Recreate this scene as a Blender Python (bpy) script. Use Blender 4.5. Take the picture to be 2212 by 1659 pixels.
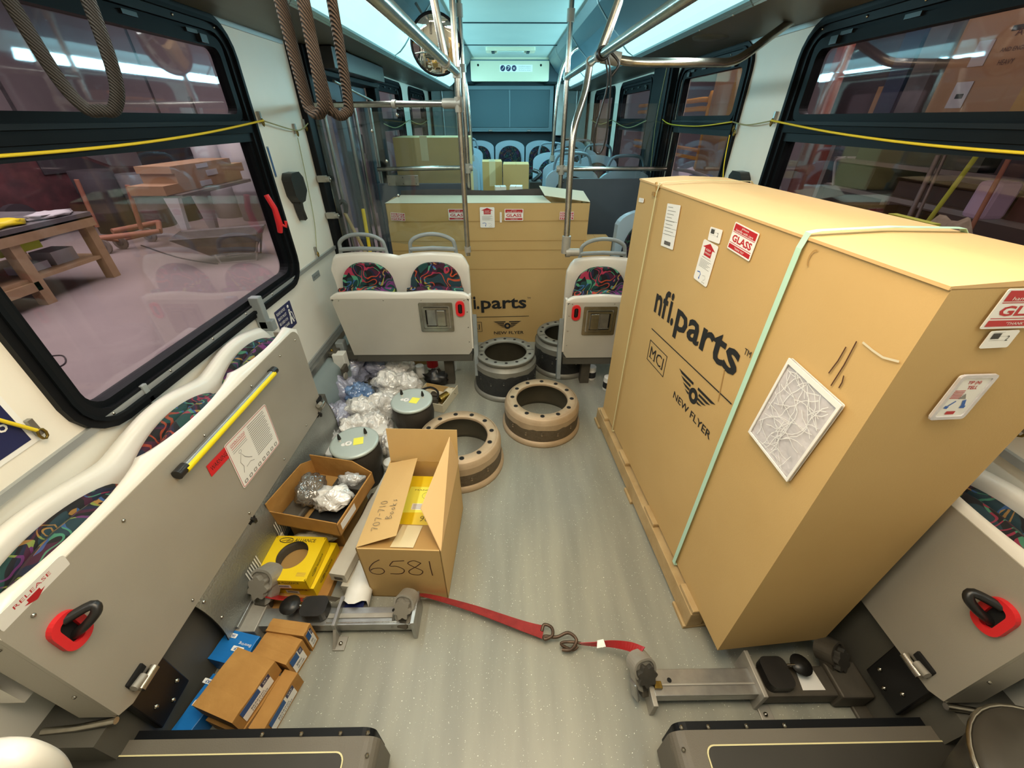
import bpy, math, random
from mathutils import Matrix, Vector, noise as mnoise
random.seed(7)
for _o in list(bpy.data.objects): bpy.data.objects.remove(_o)
SC = bpy.context.scene
COL = SC.collection
PI = math.pi
# ------------------------------------------------------------------ camera
F_PX = 850.0; PITCH = math.radians(34.0); YAW = math.radians(0.78); CAM = Vector((-0.063, 0.0, 1.515))
cd = bpy.data.cameras.new('camera'); cam = bpy.data.objects.new('camera', cd); COL.objects.link(cam)
cam.location = CAM; cam.rotation_euler = (PI/2 - PITCH, 0, -YAW)
cd.sensor_width = 36.0; cd.lens = 36.0*F_PX/2212.0; cd.clip_start = 0.02; cd.clip_end = 80
SC.camera = cam
SC.view_settings.view_transform = 'Standard'; SC.view_settings.look = 'None'
SC.view_settings.gamma = 1.0; SC.view_settings.use_curve_mapping = False
SC.view_settings.exposure = 0.42
SC.cycles.max_bounces = 7; SC.cycles.diffuse_bounces = 4; SC.cycles.glossy_bounces = 3
SC.cycles.transmission_bounces = 4; SC.cycles.transparent_max_bounces = 12
SC.cycles.caustics_reflective = False; SC.cycles.caustics_refractive = False
SC.cycles.sample_clamp_indirect = 4.0
# ------------------------------------------------------------------ world and large lights
W = bpy.data.worlds.new('world'); SC.world = W; W.use_nodes = True
W.node_tree.nodes['Background'].inputs[0].default_value = (0.50, 0.55, 0.62, 1)
W.node_tree.nodes['Background'].inputs[1].default_value = 0.25
def area(name, loc, rot, sx, sy, power, color):
    l = bpy.data.lights.new(name, 'AREA'); l.shape = 'RECTANGLE'; l.size = sx; l.size_y = sy; l.energy = power; l.color = color
    o = bpy.data.objects.new(name, l); COL.objects.link(o); o.location = loc; o.rotation_euler = rot
    return o
# the warm dome lamps over the front platform above the camera, and the cool saloon light
area('front_dome_lamp', (-0.05, 0.45, 2.12), (0, 0, 0), 0.9, 0.8, 25, (1.0, 0.80, 0.56))
for _s in (-1, 1):      # the tubes behind the light covers: neutral in front, colder towards the rear
    area('cove_tube_front', (_s*0.755, 1.3, 1.86), (0, math.radians(_s*40), 0), 0.06, 3.2, 11, (0.93, 1.0, 0.95))
    area('cove_tube_rear', (_s*0.755, 4.9, 1.86), (0, math.radians(_s*72), 0), 0.06, 3.2, 25, (0.42, 0.88, 1.0))
area('workshop_lamp_left', (-5.5, 5.0, 4.6), (0, 0, 0), 6.0, 9.0, 470, (1.0, 0.92, 0.90))
area('workshop_lamp_right', (3.4, 2.4, 3.9), (0, 0, 0), 1.6, 8.0, 330, (1.0, 0.90, 0.86))

# ------------------------------------------------------------------ helpers
def lin(h):
    h = h.lstrip('#'); c = [int(h[i:i+2], 16)/255 for i in (0, 2, 4)]
    return tuple((x/12.92 if x <= 0.04045 else ((x+0.055)/1.055)**2.4) for x in c) + (1,)
def ray(px, py):
    u = (px-1106)/F_PX; v = (py-829.5)/F_PX
    Y = math.cos(PITCH)-v*math.sin(PITCH); Z = -math.sin(PITCH)-v*math.cos(PITCH)
    return Vector((u*math.cos(YAW)+Y*math.sin(YAW), -u*math.sin(YAW)+Y*math.cos(YAW), Z))
def at(px, py, ax, val):
    """the real point seen at a pixel that lies on the plane x, y or z = val"""
    r = ray(px, py); i = 'xyz'.index(ax)
    return CAM + r*((val-CAM[i])/r[i])
def onplane(px, py, M):
    r = ray(px, py); n = M.to_3x3() @ Vector((0, 0, 1)); o = M.translation
    return CAM + r*((o-CAM).dot(n)/r.dot(n))
def frame(o, ux, uy):
    ux = Vector(ux).normalized(); uy = Vector(uy); uy = (uy-ux*uy.dot(ux)).normalized(); n = ux.cross(uy)
    M = Matrix((ux, uy, n)).transposed().to_4x4(); M.translation = Vector(o); return M
def framepx(P, bl, br, tl):
    a = onplane(*bl, P); b = onplane(*br, P); c = onplane(*tl, P)
    M = frame(a, b-a, c-a); return M, (b-a).length, (c-a).length
def T(x=0, y=0, z=0): return Matrix.Translation((x, y, z))
def R(a, ax='Z'): return Matrix.Rotation(a, 4, ax)

MATS = {}
def mat(name, c1, rough=0.5, metal=0.0, c2=None, ns=8.0, amt=0.5, bump=0.0, bs=60.0, alpha=None, emit=None, es=0, spec=None, coat=0, det=4.0):
    m = bpy.data.materials.new(name); m.use_nodes = True; nt = m.node_tree; b = nt.nodes['Principled BSDF']
    b.inputs['Base Color'].default_value = lin(c1); b.inputs['Roughness'].default_value = rough; b.inputs['Metallic'].default_value = metal
    if spec is not None: b.inputs['Specular IOR Level'].default_value = spec
    if coat: b.inputs['Coat Weight'].default_value = coat
    tc = nt.nodes.new('ShaderNodeTexCoord')
    if c2:
        n = nt.nodes.new('ShaderNodeTexNoise'); n.inputs['Scale'].default_value = ns; n.inputs['Detail'].default_value = det
        nt.links.new(tc.outputs['Object'], n.inputs['Vector'])
        r = nt.nodes.new('ShaderNodeValToRGB'); r.color_ramp.elements[0].position = 0.5-amt*0.4; r.color_ramp.elements[1].position = 0.5+amt*0.4
        r.color_ramp.elements[0].color = lin(c1); r.color_ramp.elements[1].color = lin(c2)
        nt.links.new(n.outputs['Fac'], r.inputs['Fac']); nt.links.new(r.outputs['Color'], b.inputs['Base Color'])
    if bump:
        n = nt.nodes.new('ShaderNodeTexNoise'); n.inputs['Scale'].default_value = bs; n.inputs['Detail'].default_value = 3
        nt.links.new(tc.outputs['Object'], n.inputs['Vector'])
        bp = nt.nodes.new('ShaderNodeBump'); bp.inputs['Strength'].default_value = bump; bp.inputs['Distance'].default_value = 0.01
        nt.links.new(n.outputs['Fac'], bp.inputs['Height']); nt.links.new(bp.outputs['Normal'], b.inputs['Normal'])
    if alpha is not None: b.inputs['Alpha'].default_value = alpha
    if emit: b.inputs['Emission Color'].default_value = lin(emit); b.inputs['Emission Strength'].default_value = es
    MATS[name] = m; return m
def glass(name, tint, refl=0.08, milk=0.0, milkc='ffffff'):
    m = bpy.data.materials.new(name); m.use_nodes = True; nt = m.node_tree; nt.nodes.clear()
    o = nt.nodes.new('ShaderNodeOutputMaterial'); t = nt.nodes.new('ShaderNodeBsdfTransparent'); t.inputs[0].default_value = lin(tint)
    g = nt.nodes.new('ShaderNodeBsdfGlossy'); g.inputs['Roughness'].default_value = 0.03
    lw = nt.nodes.new('ShaderNodeLayerWeight'); lw.inputs['Blend'].default_value = 0.25
    ma = nt.nodes.new('ShaderNodeMath'); ma.operation = 'MULTIPLY_ADD'; ma.inputs[1].default_value = 0.22; ma.inputs[2].default_value = refl
    nt.links.new(lw.outputs['Fresnel'], ma.inputs[0])
    mx = nt.nodes.new('ShaderNodeMixShader'); nt.links.new(ma.outputs[0], mx.inputs[0]); nt.links.new(g.outputs[0], mx.inputs[2])
    if milk:
        d = nt.nodes.new('ShaderNodeBsdfDiffuse'); d.inputs[0].default_value = lin(milkc)
        tc = nt.nodes.new('ShaderNodeTexCoord'); n = nt.nodes.new('ShaderNodeTexNoise'); n.inputs['Scale'].default_value = 14; n.inputs['Detail'].default_value = 5
        nt.links.new(tc.outputs['Object'], n.inputs['Vector'])
        mm = nt.nodes.new('ShaderNodeMath'); mm.operation = 'MULTIPLY'; mm.inputs[1].default_value = milk*2; nt.links.new(n.outputs['Fac'], mm.inputs[0])
        mm.use_clamp = True
        n2 = nt.nodes.new('ShaderNodeTexVoronoi'); n2.feature = 'DISTANCE_TO_EDGE'; n2.inputs['Scale'].default_value = 34; nd = nt.nodes.new('ShaderNodeTexNoise'); nd.inputs['Scale'].default_value = 9
        nt.links.new(tc.outputs['Object'], nd.inputs['Vector']); nt.links.new(nd.outputs['Color'], n2.inputs['Vector']); n2.inputs['Scale'].default_value = 9
        bp = nt.nodes.new('ShaderNodeBump'); bp.inputs['Strength'].default_value = 0.6; bp.inputs['Distance'].default_value = 0.012; nt.links.new(n2.outputs['Distance'], bp.inputs['Height'])
        nt.links.new(bp.outputs[0], d.inputs['Normal']); nt.links.new(bp.outputs[0], g.inputs['Normal']); g.inputs['Roughness'].default_value = 0.18; ma.inputs[2].default_value = refl+0.08
        m2 = nt.nodes.new('ShaderNodeMixShader'); nt.links.new(mm.outputs[0], m2.inputs[0]); nt.links.new(t.outputs[0], m2.inputs[1]); nt.links.new(d.outputs[0], m2.inputs[2])
        nt.links.new(m2.outputs[0], mx.inputs[1])
    else: nt.links.new(t.outputs[0], mx.inputs[1])
    nt.links.new(mx.outputs[0], o.inputs[0]); MATS[name] = m; return m

class MB:
    def __init__(s, M=None): s.v = []; s.f = []; s.mi = []; s.sm = []; s.mats = []; s.M = M or Matrix()
    def _m(s, m):
        m = MATS[m] if isinstance(m, str) else m
        if m not in s.mats: s.mats.append(m)
        return s.mats.index(m)
    def add(s, vs, fs, m, smooth=False, M=None):
        k = len(s.v); Q = s.M @ M if M is not None else s.M; mi = s._m(m)
        s.v += [Q @ Vector(p) for p in vs]
        for f in fs: s.f.append([k+i for i in f]); s.mi.append(mi); s.sm.append(smooth)
        return s
    def box(s, c, d, m, M=None):
        x, y, z = c; a, b, e = d[0]/2, d[1]/2, d[2]/2
        vs = [(x+i*a, y+j*b, z+k*e) for k in (-1, 1) for j in (-1, 1) for i in (-1, 1)]
        return s.add(vs, [(0, 2, 3, 1), (4, 5, 7, 6), (0, 1, 5, 4), (2, 6, 7, 3), (0, 4, 6, 2), (1, 3, 7, 5)], m, False, M)
    def bb(s, x0, x1, y0, y1, z0, z1, m, M=None):
        return s.box(((x0+x1)/2, (y0+y1)/2, (z0+z1)/2), (abs(x1-x0), abs(y1-y0), abs(z1-z0)), m, M)
    def quad(s, pts, m, M=None): return s.add(pts, [tuple(range(len(pts)))], m, False, M)
    def prism(s, poly, z0, z1, m, M=None, smooth=False):
        n = len(poly)
        s.add([(p[0], p[1], z) for z in (z0, z1) for p in poly], [tuple(range(n-1, -1, -1)), tuple(range(n, 2*n))], m, False, M)
        return s.add([(p[0], p[1], z) for z in (z0, z1) for p in poly], [(i, (i+1) % n, n+(i+1) % n, n+i) for i in range(n)], m, smooth, M)
    def ringprism(s, out, inn, z0, z1, m, M=None, smooth=False):
        n = len(out); v = [(p[0], p[1], z) for z in (z0, z1) for p in out] + [(p[0], p[1], z) for z in (z0, z1) for p in inn]
        fs = []; fc = []
        for i in range(n):
            j = (i+1) % n
            fc += [(i, 2*n+i, 2*n+j, j), (n+i, n+j, 3*n+j, 3*n+i)]
            fs += [(i, j, n+j, n+i), (2*n+i, 3*n+i, 3*n+j, 2*n+j)]
        s.add(v, fc, m, False, M); return s.add(v, fs, m, smooth, M)
    def grid(s, rows, m, closed=False, M=None, smooth=True, caps=False, loop=False):
        n = len(rows[0]); R_ = len(rows); vs = [p for r in rows for p in r]; fs = []
        for i in range(R_ if loop else R_-1):
            i2 = (i+1) % R_
            for j in range(n if closed else n-1):
                k = (j+1) % n; fs.append((i*n+j, i*n+k, i2*n+k, i2*n+j))
        s.add(vs, fs, m, smooth, M)
        if caps:
            s.add(rows[0], [tuple(range(n-1, -1, -1))], m, False, M); s.add(rows[-1], [tuple(range(n))], m, False, M)
        return s
    def tube(s, path, r, m, seg=10, M=None, closed=False, flat=None):
        P = [Vector(p) for p in path]; n = len(P); rows = []
        t0 = (P[1]-P[0]).normalized(); up = Vector((0, 0, 1)) if abs(t0.z) < 0.9 else Vector((0, 1, 0))
        a = t0.cross(up).normalized()
        for i in range(n):
            if closed: t = (P[(i+1) % n]-P[i-1]).normalized()
            else: t = (P[min(i+1, n-1)]-P[max(i-1, 0)]).normalized()
            a = (a-t*a.dot(t)).normalized(); b = t.cross(a)
            rr = r[i] if isinstance(r, (list, tuple)) else r
            w = flat or (1, 1)
            rows.append([P[i]+a*(rr*w[0]*math.cos(q))+b*(rr*w[1]*math.sin(q)) for q in [2*PI*k/seg for k in range(seg)]])
        return s.grid(rows, m, True, M, True, caps=not closed, loop=closed)
    def lathe(s, prof, m, seg=32, M=None, smooth=True):
        rows = [[(r*math.cos(2*PI*k/seg), r*math.sin(2*PI*k/seg), z) for k in range(seg)] for r, z in prof]
        return s.grid(rows, m, True, M, smooth)
    def disc(s, r, z, m, seg=32, M=None):
        return s.add([(r*math.cos(2*PI*k/seg), r*math.sin(2*PI*k/seg), z) for k in range(seg)], [tuple(range(seg))], m, False, M)
    def cyl(s, p0, p1, r, m, seg=12, M=None): return s.tube([p0, p1], r, m, seg, M)
    def ball(s, c, r, m, M=None, seg=12, sc=(1, 1, 1)):
        rows = [[(c[0]+r*sc[0]*math.sin(a)*math.cos(2*PI*k/seg), c[1]+r*sc[1]*math.sin(a)*math.sin(2*PI*k/seg), c[2]+r*sc[2]*math.cos(a)) for k in range(seg)]
                for a in [PI*(i+0.02)/(seg//2+0.04) for i in range(seg//2+1)]]
        return s.grid(rows, m, True, M)
    def text(s, txt, m, M, w, h=None, z=0.0006, bold=0.0, shear=0.0):
        """flat lettering fitted into w x h from the frame's origin"""
        vs, fs = glyphs(txt, bold, shear)
        x0 = min(v[0] for v in vs); x1 = max(v[0] for v in vs); y0 = min(v[1] for v in vs); y1 = max(v[1] for v in vs)
        sx = w/(x1-x0); sy = (h/(y1-y0)) if h else sx
        return s.add([((v[0]-x0)*sx, (v[1]-y0)*sy, z) for v in vs], fs, m, False, M)
    def stroke(s, pts, wd, m, M, z=0.0006):
        """flat pen stroke"""
        P = [Vector((p[0], p[1], 0)) for p in pts]; A = []; B = []
        for i in range(len(P)):
            t = (P[min(i+1, len(P)-1)]-P[max(i-1, 0)]).normalized(); nn = Vector((-t.y, t.x, 0))*wd/2
            A.append((P[i].x+nn.x, P[i].y+nn.y, z)); B.append((P[i].x-nn.x, P[i].y-nn.y, z))
        return s.grid([A, B], m, False, M, False)
    def build(s, name, parent=None, bevel=0, bseg=2, sub=0, solid=0, kind=None):
        vs = s.v
        if parent is not None and parent.name in WORLD: Q = WORLD[parent.name].inverted(); vs = [Q @ p for p in vs]
        loc = Vector()
        if parent is None and vs:
            lo = [min(p[i] for p in vs) for i in range(3)]; hi = [max(p[i] for p in vs) for i in range(3)]
            loc = Vector(((lo[0]+hi[0])/2, (lo[1]+hi[1])/2, lo[2])); vs = [p-loc for p in vs]
        me = bpy.data.meshes.new(name); me.from_pydata([tuple(p) for p in vs], [], s.f)
        for m in s.mats: me.materials.append(m)
        me.polygons.foreach_set('material_index', s.mi); me.polygons.foreach_set('use_smooth', s.sm); me.update()
        o = bpy.data.objects.new(name, me); COL.objects.link(o); o.location = loc
        if parent is not None:
            o.parent = parent
            if parent.name in WORLD: WORLD[o.name] = WORLD[parent.name]
        if bevel:
            b = o.modifiers.new('bevel', 'BEVEL'); b.width = bevel; b.segments = bseg; b.limit_method = 'ANGLE'; b.angle_limit = 0.6
        if sub:
            b = o.modifiers.new('sub', 'SUBSURF'); b.levels = sub; b.render_levels = sub
        if solid:
            b = o.modifiers.new('solid', 'SOLIDIFY'); b.thickness = solid; b.offset = 1
        if kind: o['kind'] = kind
        return o
WORLD = {}
GC = {}
def glyphs(txt, bold, shear):
    k = (txt, bold, shear)
    if k not in GC:
        c = bpy.data.curves.new('t', 'FONT'); c.body = txt; c.resolution_u = 2; c.offset = bold; c.shear = shear; c.fill_mode = 'FRONT'
        o = bpy.data.objects.new('t', c); me = o.to_mesh()
        GC[k] = ([tuple(v.co) for v in me.vertices], [tuple(p.vertices) for p in me.polygons])
        o.to_mesh_clear(); bpy.data.objects.remove(o); bpy.data.curves.remove(c)
    return GC[k]
def tag(o, label, cat, group=None, kind=None):
    o['label'] = label; o['category'] = cat
    if group: o['group'] = group
    if kind: o['kind'] = kind
    return o
def thing(name, label, cat, loc=(0, 0, 0), rz=0, group=None, world=False):
    o = bpy.data.objects.new(name, None); COL.objects.link(o); o.location = loc; o.rotation_euler = (0, 0, rz); o.empty_display_size = 0.05
    tag(o, label, cat, group)
    if world: WORLD[o.name] = Matrix.Translation(loc) @ Matrix.Rotation(rz, 4, 'Z')
    return o
def copy_tree(o, parent=None):
    c = o.copy(); COL.objects.link(c)
    if parent: c.parent = parent
    for ch in [x for x in o.children]: copy_tree(ch, c)
    return c
def again(o, loc, rz=0, label=None, group=None, sx=1):
    c = copy_tree(o); c.location = loc; c.rotation_euler = (0, 0, rz); c.scale = (sx, 1, 1)
    if label: c['label'] = label
    if group: c['group'] = group
    return c
def struct(mb, name, **k):
    return mb.build(name, kind='structure', **k)
def rrect(x0, x1, y0, y1, r, n=5):
    out = []
    for cx, cy, a0 in ((x1-r, y1-r, 0), (x0+r, y1-r, 90), (x0+r, y0+r, 180), (x1-r, y0+r, 270)):
        for i in range(n+1):
            a = math.radians(a0+90*i/n); out.append((cx+r*math.cos(a), cy+r*math.sin(a)))
    return out
def arc(cx, cy, r, a0, a1, n=12, ry=None):
    ry = ry or r
    return [(cx+r*math.cos(math.radians(a0+(a1-a0)*i/n)), cy+ry*math.sin(math.radians(a0+(a1-a0)*i/n))) for i in range(n+1)]
def smooth_path(pts, n=6, closed=False):
    P = [Vector(p) for p in pts]; out = []; N = len(P)
    rng = range(N) if closed else range(N-1)
    for i in rng:
        if closed: a, b, c, d = P[i-1], P[i], P[(i+1) % N], P[(i+2) % N]
        else: a, b, c, d = P[max(i-1, 0)], P[i], P[i+1], P[min(i+2, N-1)]
        for k in range(n):
            t = k/n; out.append(0.5*((2*b)+(c-a)*t+(2*a-5*b+4*c-d)*t*t+(3*b-a-3*c+d)*t**3))
    if not closed: out.append(P[-1])
    return out
# ------------------------------------------------------------------ materials
mat('cream', 'f4eee0', 0.42, c2='e9e2d2', ns=5, amt=1.2, bump=0.05, bs=300)
mat('cream_low', 'e9e6dc', 0.45, c2='d9d6ca', ns=4, amt=1.2)
mat('wall_grey', '8d9a9a', 0.5, c2='7b8888', ns=4, amt=1)
mat('soffit', '6d6c66', 0.45, c2='5c5c58', ns=3, amt=1)
mat('ceil', 'b9c9c2', 0.5, c2='a8bab4', ns=2, amt=1)
mat('adpanel', '53707a', 0.32, c2='46616b', ns=2, amt=1)
mat('alu', 'b4b4b0', 0.32, 0.85, c2='8f8f8c', ns=20, amt=0.8)
mat('alu_strip', 'a9adac', 0.4, 0.5)
mat('steel', 'c2beb4', 0.26, 1.0, c2='9e9a90', ns=30, amt=0.8)
mat('steel_dull', '8f8a7e', 0.42, 0.85, c2='6d675c', ns=30, amt=0.8)
mat('rubber', '08090b', 0.5, spec=0.2, c2='101317', ns=6, amt=1)
mat('frame_blk', '0b0d10', 0.5, spec=0.1, c2='13171a', ns=5, amt=1)
mat('black', '0c0c0d', 0.4)
mat('blackpl', '1a1a1a', 0.35, c2='262422', ns=20)
mat('panel_grey', 'b2ac9f', 0.42, 0.2, c2='9b9588', ns=3, amt=1.2, bump=0.12, bs=700)
mat('panel_lite', 'c8c4b8', 0.38, 0.15, c2='b4b0a4', ns=4, amt=1.2, bump=0.05, bs=500)
mat('kick', '5a5850', 0.6, c2='48463f', ns=4, amt=1.2, bump=0.1, bs=400)
mat('front_panel', '6e685c', 0.55, c2='565047', ns=4, amt=1.2, bump=0.12, bs=300)
mat('mod_panel', '47535d', 0.5, c2='3d4952', ns=6, amt=1.2)
mat('shell', 'e6e2d8', 0.3, c2='d9d5ca', ns=4, amt=1, coat=0.2)
mat('shell_blue', 'a9bcc8', 0.3, c2='98adba', ns=5, amt=1, coat=0.2)
mat('grab', '8f9696', 0.42, c2='7f8686', ns=10)
mat('grab_dark', '6a7a84', 0.42)
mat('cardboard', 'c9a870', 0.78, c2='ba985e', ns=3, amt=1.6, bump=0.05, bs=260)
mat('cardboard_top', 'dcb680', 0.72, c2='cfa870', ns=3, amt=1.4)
mat('cardboard_in', 'b08a50', 0.8, c2='9c7840', ns=4, amt=1)
mat('cardboard_dirty', 'b98a48', 0.78, c2='97692e', ns=14, amt=1.1, bump=0.15, bs=40)
mat('cardboard_pale', 'd6cdb4', 0.75, c2='c6bc9f', ns=3, amt=1.3)
mat('tape', 'd9c79c', 0.3, coat=0.4)
mat('wood', 'cbb183', 0.65, c2='9a7c4c', ns=12, amt=1.2, bump=0.2, bs=30)
mat('workwood', 'b89a78', 0.65, c2='937656', ns=9, amt=1.2)
mat('ink', '1b1d1f', 0.6); mat('white_paper', 'eeece6', 0.5); mat('red_ink', 'b81c26', 0.5); mat('blue_ink', '2a62b4', 0.5)
mat('grey_ink', '8d8a84', 0.6); mat('marker', '4a2a18', 0.6); mat('pencil', '6a5f4c', 0.7)
mat('mint', 'b9dfc9', 0.4); mat('creamstrap', 'd9cf9c', 0.5)
mat('pouch', 'd6d2d4', 0.22, c2='bdb9bd', ns=9, amt=1.3, bump=0.5, bs=25, coat=0.4)
mat('crack', 'f2f2f0', 0.4)
mat('yellow', 'efcf1c', 0.42, c2='e6c314', ns=6, amt=1)
mat('yellow_side', 'e2bf1a', 0.5); mat('yellow_lite', 'f3ee5a', 0.45)
mat('drum_black', '26282a', 0.55, 0.2, c2='3a3a38', ns=18, amt=1, bump=0.5, bs=60)
mat('drum_face', 'b3a68f', 0.5, 0.35, c2='8f836f', ns=14, amt=1.2)
mat('drum_face_grey', '97968c', 0.5, 0.4, c2='74736b', ns=14, amt=1.2)
mat('drum_tan', 'c4ae90', 0.5, 0.25, c2='a58d6e', ns=14, amt=1.2, bump=0.1, bs=60)
mat('drum_brown', '6d5f4b', 0.6, 0.2, c2='544836', ns=22, amt=1.2, bump=0.5, bs=70)
mat('drum_in', '7b7260', 0.36, 0.75, c2='544c3c', ns=6, amt=1.2)
mat('hole', '0a0908', 0.9)
mat('lid', 'c0ccc6', 0.35, 0.2, c2='b2beb8', ns=8, amt=1)
mat('rubber_bellow', '38322a', 0.6, c2='211d19', ns=7, amt=1.2, bump=0.2, bs=40)
mat('red', 'd8262c', 0.35); mat('red_dark', 'a11c20', 0.4, coat=0.3)
mat('red_web', '9c2a26', 0.7, c2='84201f', ns=30, bump=0.4, bs=400)
mat('rust', '6b5748', 0.5, 0.6, c2='4c3c30', ns=40)
mat('cast', 'aeaaa0', 0.45, 0.3, c2='8a857a', ns=16, amt=1)
mat('cast_dark', '5d574c', 0.55, 0.3, c2='464139', ns=20, amt=1)
mat('darkbox', '3a362f', 0.6, c2='2a2723', ns=10)
mat('blue', '1d78c4', 0.4, c2='1768ae', ns=8, amt=1); mat('blue_dark', '134f8c', 0.45)
mat('navy', '1c2450', 0.4); mat('white_pl', 'e9e8e2', 0.35, c2='d8d6cd', ns=12)
mat('yellow_pl', 'e8d012', 0.4)
mat('cord_y', 'e8cc28', 0.6); mat('cord_g', '9c9a6a', 0.6); mat('brass', 'a58a44', 0.35, 0.9, c2='6f5b28', ns=40)
mat('web_blk', '2a2624', 0.85, c2='171513', ns=160, amt=0.8, bump=0.8, bs=420)
mat('grille', '4f6c74', 0.5, 0.3); mat('grille_frame', '6d8890', 0.4, 0.3)
mat('header', 'd9d8bd', 0.5, c2='cdccb0', ns=2, amt=1)
mat('dark_teal', '16323a', 0.5)
mat('light_strip', 'bfeef2', 0.4, emit='b4ebf0', es=0.85)
mat('strip_lip', '7f9698', 0.35, 0.5)
mat('pinkfloor', 'a0928f', 0.7, c2='7e7271', ns=0.9, amt=1.3, det=8)
mat('pinkwall', 'a89c9e', 0.8, c2='8f8488', ns=1.2, amt=1.2)
mat('shop_dark', '3b3238', 0.8, c2='2a2429', ns=2, amt=1.2)
mat('shop_blue', '39415c', 0.7); mat('shop_red', '5a3034', 0.6, c2='3c2024', ns=6); mat('shop_orange', '9a6450', 0.6)
mat('shop_green', '4c5240', 0.7, c2='3a4032', ns=4); mat('shop_grey', '6b6668', 0.6, c2='524d50', ns=6)
mat('shop_card', 'b4906f', 0.8, c2='9c7a5c', ns=2, amt=1.2); mat('shop_lite', 'b9b2bc', 0.6)
mat('shop_metal', '8c8480', 0.45, 0.5); mat('shop_column', '98584a', 0.6, c2='7c4238', ns=5); mat('lilac', 'b9a6c4', 0.7)
mat('shop_white', 'bcb8ba', 0.6); mat('hivis', 'b4bf3c', 0.7); mat('mop', '857a66', 0.9, c2='6a604e', ns=40, bump=0.6, bs=40)
mat('tan_strap', 'b58f4e', 0.6)
glass('win_glass', 'f3eff2', 0.03); glass('clear_glass', 'f4f9f9', 0.04); glass('dark_glass', '8a8f9c', 0.10)
glass('bag_plastic', 'f2f4f6', 0.07, 0.55, 'f4f4f2'); glass('bag_white', 'f6f4f0', 0.05, 0.80, 'fffcf6')
glass('bag_blue', 'b9d2f2', 0.06, 0.55, '8ab4ea'); glass('bag_lilac', 'e4e4f4', 0.07, 0.50, 'd8daf4')
glass('bag_grey', 'c8c2ba', 0.10, 0.34, 'a39c92'); glass('jar_clear', 'e8ded0', 0.12, 0.15)
def mirror_mat():
    m = bpy.data.materials.new('mirror'); m.use_nodes = True; b = m.node_tree.nodes['Principled BSDF']
    b.inputs['Metallic'].default_value = 1; b.inputs['Roughness'].default_value = 0.03; b.inputs['Base Color'].default_value = (0.85, 0.87, 0.85, 1); MATS['mirror'] = m
mirror_mat()
def floor_mat():
    m = mat('floor_vinyl', '8b8d85', 0.36, c2='9f9e92', ns=1.6, amt=1.4, bump=0.04, bs=500, det=8)
    nt = m.node_tree; b = nt.nodes['Principled BSDF']; tc = nt.nodes.new('ShaderNodeTexCoord')
    v = nt.nodes.new('ShaderNodeTexNoise'); v.inputs['Scale'].default_value = 260; v.inputs['Detail'].default_value = 1
    r = nt.nodes.new('ShaderNodeValToRGB'); r.color_ramp.elements[0].position = 0.735; r.color_ramp.elements[1].position = 0.77
    r.color_ramp.elements[0].color = (0, 0, 0, 1); r.color_ramp.elements[1].color = (1, 1, 1, 1)
    mx = nt.nodes.new('ShaderNodeMix'); mx.data_type = 'RGBA'; mx.inputs[7].default_value = (0.95, 0.95, 0.85, 1)
    src = b.inputs['Base Color'].links[0].from_socket
    # long scuffs along the aisle
    mp = nt.nodes.new('ShaderNodeMapping'); mp.inputs['Scale'].default_value = (7, 0.9, 1); nt.links.new(tc.outputs['Object'], mp.inputs[0])
    w = nt.nodes.new('ShaderNodeTexNoise'); w.inputs['Scale'].default_value = 1.6; w.inputs['Detail'].default_value = 6; nt.links.new(mp.outputs[0], w.inputs['Vector'])
    r2 = nt.nodes.new('ShaderNodeValToRGB'); r2.color_ramp.elements[0].position = 0.35; r2.color_ramp.elements[1].position = 0.7
    r2.color_ramp.elements[0].color = (0.72, 0.72, 0.70, 1); r2.color_ramp.elements[1].color = (1.12, 1.10, 1.02, 1); nt.links.new(w.outputs['Fac'], r2.inputs[0])
    mu = nt.nodes.new('ShaderNodeMix'); mu.data_type = 'RGBA'; mu.blend_type = 'MULTIPLY'; mu.inputs[0].default_value = 0.75
    nt.links.new(src, mu.inputs[6]); nt.links.new(r2.outputs[0], mu.inputs[7])
    nt.links.new(tc.outputs['Object'], v.inputs['Vector']); nt.links.new(v.outputs['Fac'], r.inputs[0]); nt.links.new(r.outputs[0], mx.inputs[0])
    nt.links.new(mu.outputs[2], mx.inputs[6]); nt.links.new(mx.outputs[2], b.inputs['Base Color'])
floor_mat()
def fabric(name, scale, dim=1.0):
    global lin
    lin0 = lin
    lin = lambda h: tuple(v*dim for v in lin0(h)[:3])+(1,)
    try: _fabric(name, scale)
    finally: lin = lin0
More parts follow.
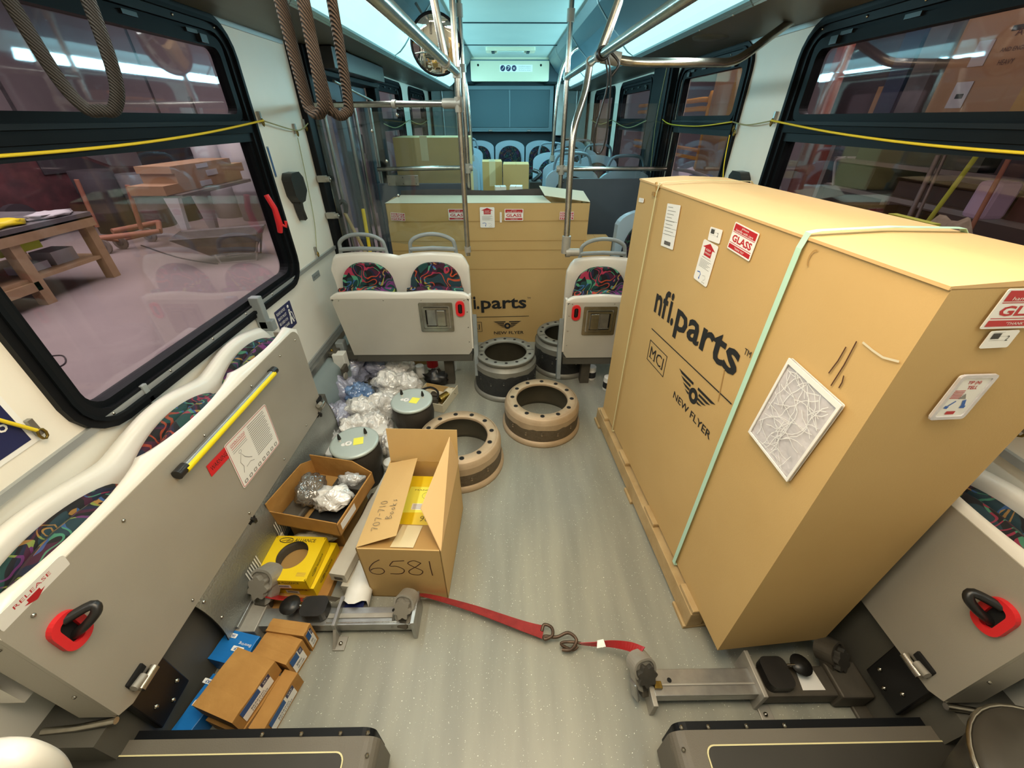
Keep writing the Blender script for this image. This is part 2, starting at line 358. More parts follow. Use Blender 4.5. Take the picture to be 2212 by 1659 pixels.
def _fabric(name, scale):
    m = bpy.data.materials.new(name); m.use_nodes = True; nt = m.node_tree; b = nt.nodes['Principled BSDF']; b.inputs['Roughness'].default_value = 0.9
    tc = nt.nodes.new('ShaderNodeTexCoord')
    def nz(sc, det, off=0):
        mp = nt.nodes.new('ShaderNodeMapping'); mp.inputs['Location'].default_value = (off, off*2, off); nt.links.new(tc.outputs['Object'], mp.inputs[0])
        n = nt.nodes.new('ShaderNodeTexNoise'); n.inputs['Scale'].default_value = sc; n.inputs['Detail'].default_value = det; n.inputs['Distortion'].default_value = 0.8
        nt.links.new(mp.outputs[0], n.inputs['Vector']); return n.outputs['Fac']
    def ramp(src, stops, const=True):
        r = nt.nodes.new('ShaderNodeValToRGB'); r.color_ramp.interpolation = 'CONSTANT' if const else 'LINEAR'; e = r.color_ramp.elements
        e[0].position = stops[0][0]; e[0].color = lin(stops[0][1]); e[1].position = stops[1][0]; e[1].color = lin(stops[1][1])
        for p, c in stops[2:]: k = e.new(p); k.color = lin(c)
        nt.links.new(src, r.inputs[0]); return r.outputs[0]
    base = ramp(nz(scale*0.6, 0, 3), [(0, '1d4a48'), (0.36, '15171f'), (0.44, '1c2440'), (0.5, '4a1c38'), (0.56, '1c1b1e'), (0.64, '26424c')])
    cols = ramp(nz(scale*0.5, 0, 9), [(0, 'd0552a'), (0.36, 'c23a5c'), (0.43, '5fb58e'), (0.5, '4a78c0'), (0.55, 'd8a04e'), (0.61, 'b0c65a'), (0.67, '8a3a8a')])
    mask = ramp(nz(scale, 0.6, 0), [(0, '000000'), (0.425, 'ffffff'), (0.465, '000000'), (0.57, 'ffffff'), (0.615, '000000')])
    mx = nt.nodes.new('ShaderNodeMix'); mx.data_type = 'RGBA'; nt.links.new(mask, mx.inputs[0]); nt.links.new(base, mx.inputs[6]); nt.links.new(cols, mx.inputs[7])
    nt.links.new(mx.outputs[2], b.inputs['Base Color']); MATS[name] = m
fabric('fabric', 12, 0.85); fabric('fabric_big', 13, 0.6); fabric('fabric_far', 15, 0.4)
def perforated(name):
    m = mat(name, 'a7aaa4', 0.35, 0.75, c2='8c8f8a', ns=9, amt=1.2, bump=0.3, bs=150)
perforated('duct')
mat('mat_dark', '35322b', 0.55, c2='26241f', ns=6, amt=1); mat('seat_dark', '4a463e', 0.38, c2='3a362f', ns=8)
mat('knob_grey', '827d72', 0.5); mat('knob', '45423c', 0.5, c2='383631', ns=30); mat('alu_paper', 'cfcabc', 0.55, c2='aba698', ns=9, amt=1.2, bump=0.3, bs=30)
mat('web_brown', '40332a', 0.85, c2='241c17', ns=160, amt=0.8, bump=0.8, bs=420)
mat('guard_yellow', 'e0a040', 0.5); mat('yellow_wood', 'b8863c', 0.7, c2='96682a', ns=6)

for _n in ('web_brown', 'web_blk'):          # diagonal rib weave of the hanging straps
    _nt = MATS[_n].node_tree; _b = _nt.nodes['Principled BSDF']; _tc = _nt.nodes.new('ShaderNodeTexCoord')
    _w = _nt.nodes.new('ShaderNodeTexWave'); _w.bands_direction = 'DIAGONAL'; _w.inputs['Scale'].default_value = 84; _w.inputs['Distortion'].default_value = 1.0
    _nt.links.new(_tc.outputs['Object'], _w.inputs['Vector'])
    _r = _nt.nodes.new('ShaderNodeValToRGB'); _r.color_ramp.elements[0].color = lin('0f0c0a'); _r.color_ramp.elements[1].color = lin('4a3a2e' if _n == 'web_brown' else '2c2722')
    _nt.links.new(_w.outputs['Color'], _r.inputs[0]); _nt.links.new(_r.outputs[0], _b.inputs['Base Color'])
    _p = _nt.nodes.new('ShaderNodeBump'); _p.inputs['Strength'].default_value = 0.8; _p.inputs['Distance'].default_value = 0.004; _nt.links.new(_w.outputs['Fac'], _p.inputs['Height']); _nt.links.new(_p.outputs[0], _b.inputs['Normal'])
# ------------------------------------------------------------------ the bus body
YF, YR = -1.6, 7.4
m = MB(); m.bb(-1.2, 1.2, YF, 3.9, -0.06, 0, 'floor_vinyl'); struct(m, 'floor')
m = MB(); m.bb(-1.2, 1.2, 3.9, YR, -0.06, 0.42, 'floor_vinyl'); struct(m, 'floor_rear')
def wall(side, name, holes):
    x0, x1 = (-1.26, -1.2) if side < 0 else (1.2, 1.26)
    ys = sorted({YF, YR} | {h[0] for h in holes} | {h[1] for h in holes})
    m = MB()
    for a, b in zip(ys[:-1], ys[1:]):
        hs = [h for h in holes if h[0] <= a and h[1] >= b]
        def col(z0, z1):
            for lo, hi, mt in ((-0.06, 0.81, 'cream_low'), (0.81, 2.25, 'cream')):
                c, d = max(z0, lo), min(z1, hi)
                if d > c: m.bb(x0, x1, a, b, c, d, mt)
        if hs: col(-0.06, hs[0][2]); col(hs[0][3], 2.25)
        else: col(-0.06, 2.25)
    return struct(m, name)
WIN = [(0.86, 2.10, 0.83, 1.80)]
wall(-1, 'wall_left', WIN+[(2.80, 4.02, 0.06, 1.78), (4.18, 5.26, 1.02, 1.80), (5.74, 6.72, 1.02, 1.80)])
wall(1, 'wall_right', WIN+[(2.60, 3.52, 0.83, 1.80), (4.18, 5.26, 1.02, 1.80), (5.62, 6.72, 1.02, 1.80)])
m = MB(); m.bb(-1.26, 1.26, YR, YR+0.06, -0.06, 2.25, 'dark_teal'); struct(m, 'wall_rear')
m = MB(); m.bb(-1.26, 1.26, YF-0.06, YF, -0.06, 2.25, 'cream_low'); struct(m, 'wall_front')
# ceiling: flat centre panels, ribs, sloping advert panels and the soffits outboard of the lights
m = MB(); m.bb(-0.55, 0.55, YF, YR, 2.18, 2.24, 'ceil')
for y in (1.4, 2.9, 4.4, 5.6): m.bb(-0.55, 0.55, y-0.004, y+0.004, 2.172, 2.181, 'dark_teal')
struct(m, 'ceiling')
for s, nm in ((-1, 'trim_1'), (1, 'trim_2')):
    prof = [(0.50, 2.185), (0.53, 2.12), (0.60, 2.04), (0.69, 1.965), (0.71, 1.975), (0.71, 2.20), (0.50, 2.20)]
    m = MB(); m.grid([[(s*x, y, z) for x, z in prof] for y in (YF, 6.62)], 'adpanel', closed=True, smooth=False, caps=True)
    for y in (1.0, 2.2, 3.4, 4.6, 5.8): m.grid([[(s*x, yy, z) for x, z in [(0.497, 2.18), (0.527, 2.117), (0.597, 2.037), (0.686, 1.96)]] for yy in (y-0.012, y+0.012)], 'alu_strip', smooth=False)
    struct(m, nm)
    prof = [(1.2, 1.845), (1.10, 1.852), (0.845, 1.862), (0.83, 1.848), (0.815, 1.852), (0.82, 1.9), (0.9, 2.2), (1.2, 2.2)]
    m = MB(); m.grid([[(s*x, y, z) for x, z in prof] for y in (YF, YR-0.01)], 'soffit', closed=True, smooth=False, caps=True)
    struct(m, 'trim_3' if s < 0 else 'trim_4')
    # wall trims: chair-rail strip and the strip under the soffit
    m = MB(); m.bb(s*1.2, s*1.188, YF, 2.7, 0.803, 0.823, 'alu_strip'); m.bb(s*1.2, s*1.19, YF, 2.7, 0.809, 0.817, 'grab')
    m.bb(s*1.2, s*1.19, YF, 2.64, 1.828, 1.846, 'alu_strip'); struct(m, 'trim_5' if s < 0 else 'trim_6')
    # cove duct along the foot of the wall
    m = MB(); a = [(s*(1.2-0.0), 0.30), (s*1.185, 0.30)]+[(s*(1.2-x), z) for x, z in arc(0.015, 0.10, 0.11, 85, 0, 7, 0.19)]+[(s*1.075, 0.0), (s*1.2, 0.0)]
    m.grid([[(x, y, z) for x, z in a] for y in (1.75, 3.9)], 'wall_grey', closed=True, caps=True)
    m.bb(s*1.199, s*1.165, 1.72, 2.78, 0.30, 0.335, 'alu'); m.bb(s*1.199, s*1.19, 1.75, 2.7, 0.335, 0.36, 'alu_strip')
    struct(m, 'trim_7' if s < 0 else 'trim_8')
# light strips: six covers a side, each a fitting of its own
k = 0
for s in (-1, 1):
    ends = [-1.3, 0.3, 1.9, 3.47, 5.3, 6.6]
    for i, (a, b) in enumerate(zip(ends[:-1], ends[1:])):
        side = 'left' if s < 0 else 'right'
        where = ['above the driver end', 'over the front windows', 'over the front seats', 'over the rear door and panels', 'at the rear end'][i]
        if i == 0: continue
        t = thing('ceiling_light', f'glowing cyan light cover {where} of the {side} cove', 'light', (s*0.76, (a+b)/2, 1.86), 0, 'long light covers along the roof coves', world=True)
        prof = [(0.825, 1.862), (0.80, 1.875), (0.77, 1.893), (0.735, 1.925), (0.70, 1.965), (0.72, 1.985), (0.80, 1.96), (0.83, 1.90)]
        c = MB(); c.grid([[(s*x, y, z) for x, z in prof] for y in (a+0.012, b-0.012)], 'light_strip', closed=True, smooth=False, caps=True); c.build('light_cover', t)
        c = MB(); c.grid([[(s*x, y, z) for x, z in [(0.845, 1.858), (0.822, 1.846), (0.806, 1.862), (0.806, 1.874), (0.83, 1.872)]] for y in (a+0.005, b-0.005)], 'strip_lip', closed=True, smooth=False, caps=True)
        for q in range(5): c.ball((s*0.822, a+0.15+q*(b-a-0.3)/4, 1.848), 0.005, 'alu', seg=6)
        c.build('light_rail', t)
        c = MB(); pr = [(0.826+0.004, 1.860), (0.77, 1.888), (0.733, 1.921), (0.697, 1.963), (0.703, 1.97), (0.77, 1.90), (0.826, 1.87)]
        c.grid([[(s*x, y, z) for x, z in pr] for y in (b-0.012, b+0.008)], 'strip_lip', closed=True, caps=True, smooth=False); c.build('joint_cover', t)
# windows in black rubber frames with a tilting upper vent
def window(n, s, y0, y1, z0, z1, bar, fw=0.055, r=0.13, latch=True, pull=False):
    X = s*1.2; M = frame((X, 0, 0), (0, 1, 0), (0, 0, 1))      # local x = bus y, local y = z, normal = +x
    d = -s                                                      # inward
    t = bpy.data.objects.new('window_%d' % n, None); COL.objects.link(t); t.location = (X, (y0+y1)/2, z0); t['kind'] = 'structure'; WORLD[t.name] = Matrix.Translation(t.location)
    f = MB()
    def rg(inset, w, a, b, mt, rr):
        o = rrect(y0+inset, y1-inset, z0+inset, z1-inset, max(rr-inset, 0.012)); i = rrect(y0+inset+w, y1-inset-w, z0+inset+w, z1-inset-w, max(rr-inset-w, 0.01))
        f.ringprism(o, i, min(a*d, b*d), max(a*d, b*d), mt, M)
    rg(0, 0.022, -0.03, 0.016, 'rubber', r); rg(0.02, 0.012, -0.04, 0.024, 'frame_blk', r); rg(0.031, fw-0.03, -0.05, 0.010, 'rubber', r)
    rg(fw, 0.02, -0.05, -0.006, 'frame_blk', r)
    if y0 < 3: 
        for y in [y0+0.1+(y1-y0-0.2)*k/5 for k in range(6)]: f.ball((X+d*0.011, y, z0+0.042), 0.005, 'steel', seg=6); f.ball((X+d*0.011, y, z1-0.042), 0.005, 'steel', seg=6)
    f.build('window_frame', t)
    b = MB(); b.bb(X-d*0.05, X+d*0.012, y0+0.05, y1-0.05, bar-0.022, bar+0.022, 'frame_blk'); b.bb(X-d*0.03, X+d*0.022, y0+0.06, y1-0.06, bar+0.008, bar+0.02, 'rubber')
    b.bb(X-d*0.045, X+d*0.0, y0+0.05, y1-0.05, bar-0.055, bar-0.022, 'rubber'); b.build('window_bar', t)
    v = MB(); o = rrect(y0+0.075, y1-0.075, bar+0.022, z1-0.07, 0.04); i = rrect(y0+0.105, y1-0.105, bar+0.045, z1-0.105, 0.03)
    v.ringprism(o, i, min(-0.034*d, 0.004*d), max(-0.034*d, 0.004*d), 'frame_blk', M)
    for y in (y0+0.2, y1-0.2): v.bb(X-d*0.01, X+d*0.018, y-0.02, y+0.02, z1-0.10, z1-0.075, 'blackpl')
    for q in range(4): 
        yy = y0+0.25+(y1-y0-0.5)*q/3; v.bb(X-d*0.02, X+d*0.012, yy-0.03, yy+0.03, z1-0.078, z1-0.066, 'blackpl')
    v.build('vent_sash', t)
    g = MB(); g.bb(X-d*0.028, X-d*0.024, y0+fw+0.005, y1-fw-0.005, z0+fw, bar, 'win_glass'); g.build('window_pane', t)
    g = MB(); g.bb(X-d*0.020, X-d*0.016, y0+0.1, y1-0.1, bar+0.03, z1-0.095, 'win_glass'); g.build('window_pane', t)
    return t
w1 = window(1, -1, 0.80, 2.15, 0.775, 1.85, 1.485)
h = MB(); hp = [at(551, 405, 'x', -1.185), at(560, 440, 'x', -1.17), at(570, 470, 'x', -1.165), at(582, 462, 'x', -1.15), at(578, 485, 'x', -1.18)]
h.tube([(-1.182, 2.03, 1.22), (-1.165, 2.035, 1.16), (-1.168, 2.04, 1.09), (-1.18, 2.045, 1.05)], [0.012, 0.013, 0.016, 0.012], 'red', 8); h.tube([(-1.165, 2.04, 1.09), (-1.145, 2.05, 1.075), (-1.14, 2.052, 1.10)], 0.008, 'red', 8)
h.build('red_handle', w1)
window(2, 1, 0.80, 2.15, 0.775, 1.85, 1.485)
window(3, 1, 2.54, 3.58, 0.775, 1.85, 1.485)
for n, s, a, b in ((4, 1, 4.14, 5.30), (5, 1, 5.58, 6.76), (6, -1, 4.14, 5.30), (7, -1, 5.70, 6.76)): window(n, s, a, b, 0.98, 1.83, 1.47, 0.05, 0.09)
# black mullion post on the right behind the second window, black post at the left door
m = MB(); m.bb(1.2, 1.15, 3.62, 4.06, 0.3, 1.86, 'frame_blk'); m.bb(1.15, 1.14, 3.66, 3.70, 0.3, 1.86, 'rubber'); struct(m, 'trim_9', bevel=0.01)
m = MB(); m.bb(-1.2, -1.165, 2.67, 2.80, 0.30, 1.845, 'rubber'); m.bb(-1.19, -1.145, 2.76, 2.80, 0.0, 1.845, 'frame_blk'); struct(m, 'trim_10', bevel=0.004)
m = MB(); m.bb(-1.2, -1.12, 4.0, 4.12, 0.3, 1.86, 'frame_blk'); struct(m, 'trim_11', bevel=0.01)
# rear door: two dark framed glass leaves in a dark portal
t = bpy.data.objects.new('door_1', None); COL.objects.link(t); t.location = (-1.2, 3.4, 0); t['kind'] = 'structure'; WORLD[t.name] = Matrix.Translation(t.location)
m = MB(); m.bb(-1.26, -1.1, 2.80, 4.0, 1.72, 1.86, 'frame_blk'); m.bb(-1.1, -1.02, 2.85, 3.95, 1.75, 1.85, 'blackpl'); m.cyl((-1.08, 2.95, 1.70), (-1.02, 3.5, 1.62), 0.008, 'alu'); m.ball((-1.03, 3.0, 1.72), 0.02, 'blackpl'); m.build('door_header', t, bevel=0.004)
for a, b in ((2.82, 3.39), (3.41, 3.98)):
    m = MB(); M = frame((-1.22, 0, 0), (0, 1, 0), (0, 0, 1)); m.ringprism(rrect(a, b, 0.02, 1.72, 0.03), rrect(a+0.10, b-0.10, 0.25, 1.62, 0.05), -0.02, 0.02, 'mod_panel', M)
    l = m.build('door_leaf', t); g = MB(); g.bb(-1.222, -1.218, a+0.1, b-0.1, 0.25, 1.62, 'win_glass'); g.build('door_glass', l)
for y in (2.9, 3.32, 3.5, 3.9):
    m = MB(); m.cyl((-1.16, y, 0.35), (-1.16, y, 1.6), 0.012, 'alu', 8); m.build('door_bar', t)
# rear bulkhead: header board, ceiling hatch, grille and side columns
m = MB(); M = frame((0, 6.72, 0), (1, 0, 0), (0, 0, 1))
m.prism(rrect(-0.52, 0.52, 1.93, 2.19, 0.02), 0.0, 0.06, 'header', M); m.bb(-0.52, 0.52, 6.65, 6.66, 2.145, 2.155, 'adpanel')
for x in (-0.42, 0.41): m.add([(x+p[0], p[1], 0.061) for p in arc(0, 2.10, 0.014, 0, 330, 11)], [tuple(range(12))], 'hole', False, M)
hd = MB(); hd = m
hd.add([(p[0], p[1], 0.061) for p in rrect(-0.135, 0.30, 2.03, 2.105, 0.005)], [tuple(range(24))], 'white_paper', False, M)
for i, x in enumerate((-0.095, -0.02, 0.055)):
    hd.add([(x+p[0], 2.068+p[1], 0.0615) for p in arc(0, 0, 0.032, 0, 345, 23)], [tuple(range(24))], 'navy', False, M)
    hd.stroke([(x-0.015, 2.055), (x, 2.062), (x+0.016, 2.085)] if i < 2 else [(x-0.016, 2.078), (x+0.014, 2.056), (x+0.014, 2.08), (x-0.016, 2.055)], 0.006, 'white_paper', M, 0.0622)
    if i == 1: hd.stroke([(x-0.014, 2.084), (x+0.014, 2.084)], 0.007, 'white_paper', M, 0.0622)
for j, tx in enumerate(('Surveillance cameras', 'Smoking is prohibited', 'No food or drink')): hd.text(tx, 'grey_ink', M @ T(0.115, 2.082-j*0.019, 0.0612), 0.16, 0.011)
struct(m, 'trim_12')
m = MB(); m.bb(-0.66, 0.66, 7.28, 7.34, 1.34, 1.92, 'grille_frame'); m.bb(-0.60, 0.60, 7.265, 7.28, 1.40, 1.87, 'grille'); m.bb(-0.012, 0.012, 7.255, 7.27, 1.40, 1.87, 'grille_frame')
m.bb(-0.66, 0.66, 7.25, 7.30, 1.345, 1.375, 'grille_frame')
for x in (-0.3, 0.3): m.bb(x-0.03, x+0.03, 7.24, 7.26, 1.35, 1.372, 'alu')
tag(m.build('engine_air_grille', bevel=0.006), 'wide blue-grey louvre grille in two halves on the rear bus bulkhead', 'grille')
m = MB(); m.bb(-1.2, 1.2, 6.62, YR, 2.19, 2.2, 'dark_teal')
for s in (-1, 1): m.bb(s*0.52, s*1.2, 6.70, YR, 1.93, 2.2, 'dark_teal')
struct(m, 'trim_13')
for s in (-1, 1):
    m = MB(); m.bb(s*0.68, s*0.80, 7.1, 7.39, 1.30, 1.93, 'white_pl'); m.bb(s*0.80, s*1.15, 7.15, 7.39, 1.25, 1.93, 'wall_grey')
    m.bb(s*0.98, s*1.0, 7.13, 7.15, 1.28, 1.9, 'alu_strip'); struct(m, 'trim_14' if s < 0 else 'trim_15', bevel=0.01)
m = MB(); m.prism(rrect(-0.28, 0.28, 5.75, 6.0, 0.03), 2.15, 2.18, 'header'); m.prism(rrect(-0.15, 0.15, 5.8, 5.95, 0.03), 2.14, 2.151, 'ceil')
for x in (-0.2, 0.2): m.bb(x-0.018, x+0.018, 5.8, 5.95, 2.139, 2.151, 'dark_teal')
tag(m.build('roof_vent_panel', bevel=0.004), 'flat rounded vent panel on the rear ceiling before the header board', 'vent')
m = MB(); m.lathe([(0.0, 1.846), (0.05, 1.846), (0.055, 1.85), (0.085, 1.85), (0.09, 1.862)], 'soffit', 28, T(0.98, 2.62, 0)); tag(m.build('speaker_grille'), 'faint round speaker grille in the right soffit above the second window', 'speaker')
# kick boards under the side benches and the perforated heater duct on the left
for s in (-1, 1):
    m = MB(); m.bb(s*1.2, s*1.035, 0.30, 1.72, 0, 0.30, 'kick'); struct(m, 'baseboard_left' if s < 0 else 'baseboard_right')
t = thing('heater_duct', 'rounded grey metal heater duct with slotted vents under the left bench', 'duct', (-1.0, 1.2, 0), 0, world=True)
pr = [(x, z) for x, z in arc(-1.036, 0.17, 0.052, 92, -75, 12, 0.155)]
y0, y1 = 0.62, 1.66
m = MB(); m.grid([[(x, y, z) for x, z in pr] for y in (y0, y1)], 'duct'); m.grid([[(x-0.004, y, z-0.002) for x, z in pr] for y in (y0, y1)], 'darkbox'); m.build('duct_shell', t)
m = MB(); m.grid([[(x, y, z) for x, z in pr]+[(-1.036, y, z) for x, z in pr[::-1]] for y in (y1-0.01, y1)], 'duct', closed=True, caps=True); m.build('end_cap', t)
for yv in (0.78, 0.98, 1.22):
    v = MB()
    for i in range(7):
        for j in range(1):
            aa = math.radians(-2-5*0); yy = yv+i*0.011
            q = [(-1.036+0.0535*math.cos(math.radians(a)), 0.17+0.157*math.sin(math.radians(a))) for a in (10, -8, -28)]
            v.grid([[(x, yy, z) for x, z in q], [(x, yy+0.005, z) for x, z in q]], 'white_pl', smooth=False)
    v.build('vent_slots', t)
for yy in (0.93, 1.55):
    v = MB(); v.box((-1.008, yy, 0.298), (0.012, 0.035, 0.02), 'hole'); v.tube([(-1.002, yy-0.005, 0.31), (-0.990, yy, 0.298), (-0.996, yy+0.004, 0.282)], 0.006, 'blackpl', 6); v.build('clip', t)
for yy in (0.64,): 
    v = MB(); v.ball((-1.001, yy, 0.285), 0.006, 'steel', seg=8); v.ball((-0.985, yy, 0.19), 0.006, 'steel', seg=8); v.build('rivet', t)
# ------------------------------------------------------------------ side-facing folded benches
def bench(label, labels_on):
    t = thing('folding_bench', label, 'bench', (-1.0, 0.975, 0.31), world=True)
    Y0, Y1 = 0.35, 1.60
    M = frame((-1.0, 0, 0), (0, 1, 0), (0, 0, 1))            # local x = bus y, y = z, normal +x (towards the aisle)
    m = MB(); m.prism([(Y0, 0.33), (Y0+0.03, 0.31), (Y1-0.03, 0.30), (Y1, 0.33)]+arc(Y1-0.06, 0.70, 0.06, 0, 90, 6)[0:0]+[(Y1, 0.68)]+arc(Y1-0.05, 0.695, 0.05, 0, 90, 5)+arc(Y0+0.03, 0.715, 0.03, 90, 180, 4), -0.012, 0.0, 'panel_grey', M)
    pan = m.build('seat_underside', t, bevel=0.003)
    for y in (0.40, 0.62, 0.93, 1.2, 1.42, 1.56):
        for z in (0.705, 0.335):
            s = MB(); s.ball((-0.999, y, z), 0.0045, 'steel', seg=8); s.build('screw', pan)
    m = MB(); m.bb(-1.0125, -1.10, Y0, Y0+0.012, 0.32, 0.73, 'panel_grey')
    for z in (0.68, 0.45): m.ball((-1.03, Y0-0.001, z), 0.005, 'steel', seg=6)
    m.build('side_flange', t); m = MB(); m.bb(-1.0125, -1.10, Y1-0.012, Y1, 0.32, 0.73, 'panel_grey'); m.build('side_flange', t)
    def wave(y): return abs(math.sin(PI*(y-Y0)/(Y1-Y0)*3))
    ys = [Y0+(Y1-Y0)*i/60 for i in range(61)]
    rows = []
    for y in ys:
        w = wave(y)**0.7; z = 0.775-0.012*w; e = min(1, (y-Y0)/0.04, (Y1-y)/0.04); z -= 0.03*(1-max(e, 0))
        d = 0.028*(1-w)                                     # bulges back towards the shell between the seats
        rows.append([(-1.0, y, 0.705), (-1.001, y, 0.74), (-1.008, y, z-0.006), (-1.018-d*0.5, y, z), (-1.022-d, y, z-0.004), (-1.028-d, y, z-0.02), (-1.03-d, y, 0.66)])
    m = MB(); m.grid(rows, 'shell', caps=False); m.build('seat_rim', t)
    for i in range(3):
        a = Y0+(Y1-Y0)*i/3+0.02; b = a+(Y1-Y0)/3-0.04; rows = []
        for k in range(25):
            y = a+(b-a)*k/24; w = math.sin(PI*k/24)**0.6; z = 0.70+0.068*w
            rows.append([(-1.022, y, 0.60), (-1.026, y, z-0.01), (-1.042-0.006*w, y, z+0.002), (-1.062-0.012*w, y, z-0.012), (-1.078, y, 0.60)])
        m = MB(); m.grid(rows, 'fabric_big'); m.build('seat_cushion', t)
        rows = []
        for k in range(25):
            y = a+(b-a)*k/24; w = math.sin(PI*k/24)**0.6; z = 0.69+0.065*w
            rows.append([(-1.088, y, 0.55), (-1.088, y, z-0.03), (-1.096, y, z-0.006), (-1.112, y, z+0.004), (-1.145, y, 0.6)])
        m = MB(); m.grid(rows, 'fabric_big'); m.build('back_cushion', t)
    rows = []
    for y in [Y0-0.01+(Y1-Y0+0.06)*i/70 for i in range(71)]:
        w = wave(min(max(y, Y0), Y1))**1.3; e = max(0, min(1, (Y1+0.05-y)/0.07, (y-Y0+0.01)/0.05))**0.5; z = 0.60+(0.155+0.035*w)*e; q = 0.012*w
        rows.append([(-1.185, y, 0.45), (-1.182, y, z-0.05), (-1.174, y, z-0.012), (-1.160+q*0.5, y, z), (-1.140+q*0.5, y, z-0.002), (-1.126, y, z-0.02), (-1.122-0.012*w, y, z-0.07), (-1.13, y, 0.60), (-1.13, y, 0.45)])
    m = MB(); m.grid(rows, 'shell', caps=True); m.build('backrest_shell', t)
    m = MB(); m.box((-1.175, 1.665, 0.79), (0.045, 0.035, 0.15), 'grab'); m.box((-1.16, 1.665, 0.73), (0.06, 0.035, 0.05), 'grab'); m.build('wall_bracket', t, bevel=0.004)
    m = MB(); m.box((-1.19, 1.02, 0.79), (0.012, 0.02, 0.09), 'grab'); m.build('wall_bracket', t, bevel=0.003)
    # hinge plates at both ends of the pan
    for y, s in ((0.43, 1), (1.575, -1)):
        m = MB(); m.box((-1.015, y, 0.245), (0.022, 0.11, 0.20), 'black'); m.box((-0.999, y-0.01*s, 0.36), (0.012, 0.05, 0.022), 'hole')
        m.cyl((-0.985, y-0.03, 0.335), (-0.985, y+0.02, 0.335), 0.012, 'steel', 10); m.cyl((-0.986, y-0.035, 0.355), (-0.986, y-0.005, 0.35), 0.010, 'cast', 10)
        hg = m.build('hinge', t, bevel=0.004)
        for dy, dz in ((-0.03, 0.22), (0.035, 0.2), (0.0, 0.17)): b = MB(); b.ball((-1.003, y+dy, dz), 0.007, 'steel', seg=8); b.build('bolt', hg)
    m = MB(); m.tube([(-1.01, 0.345, 0.315), (-1.10, 0.335, 0.305), (-1.18, 0.33, 0.30)], 0.008, 'steel', 8); m.build('support_rod', t)
    # red ring pull with black strap
    ry, rz = 0.413, 0.615
    m = MB(); m.ringprism(rrect(ry-0.03, ry+0.03, rz-0.048, rz+0.048, 0.028, 6), rrect(ry-0.014, ry+0.014, rz-0.032, rz+0.032, 0.013, 6), 0.0, 0.012, 'red', M)
    rl = m.build('release_ring', t, bevel=0.004)
    m = MB(); m.prism(rrect(ry-0.015, ry+0.015, rz-0.033, rz+0.033, 0.013, 6), 0.0, 0.003, 'hole', M); m.tube(smooth_path([(-0.998, ry, rz-0.02), (-0.97, ry+0.012, rz+0.0), (-0.955, ry+0.03, rz+0.018), (-0.965, ry+0.036, rz+0.03), (-0.995, ry+0.004, rz+0.03)], 4), 0.010, 'blackpl', 8); m.build('pull_strap', t)
    if labels_on:
        M2, w, h = framepx(frame((-0.9985, 0, 0), (0, 1, 0), (0, 0, 1)), (527, 1056), (604, 957), (485, 962))
        s = MB(); s.prism(rrect(0, w, 0, h, 0.008), 0, 0.0012, 'white_paper', M2)
        s.ringprism(rrect(0.003, w-0.003, 0.003, h-0.003, 0.006), rrect(0.0045, w-0.0045, 0.0045, h-0.0045, 0.005), 0.001, 0.0018, 'red_ink', M2)
        z = 0.0016
        s.text('OPERATIONS', 'red_ink', M2 @ T(0.02, h-0.025, z-0.0006), w*0.33, 0.009)
        for i in range(17): s.quad([(w*0.48, h-0.014-i*h*0.041, z), (w*(0.92-0.1*random.random()), h-0.014-i*h*0.041, z), (w*0.9, h-0.017-i*h*0.041, z), (w*0.48, h-0.017-i*h*0.041, z)], 'grey_ink', M2)
        for i in range(4): s.quad([(w*0.08, h*0.86-i*0.008, z), (w*0.40, h*0.86-i*0.008, z), (w*0.40, h*0.86-0.002-i*0.008, z), (w*0.08, h*0.86-0.002-i*0.008, z)], 'red_ink' if i < 2 else 'grey_ink', M2)
        fig = [(0.12, 0.25), (0.16, 0.36), (0.13, 0.48), (0.2, 0.62), (0.24, 0.5), (0.3, 0.42), (0.36, 0.36)]
        s.stroke([(a*w, b*h) for a, b in fig], 0.0025, 'grey_ink', M2, z); s.stroke([(w*0.2, h*0.3), (w*0.3, h*0.32), (w*0.38, h*0.27)], 0.002, 'grey_ink', M2, z)
        s.stroke([(w*(0.2+0.03*math.cos(a)), h*(0.66+0.03*math.sin(a))) for a in [k*PI/4 for k in range(9)]], 0.0015, 'grey_ink', M2, z)
        for i in range(8): s.ringprism(rrect(w*(0.06+i*0.115), w*(0.13+i*0.115), h*0.05, h*0.12, 0.003, 2), rrect(w*(0.075+i*0.115), w*(0.115+i*0.115), h*0.065, h*0.105, 0.002, 2), z-0.0004, z, 'grey_ink', M2)
        lb = s.build('instruction_label', t); lb['label'] = 'white bordered instruction sheet with a seat drawing'
        M3, w, h = framepx(frame((-0.9985, 0, 0), (0, 1, 0), (0, 0, 1)), (457, 1030), (498, 985), (443, 1010))
        s = MB(); s.prism(rrect(0, w, 0, h, 0.002), 0, 0.001, 'red', M3); s.text('WARNING', 'ink', M3 @ T(w*0.1, h*0.3, 0.0006), w*0.8, h*0.4); lb = s.build('warning_label', t); lb['label'] = 'red warning sticker'
        a, b = at(386, 1023, 'x', -0.985), at(592, 800, 'x', -0.985)
        s = MB(); s.cyl(a, b, 0.012, 'alu'); s.cyl(a+(b-a)*0.03+Vector((0.007, 0, -0.003)), a+(b-a)*0.97+Vector((0.007, 0, -0.003)), 0.0105, 'yellow_pl'); rod = s.build('yellow_rod', t)
        for p, q in ((a, a+(b-a)*0.05), (b, b+(a-b)*0.04)): s = MB(); s.cyl(p+(p-q)*0.25, q, 0.0155, 'blackpl'); s.build('rod_end', rod)
    # release sticker on the rim near the front end
    M4 = frame((-1.0005, 0.36, 0.735), (0, 1, 0), (0.18, 0, 1)); s = MB()
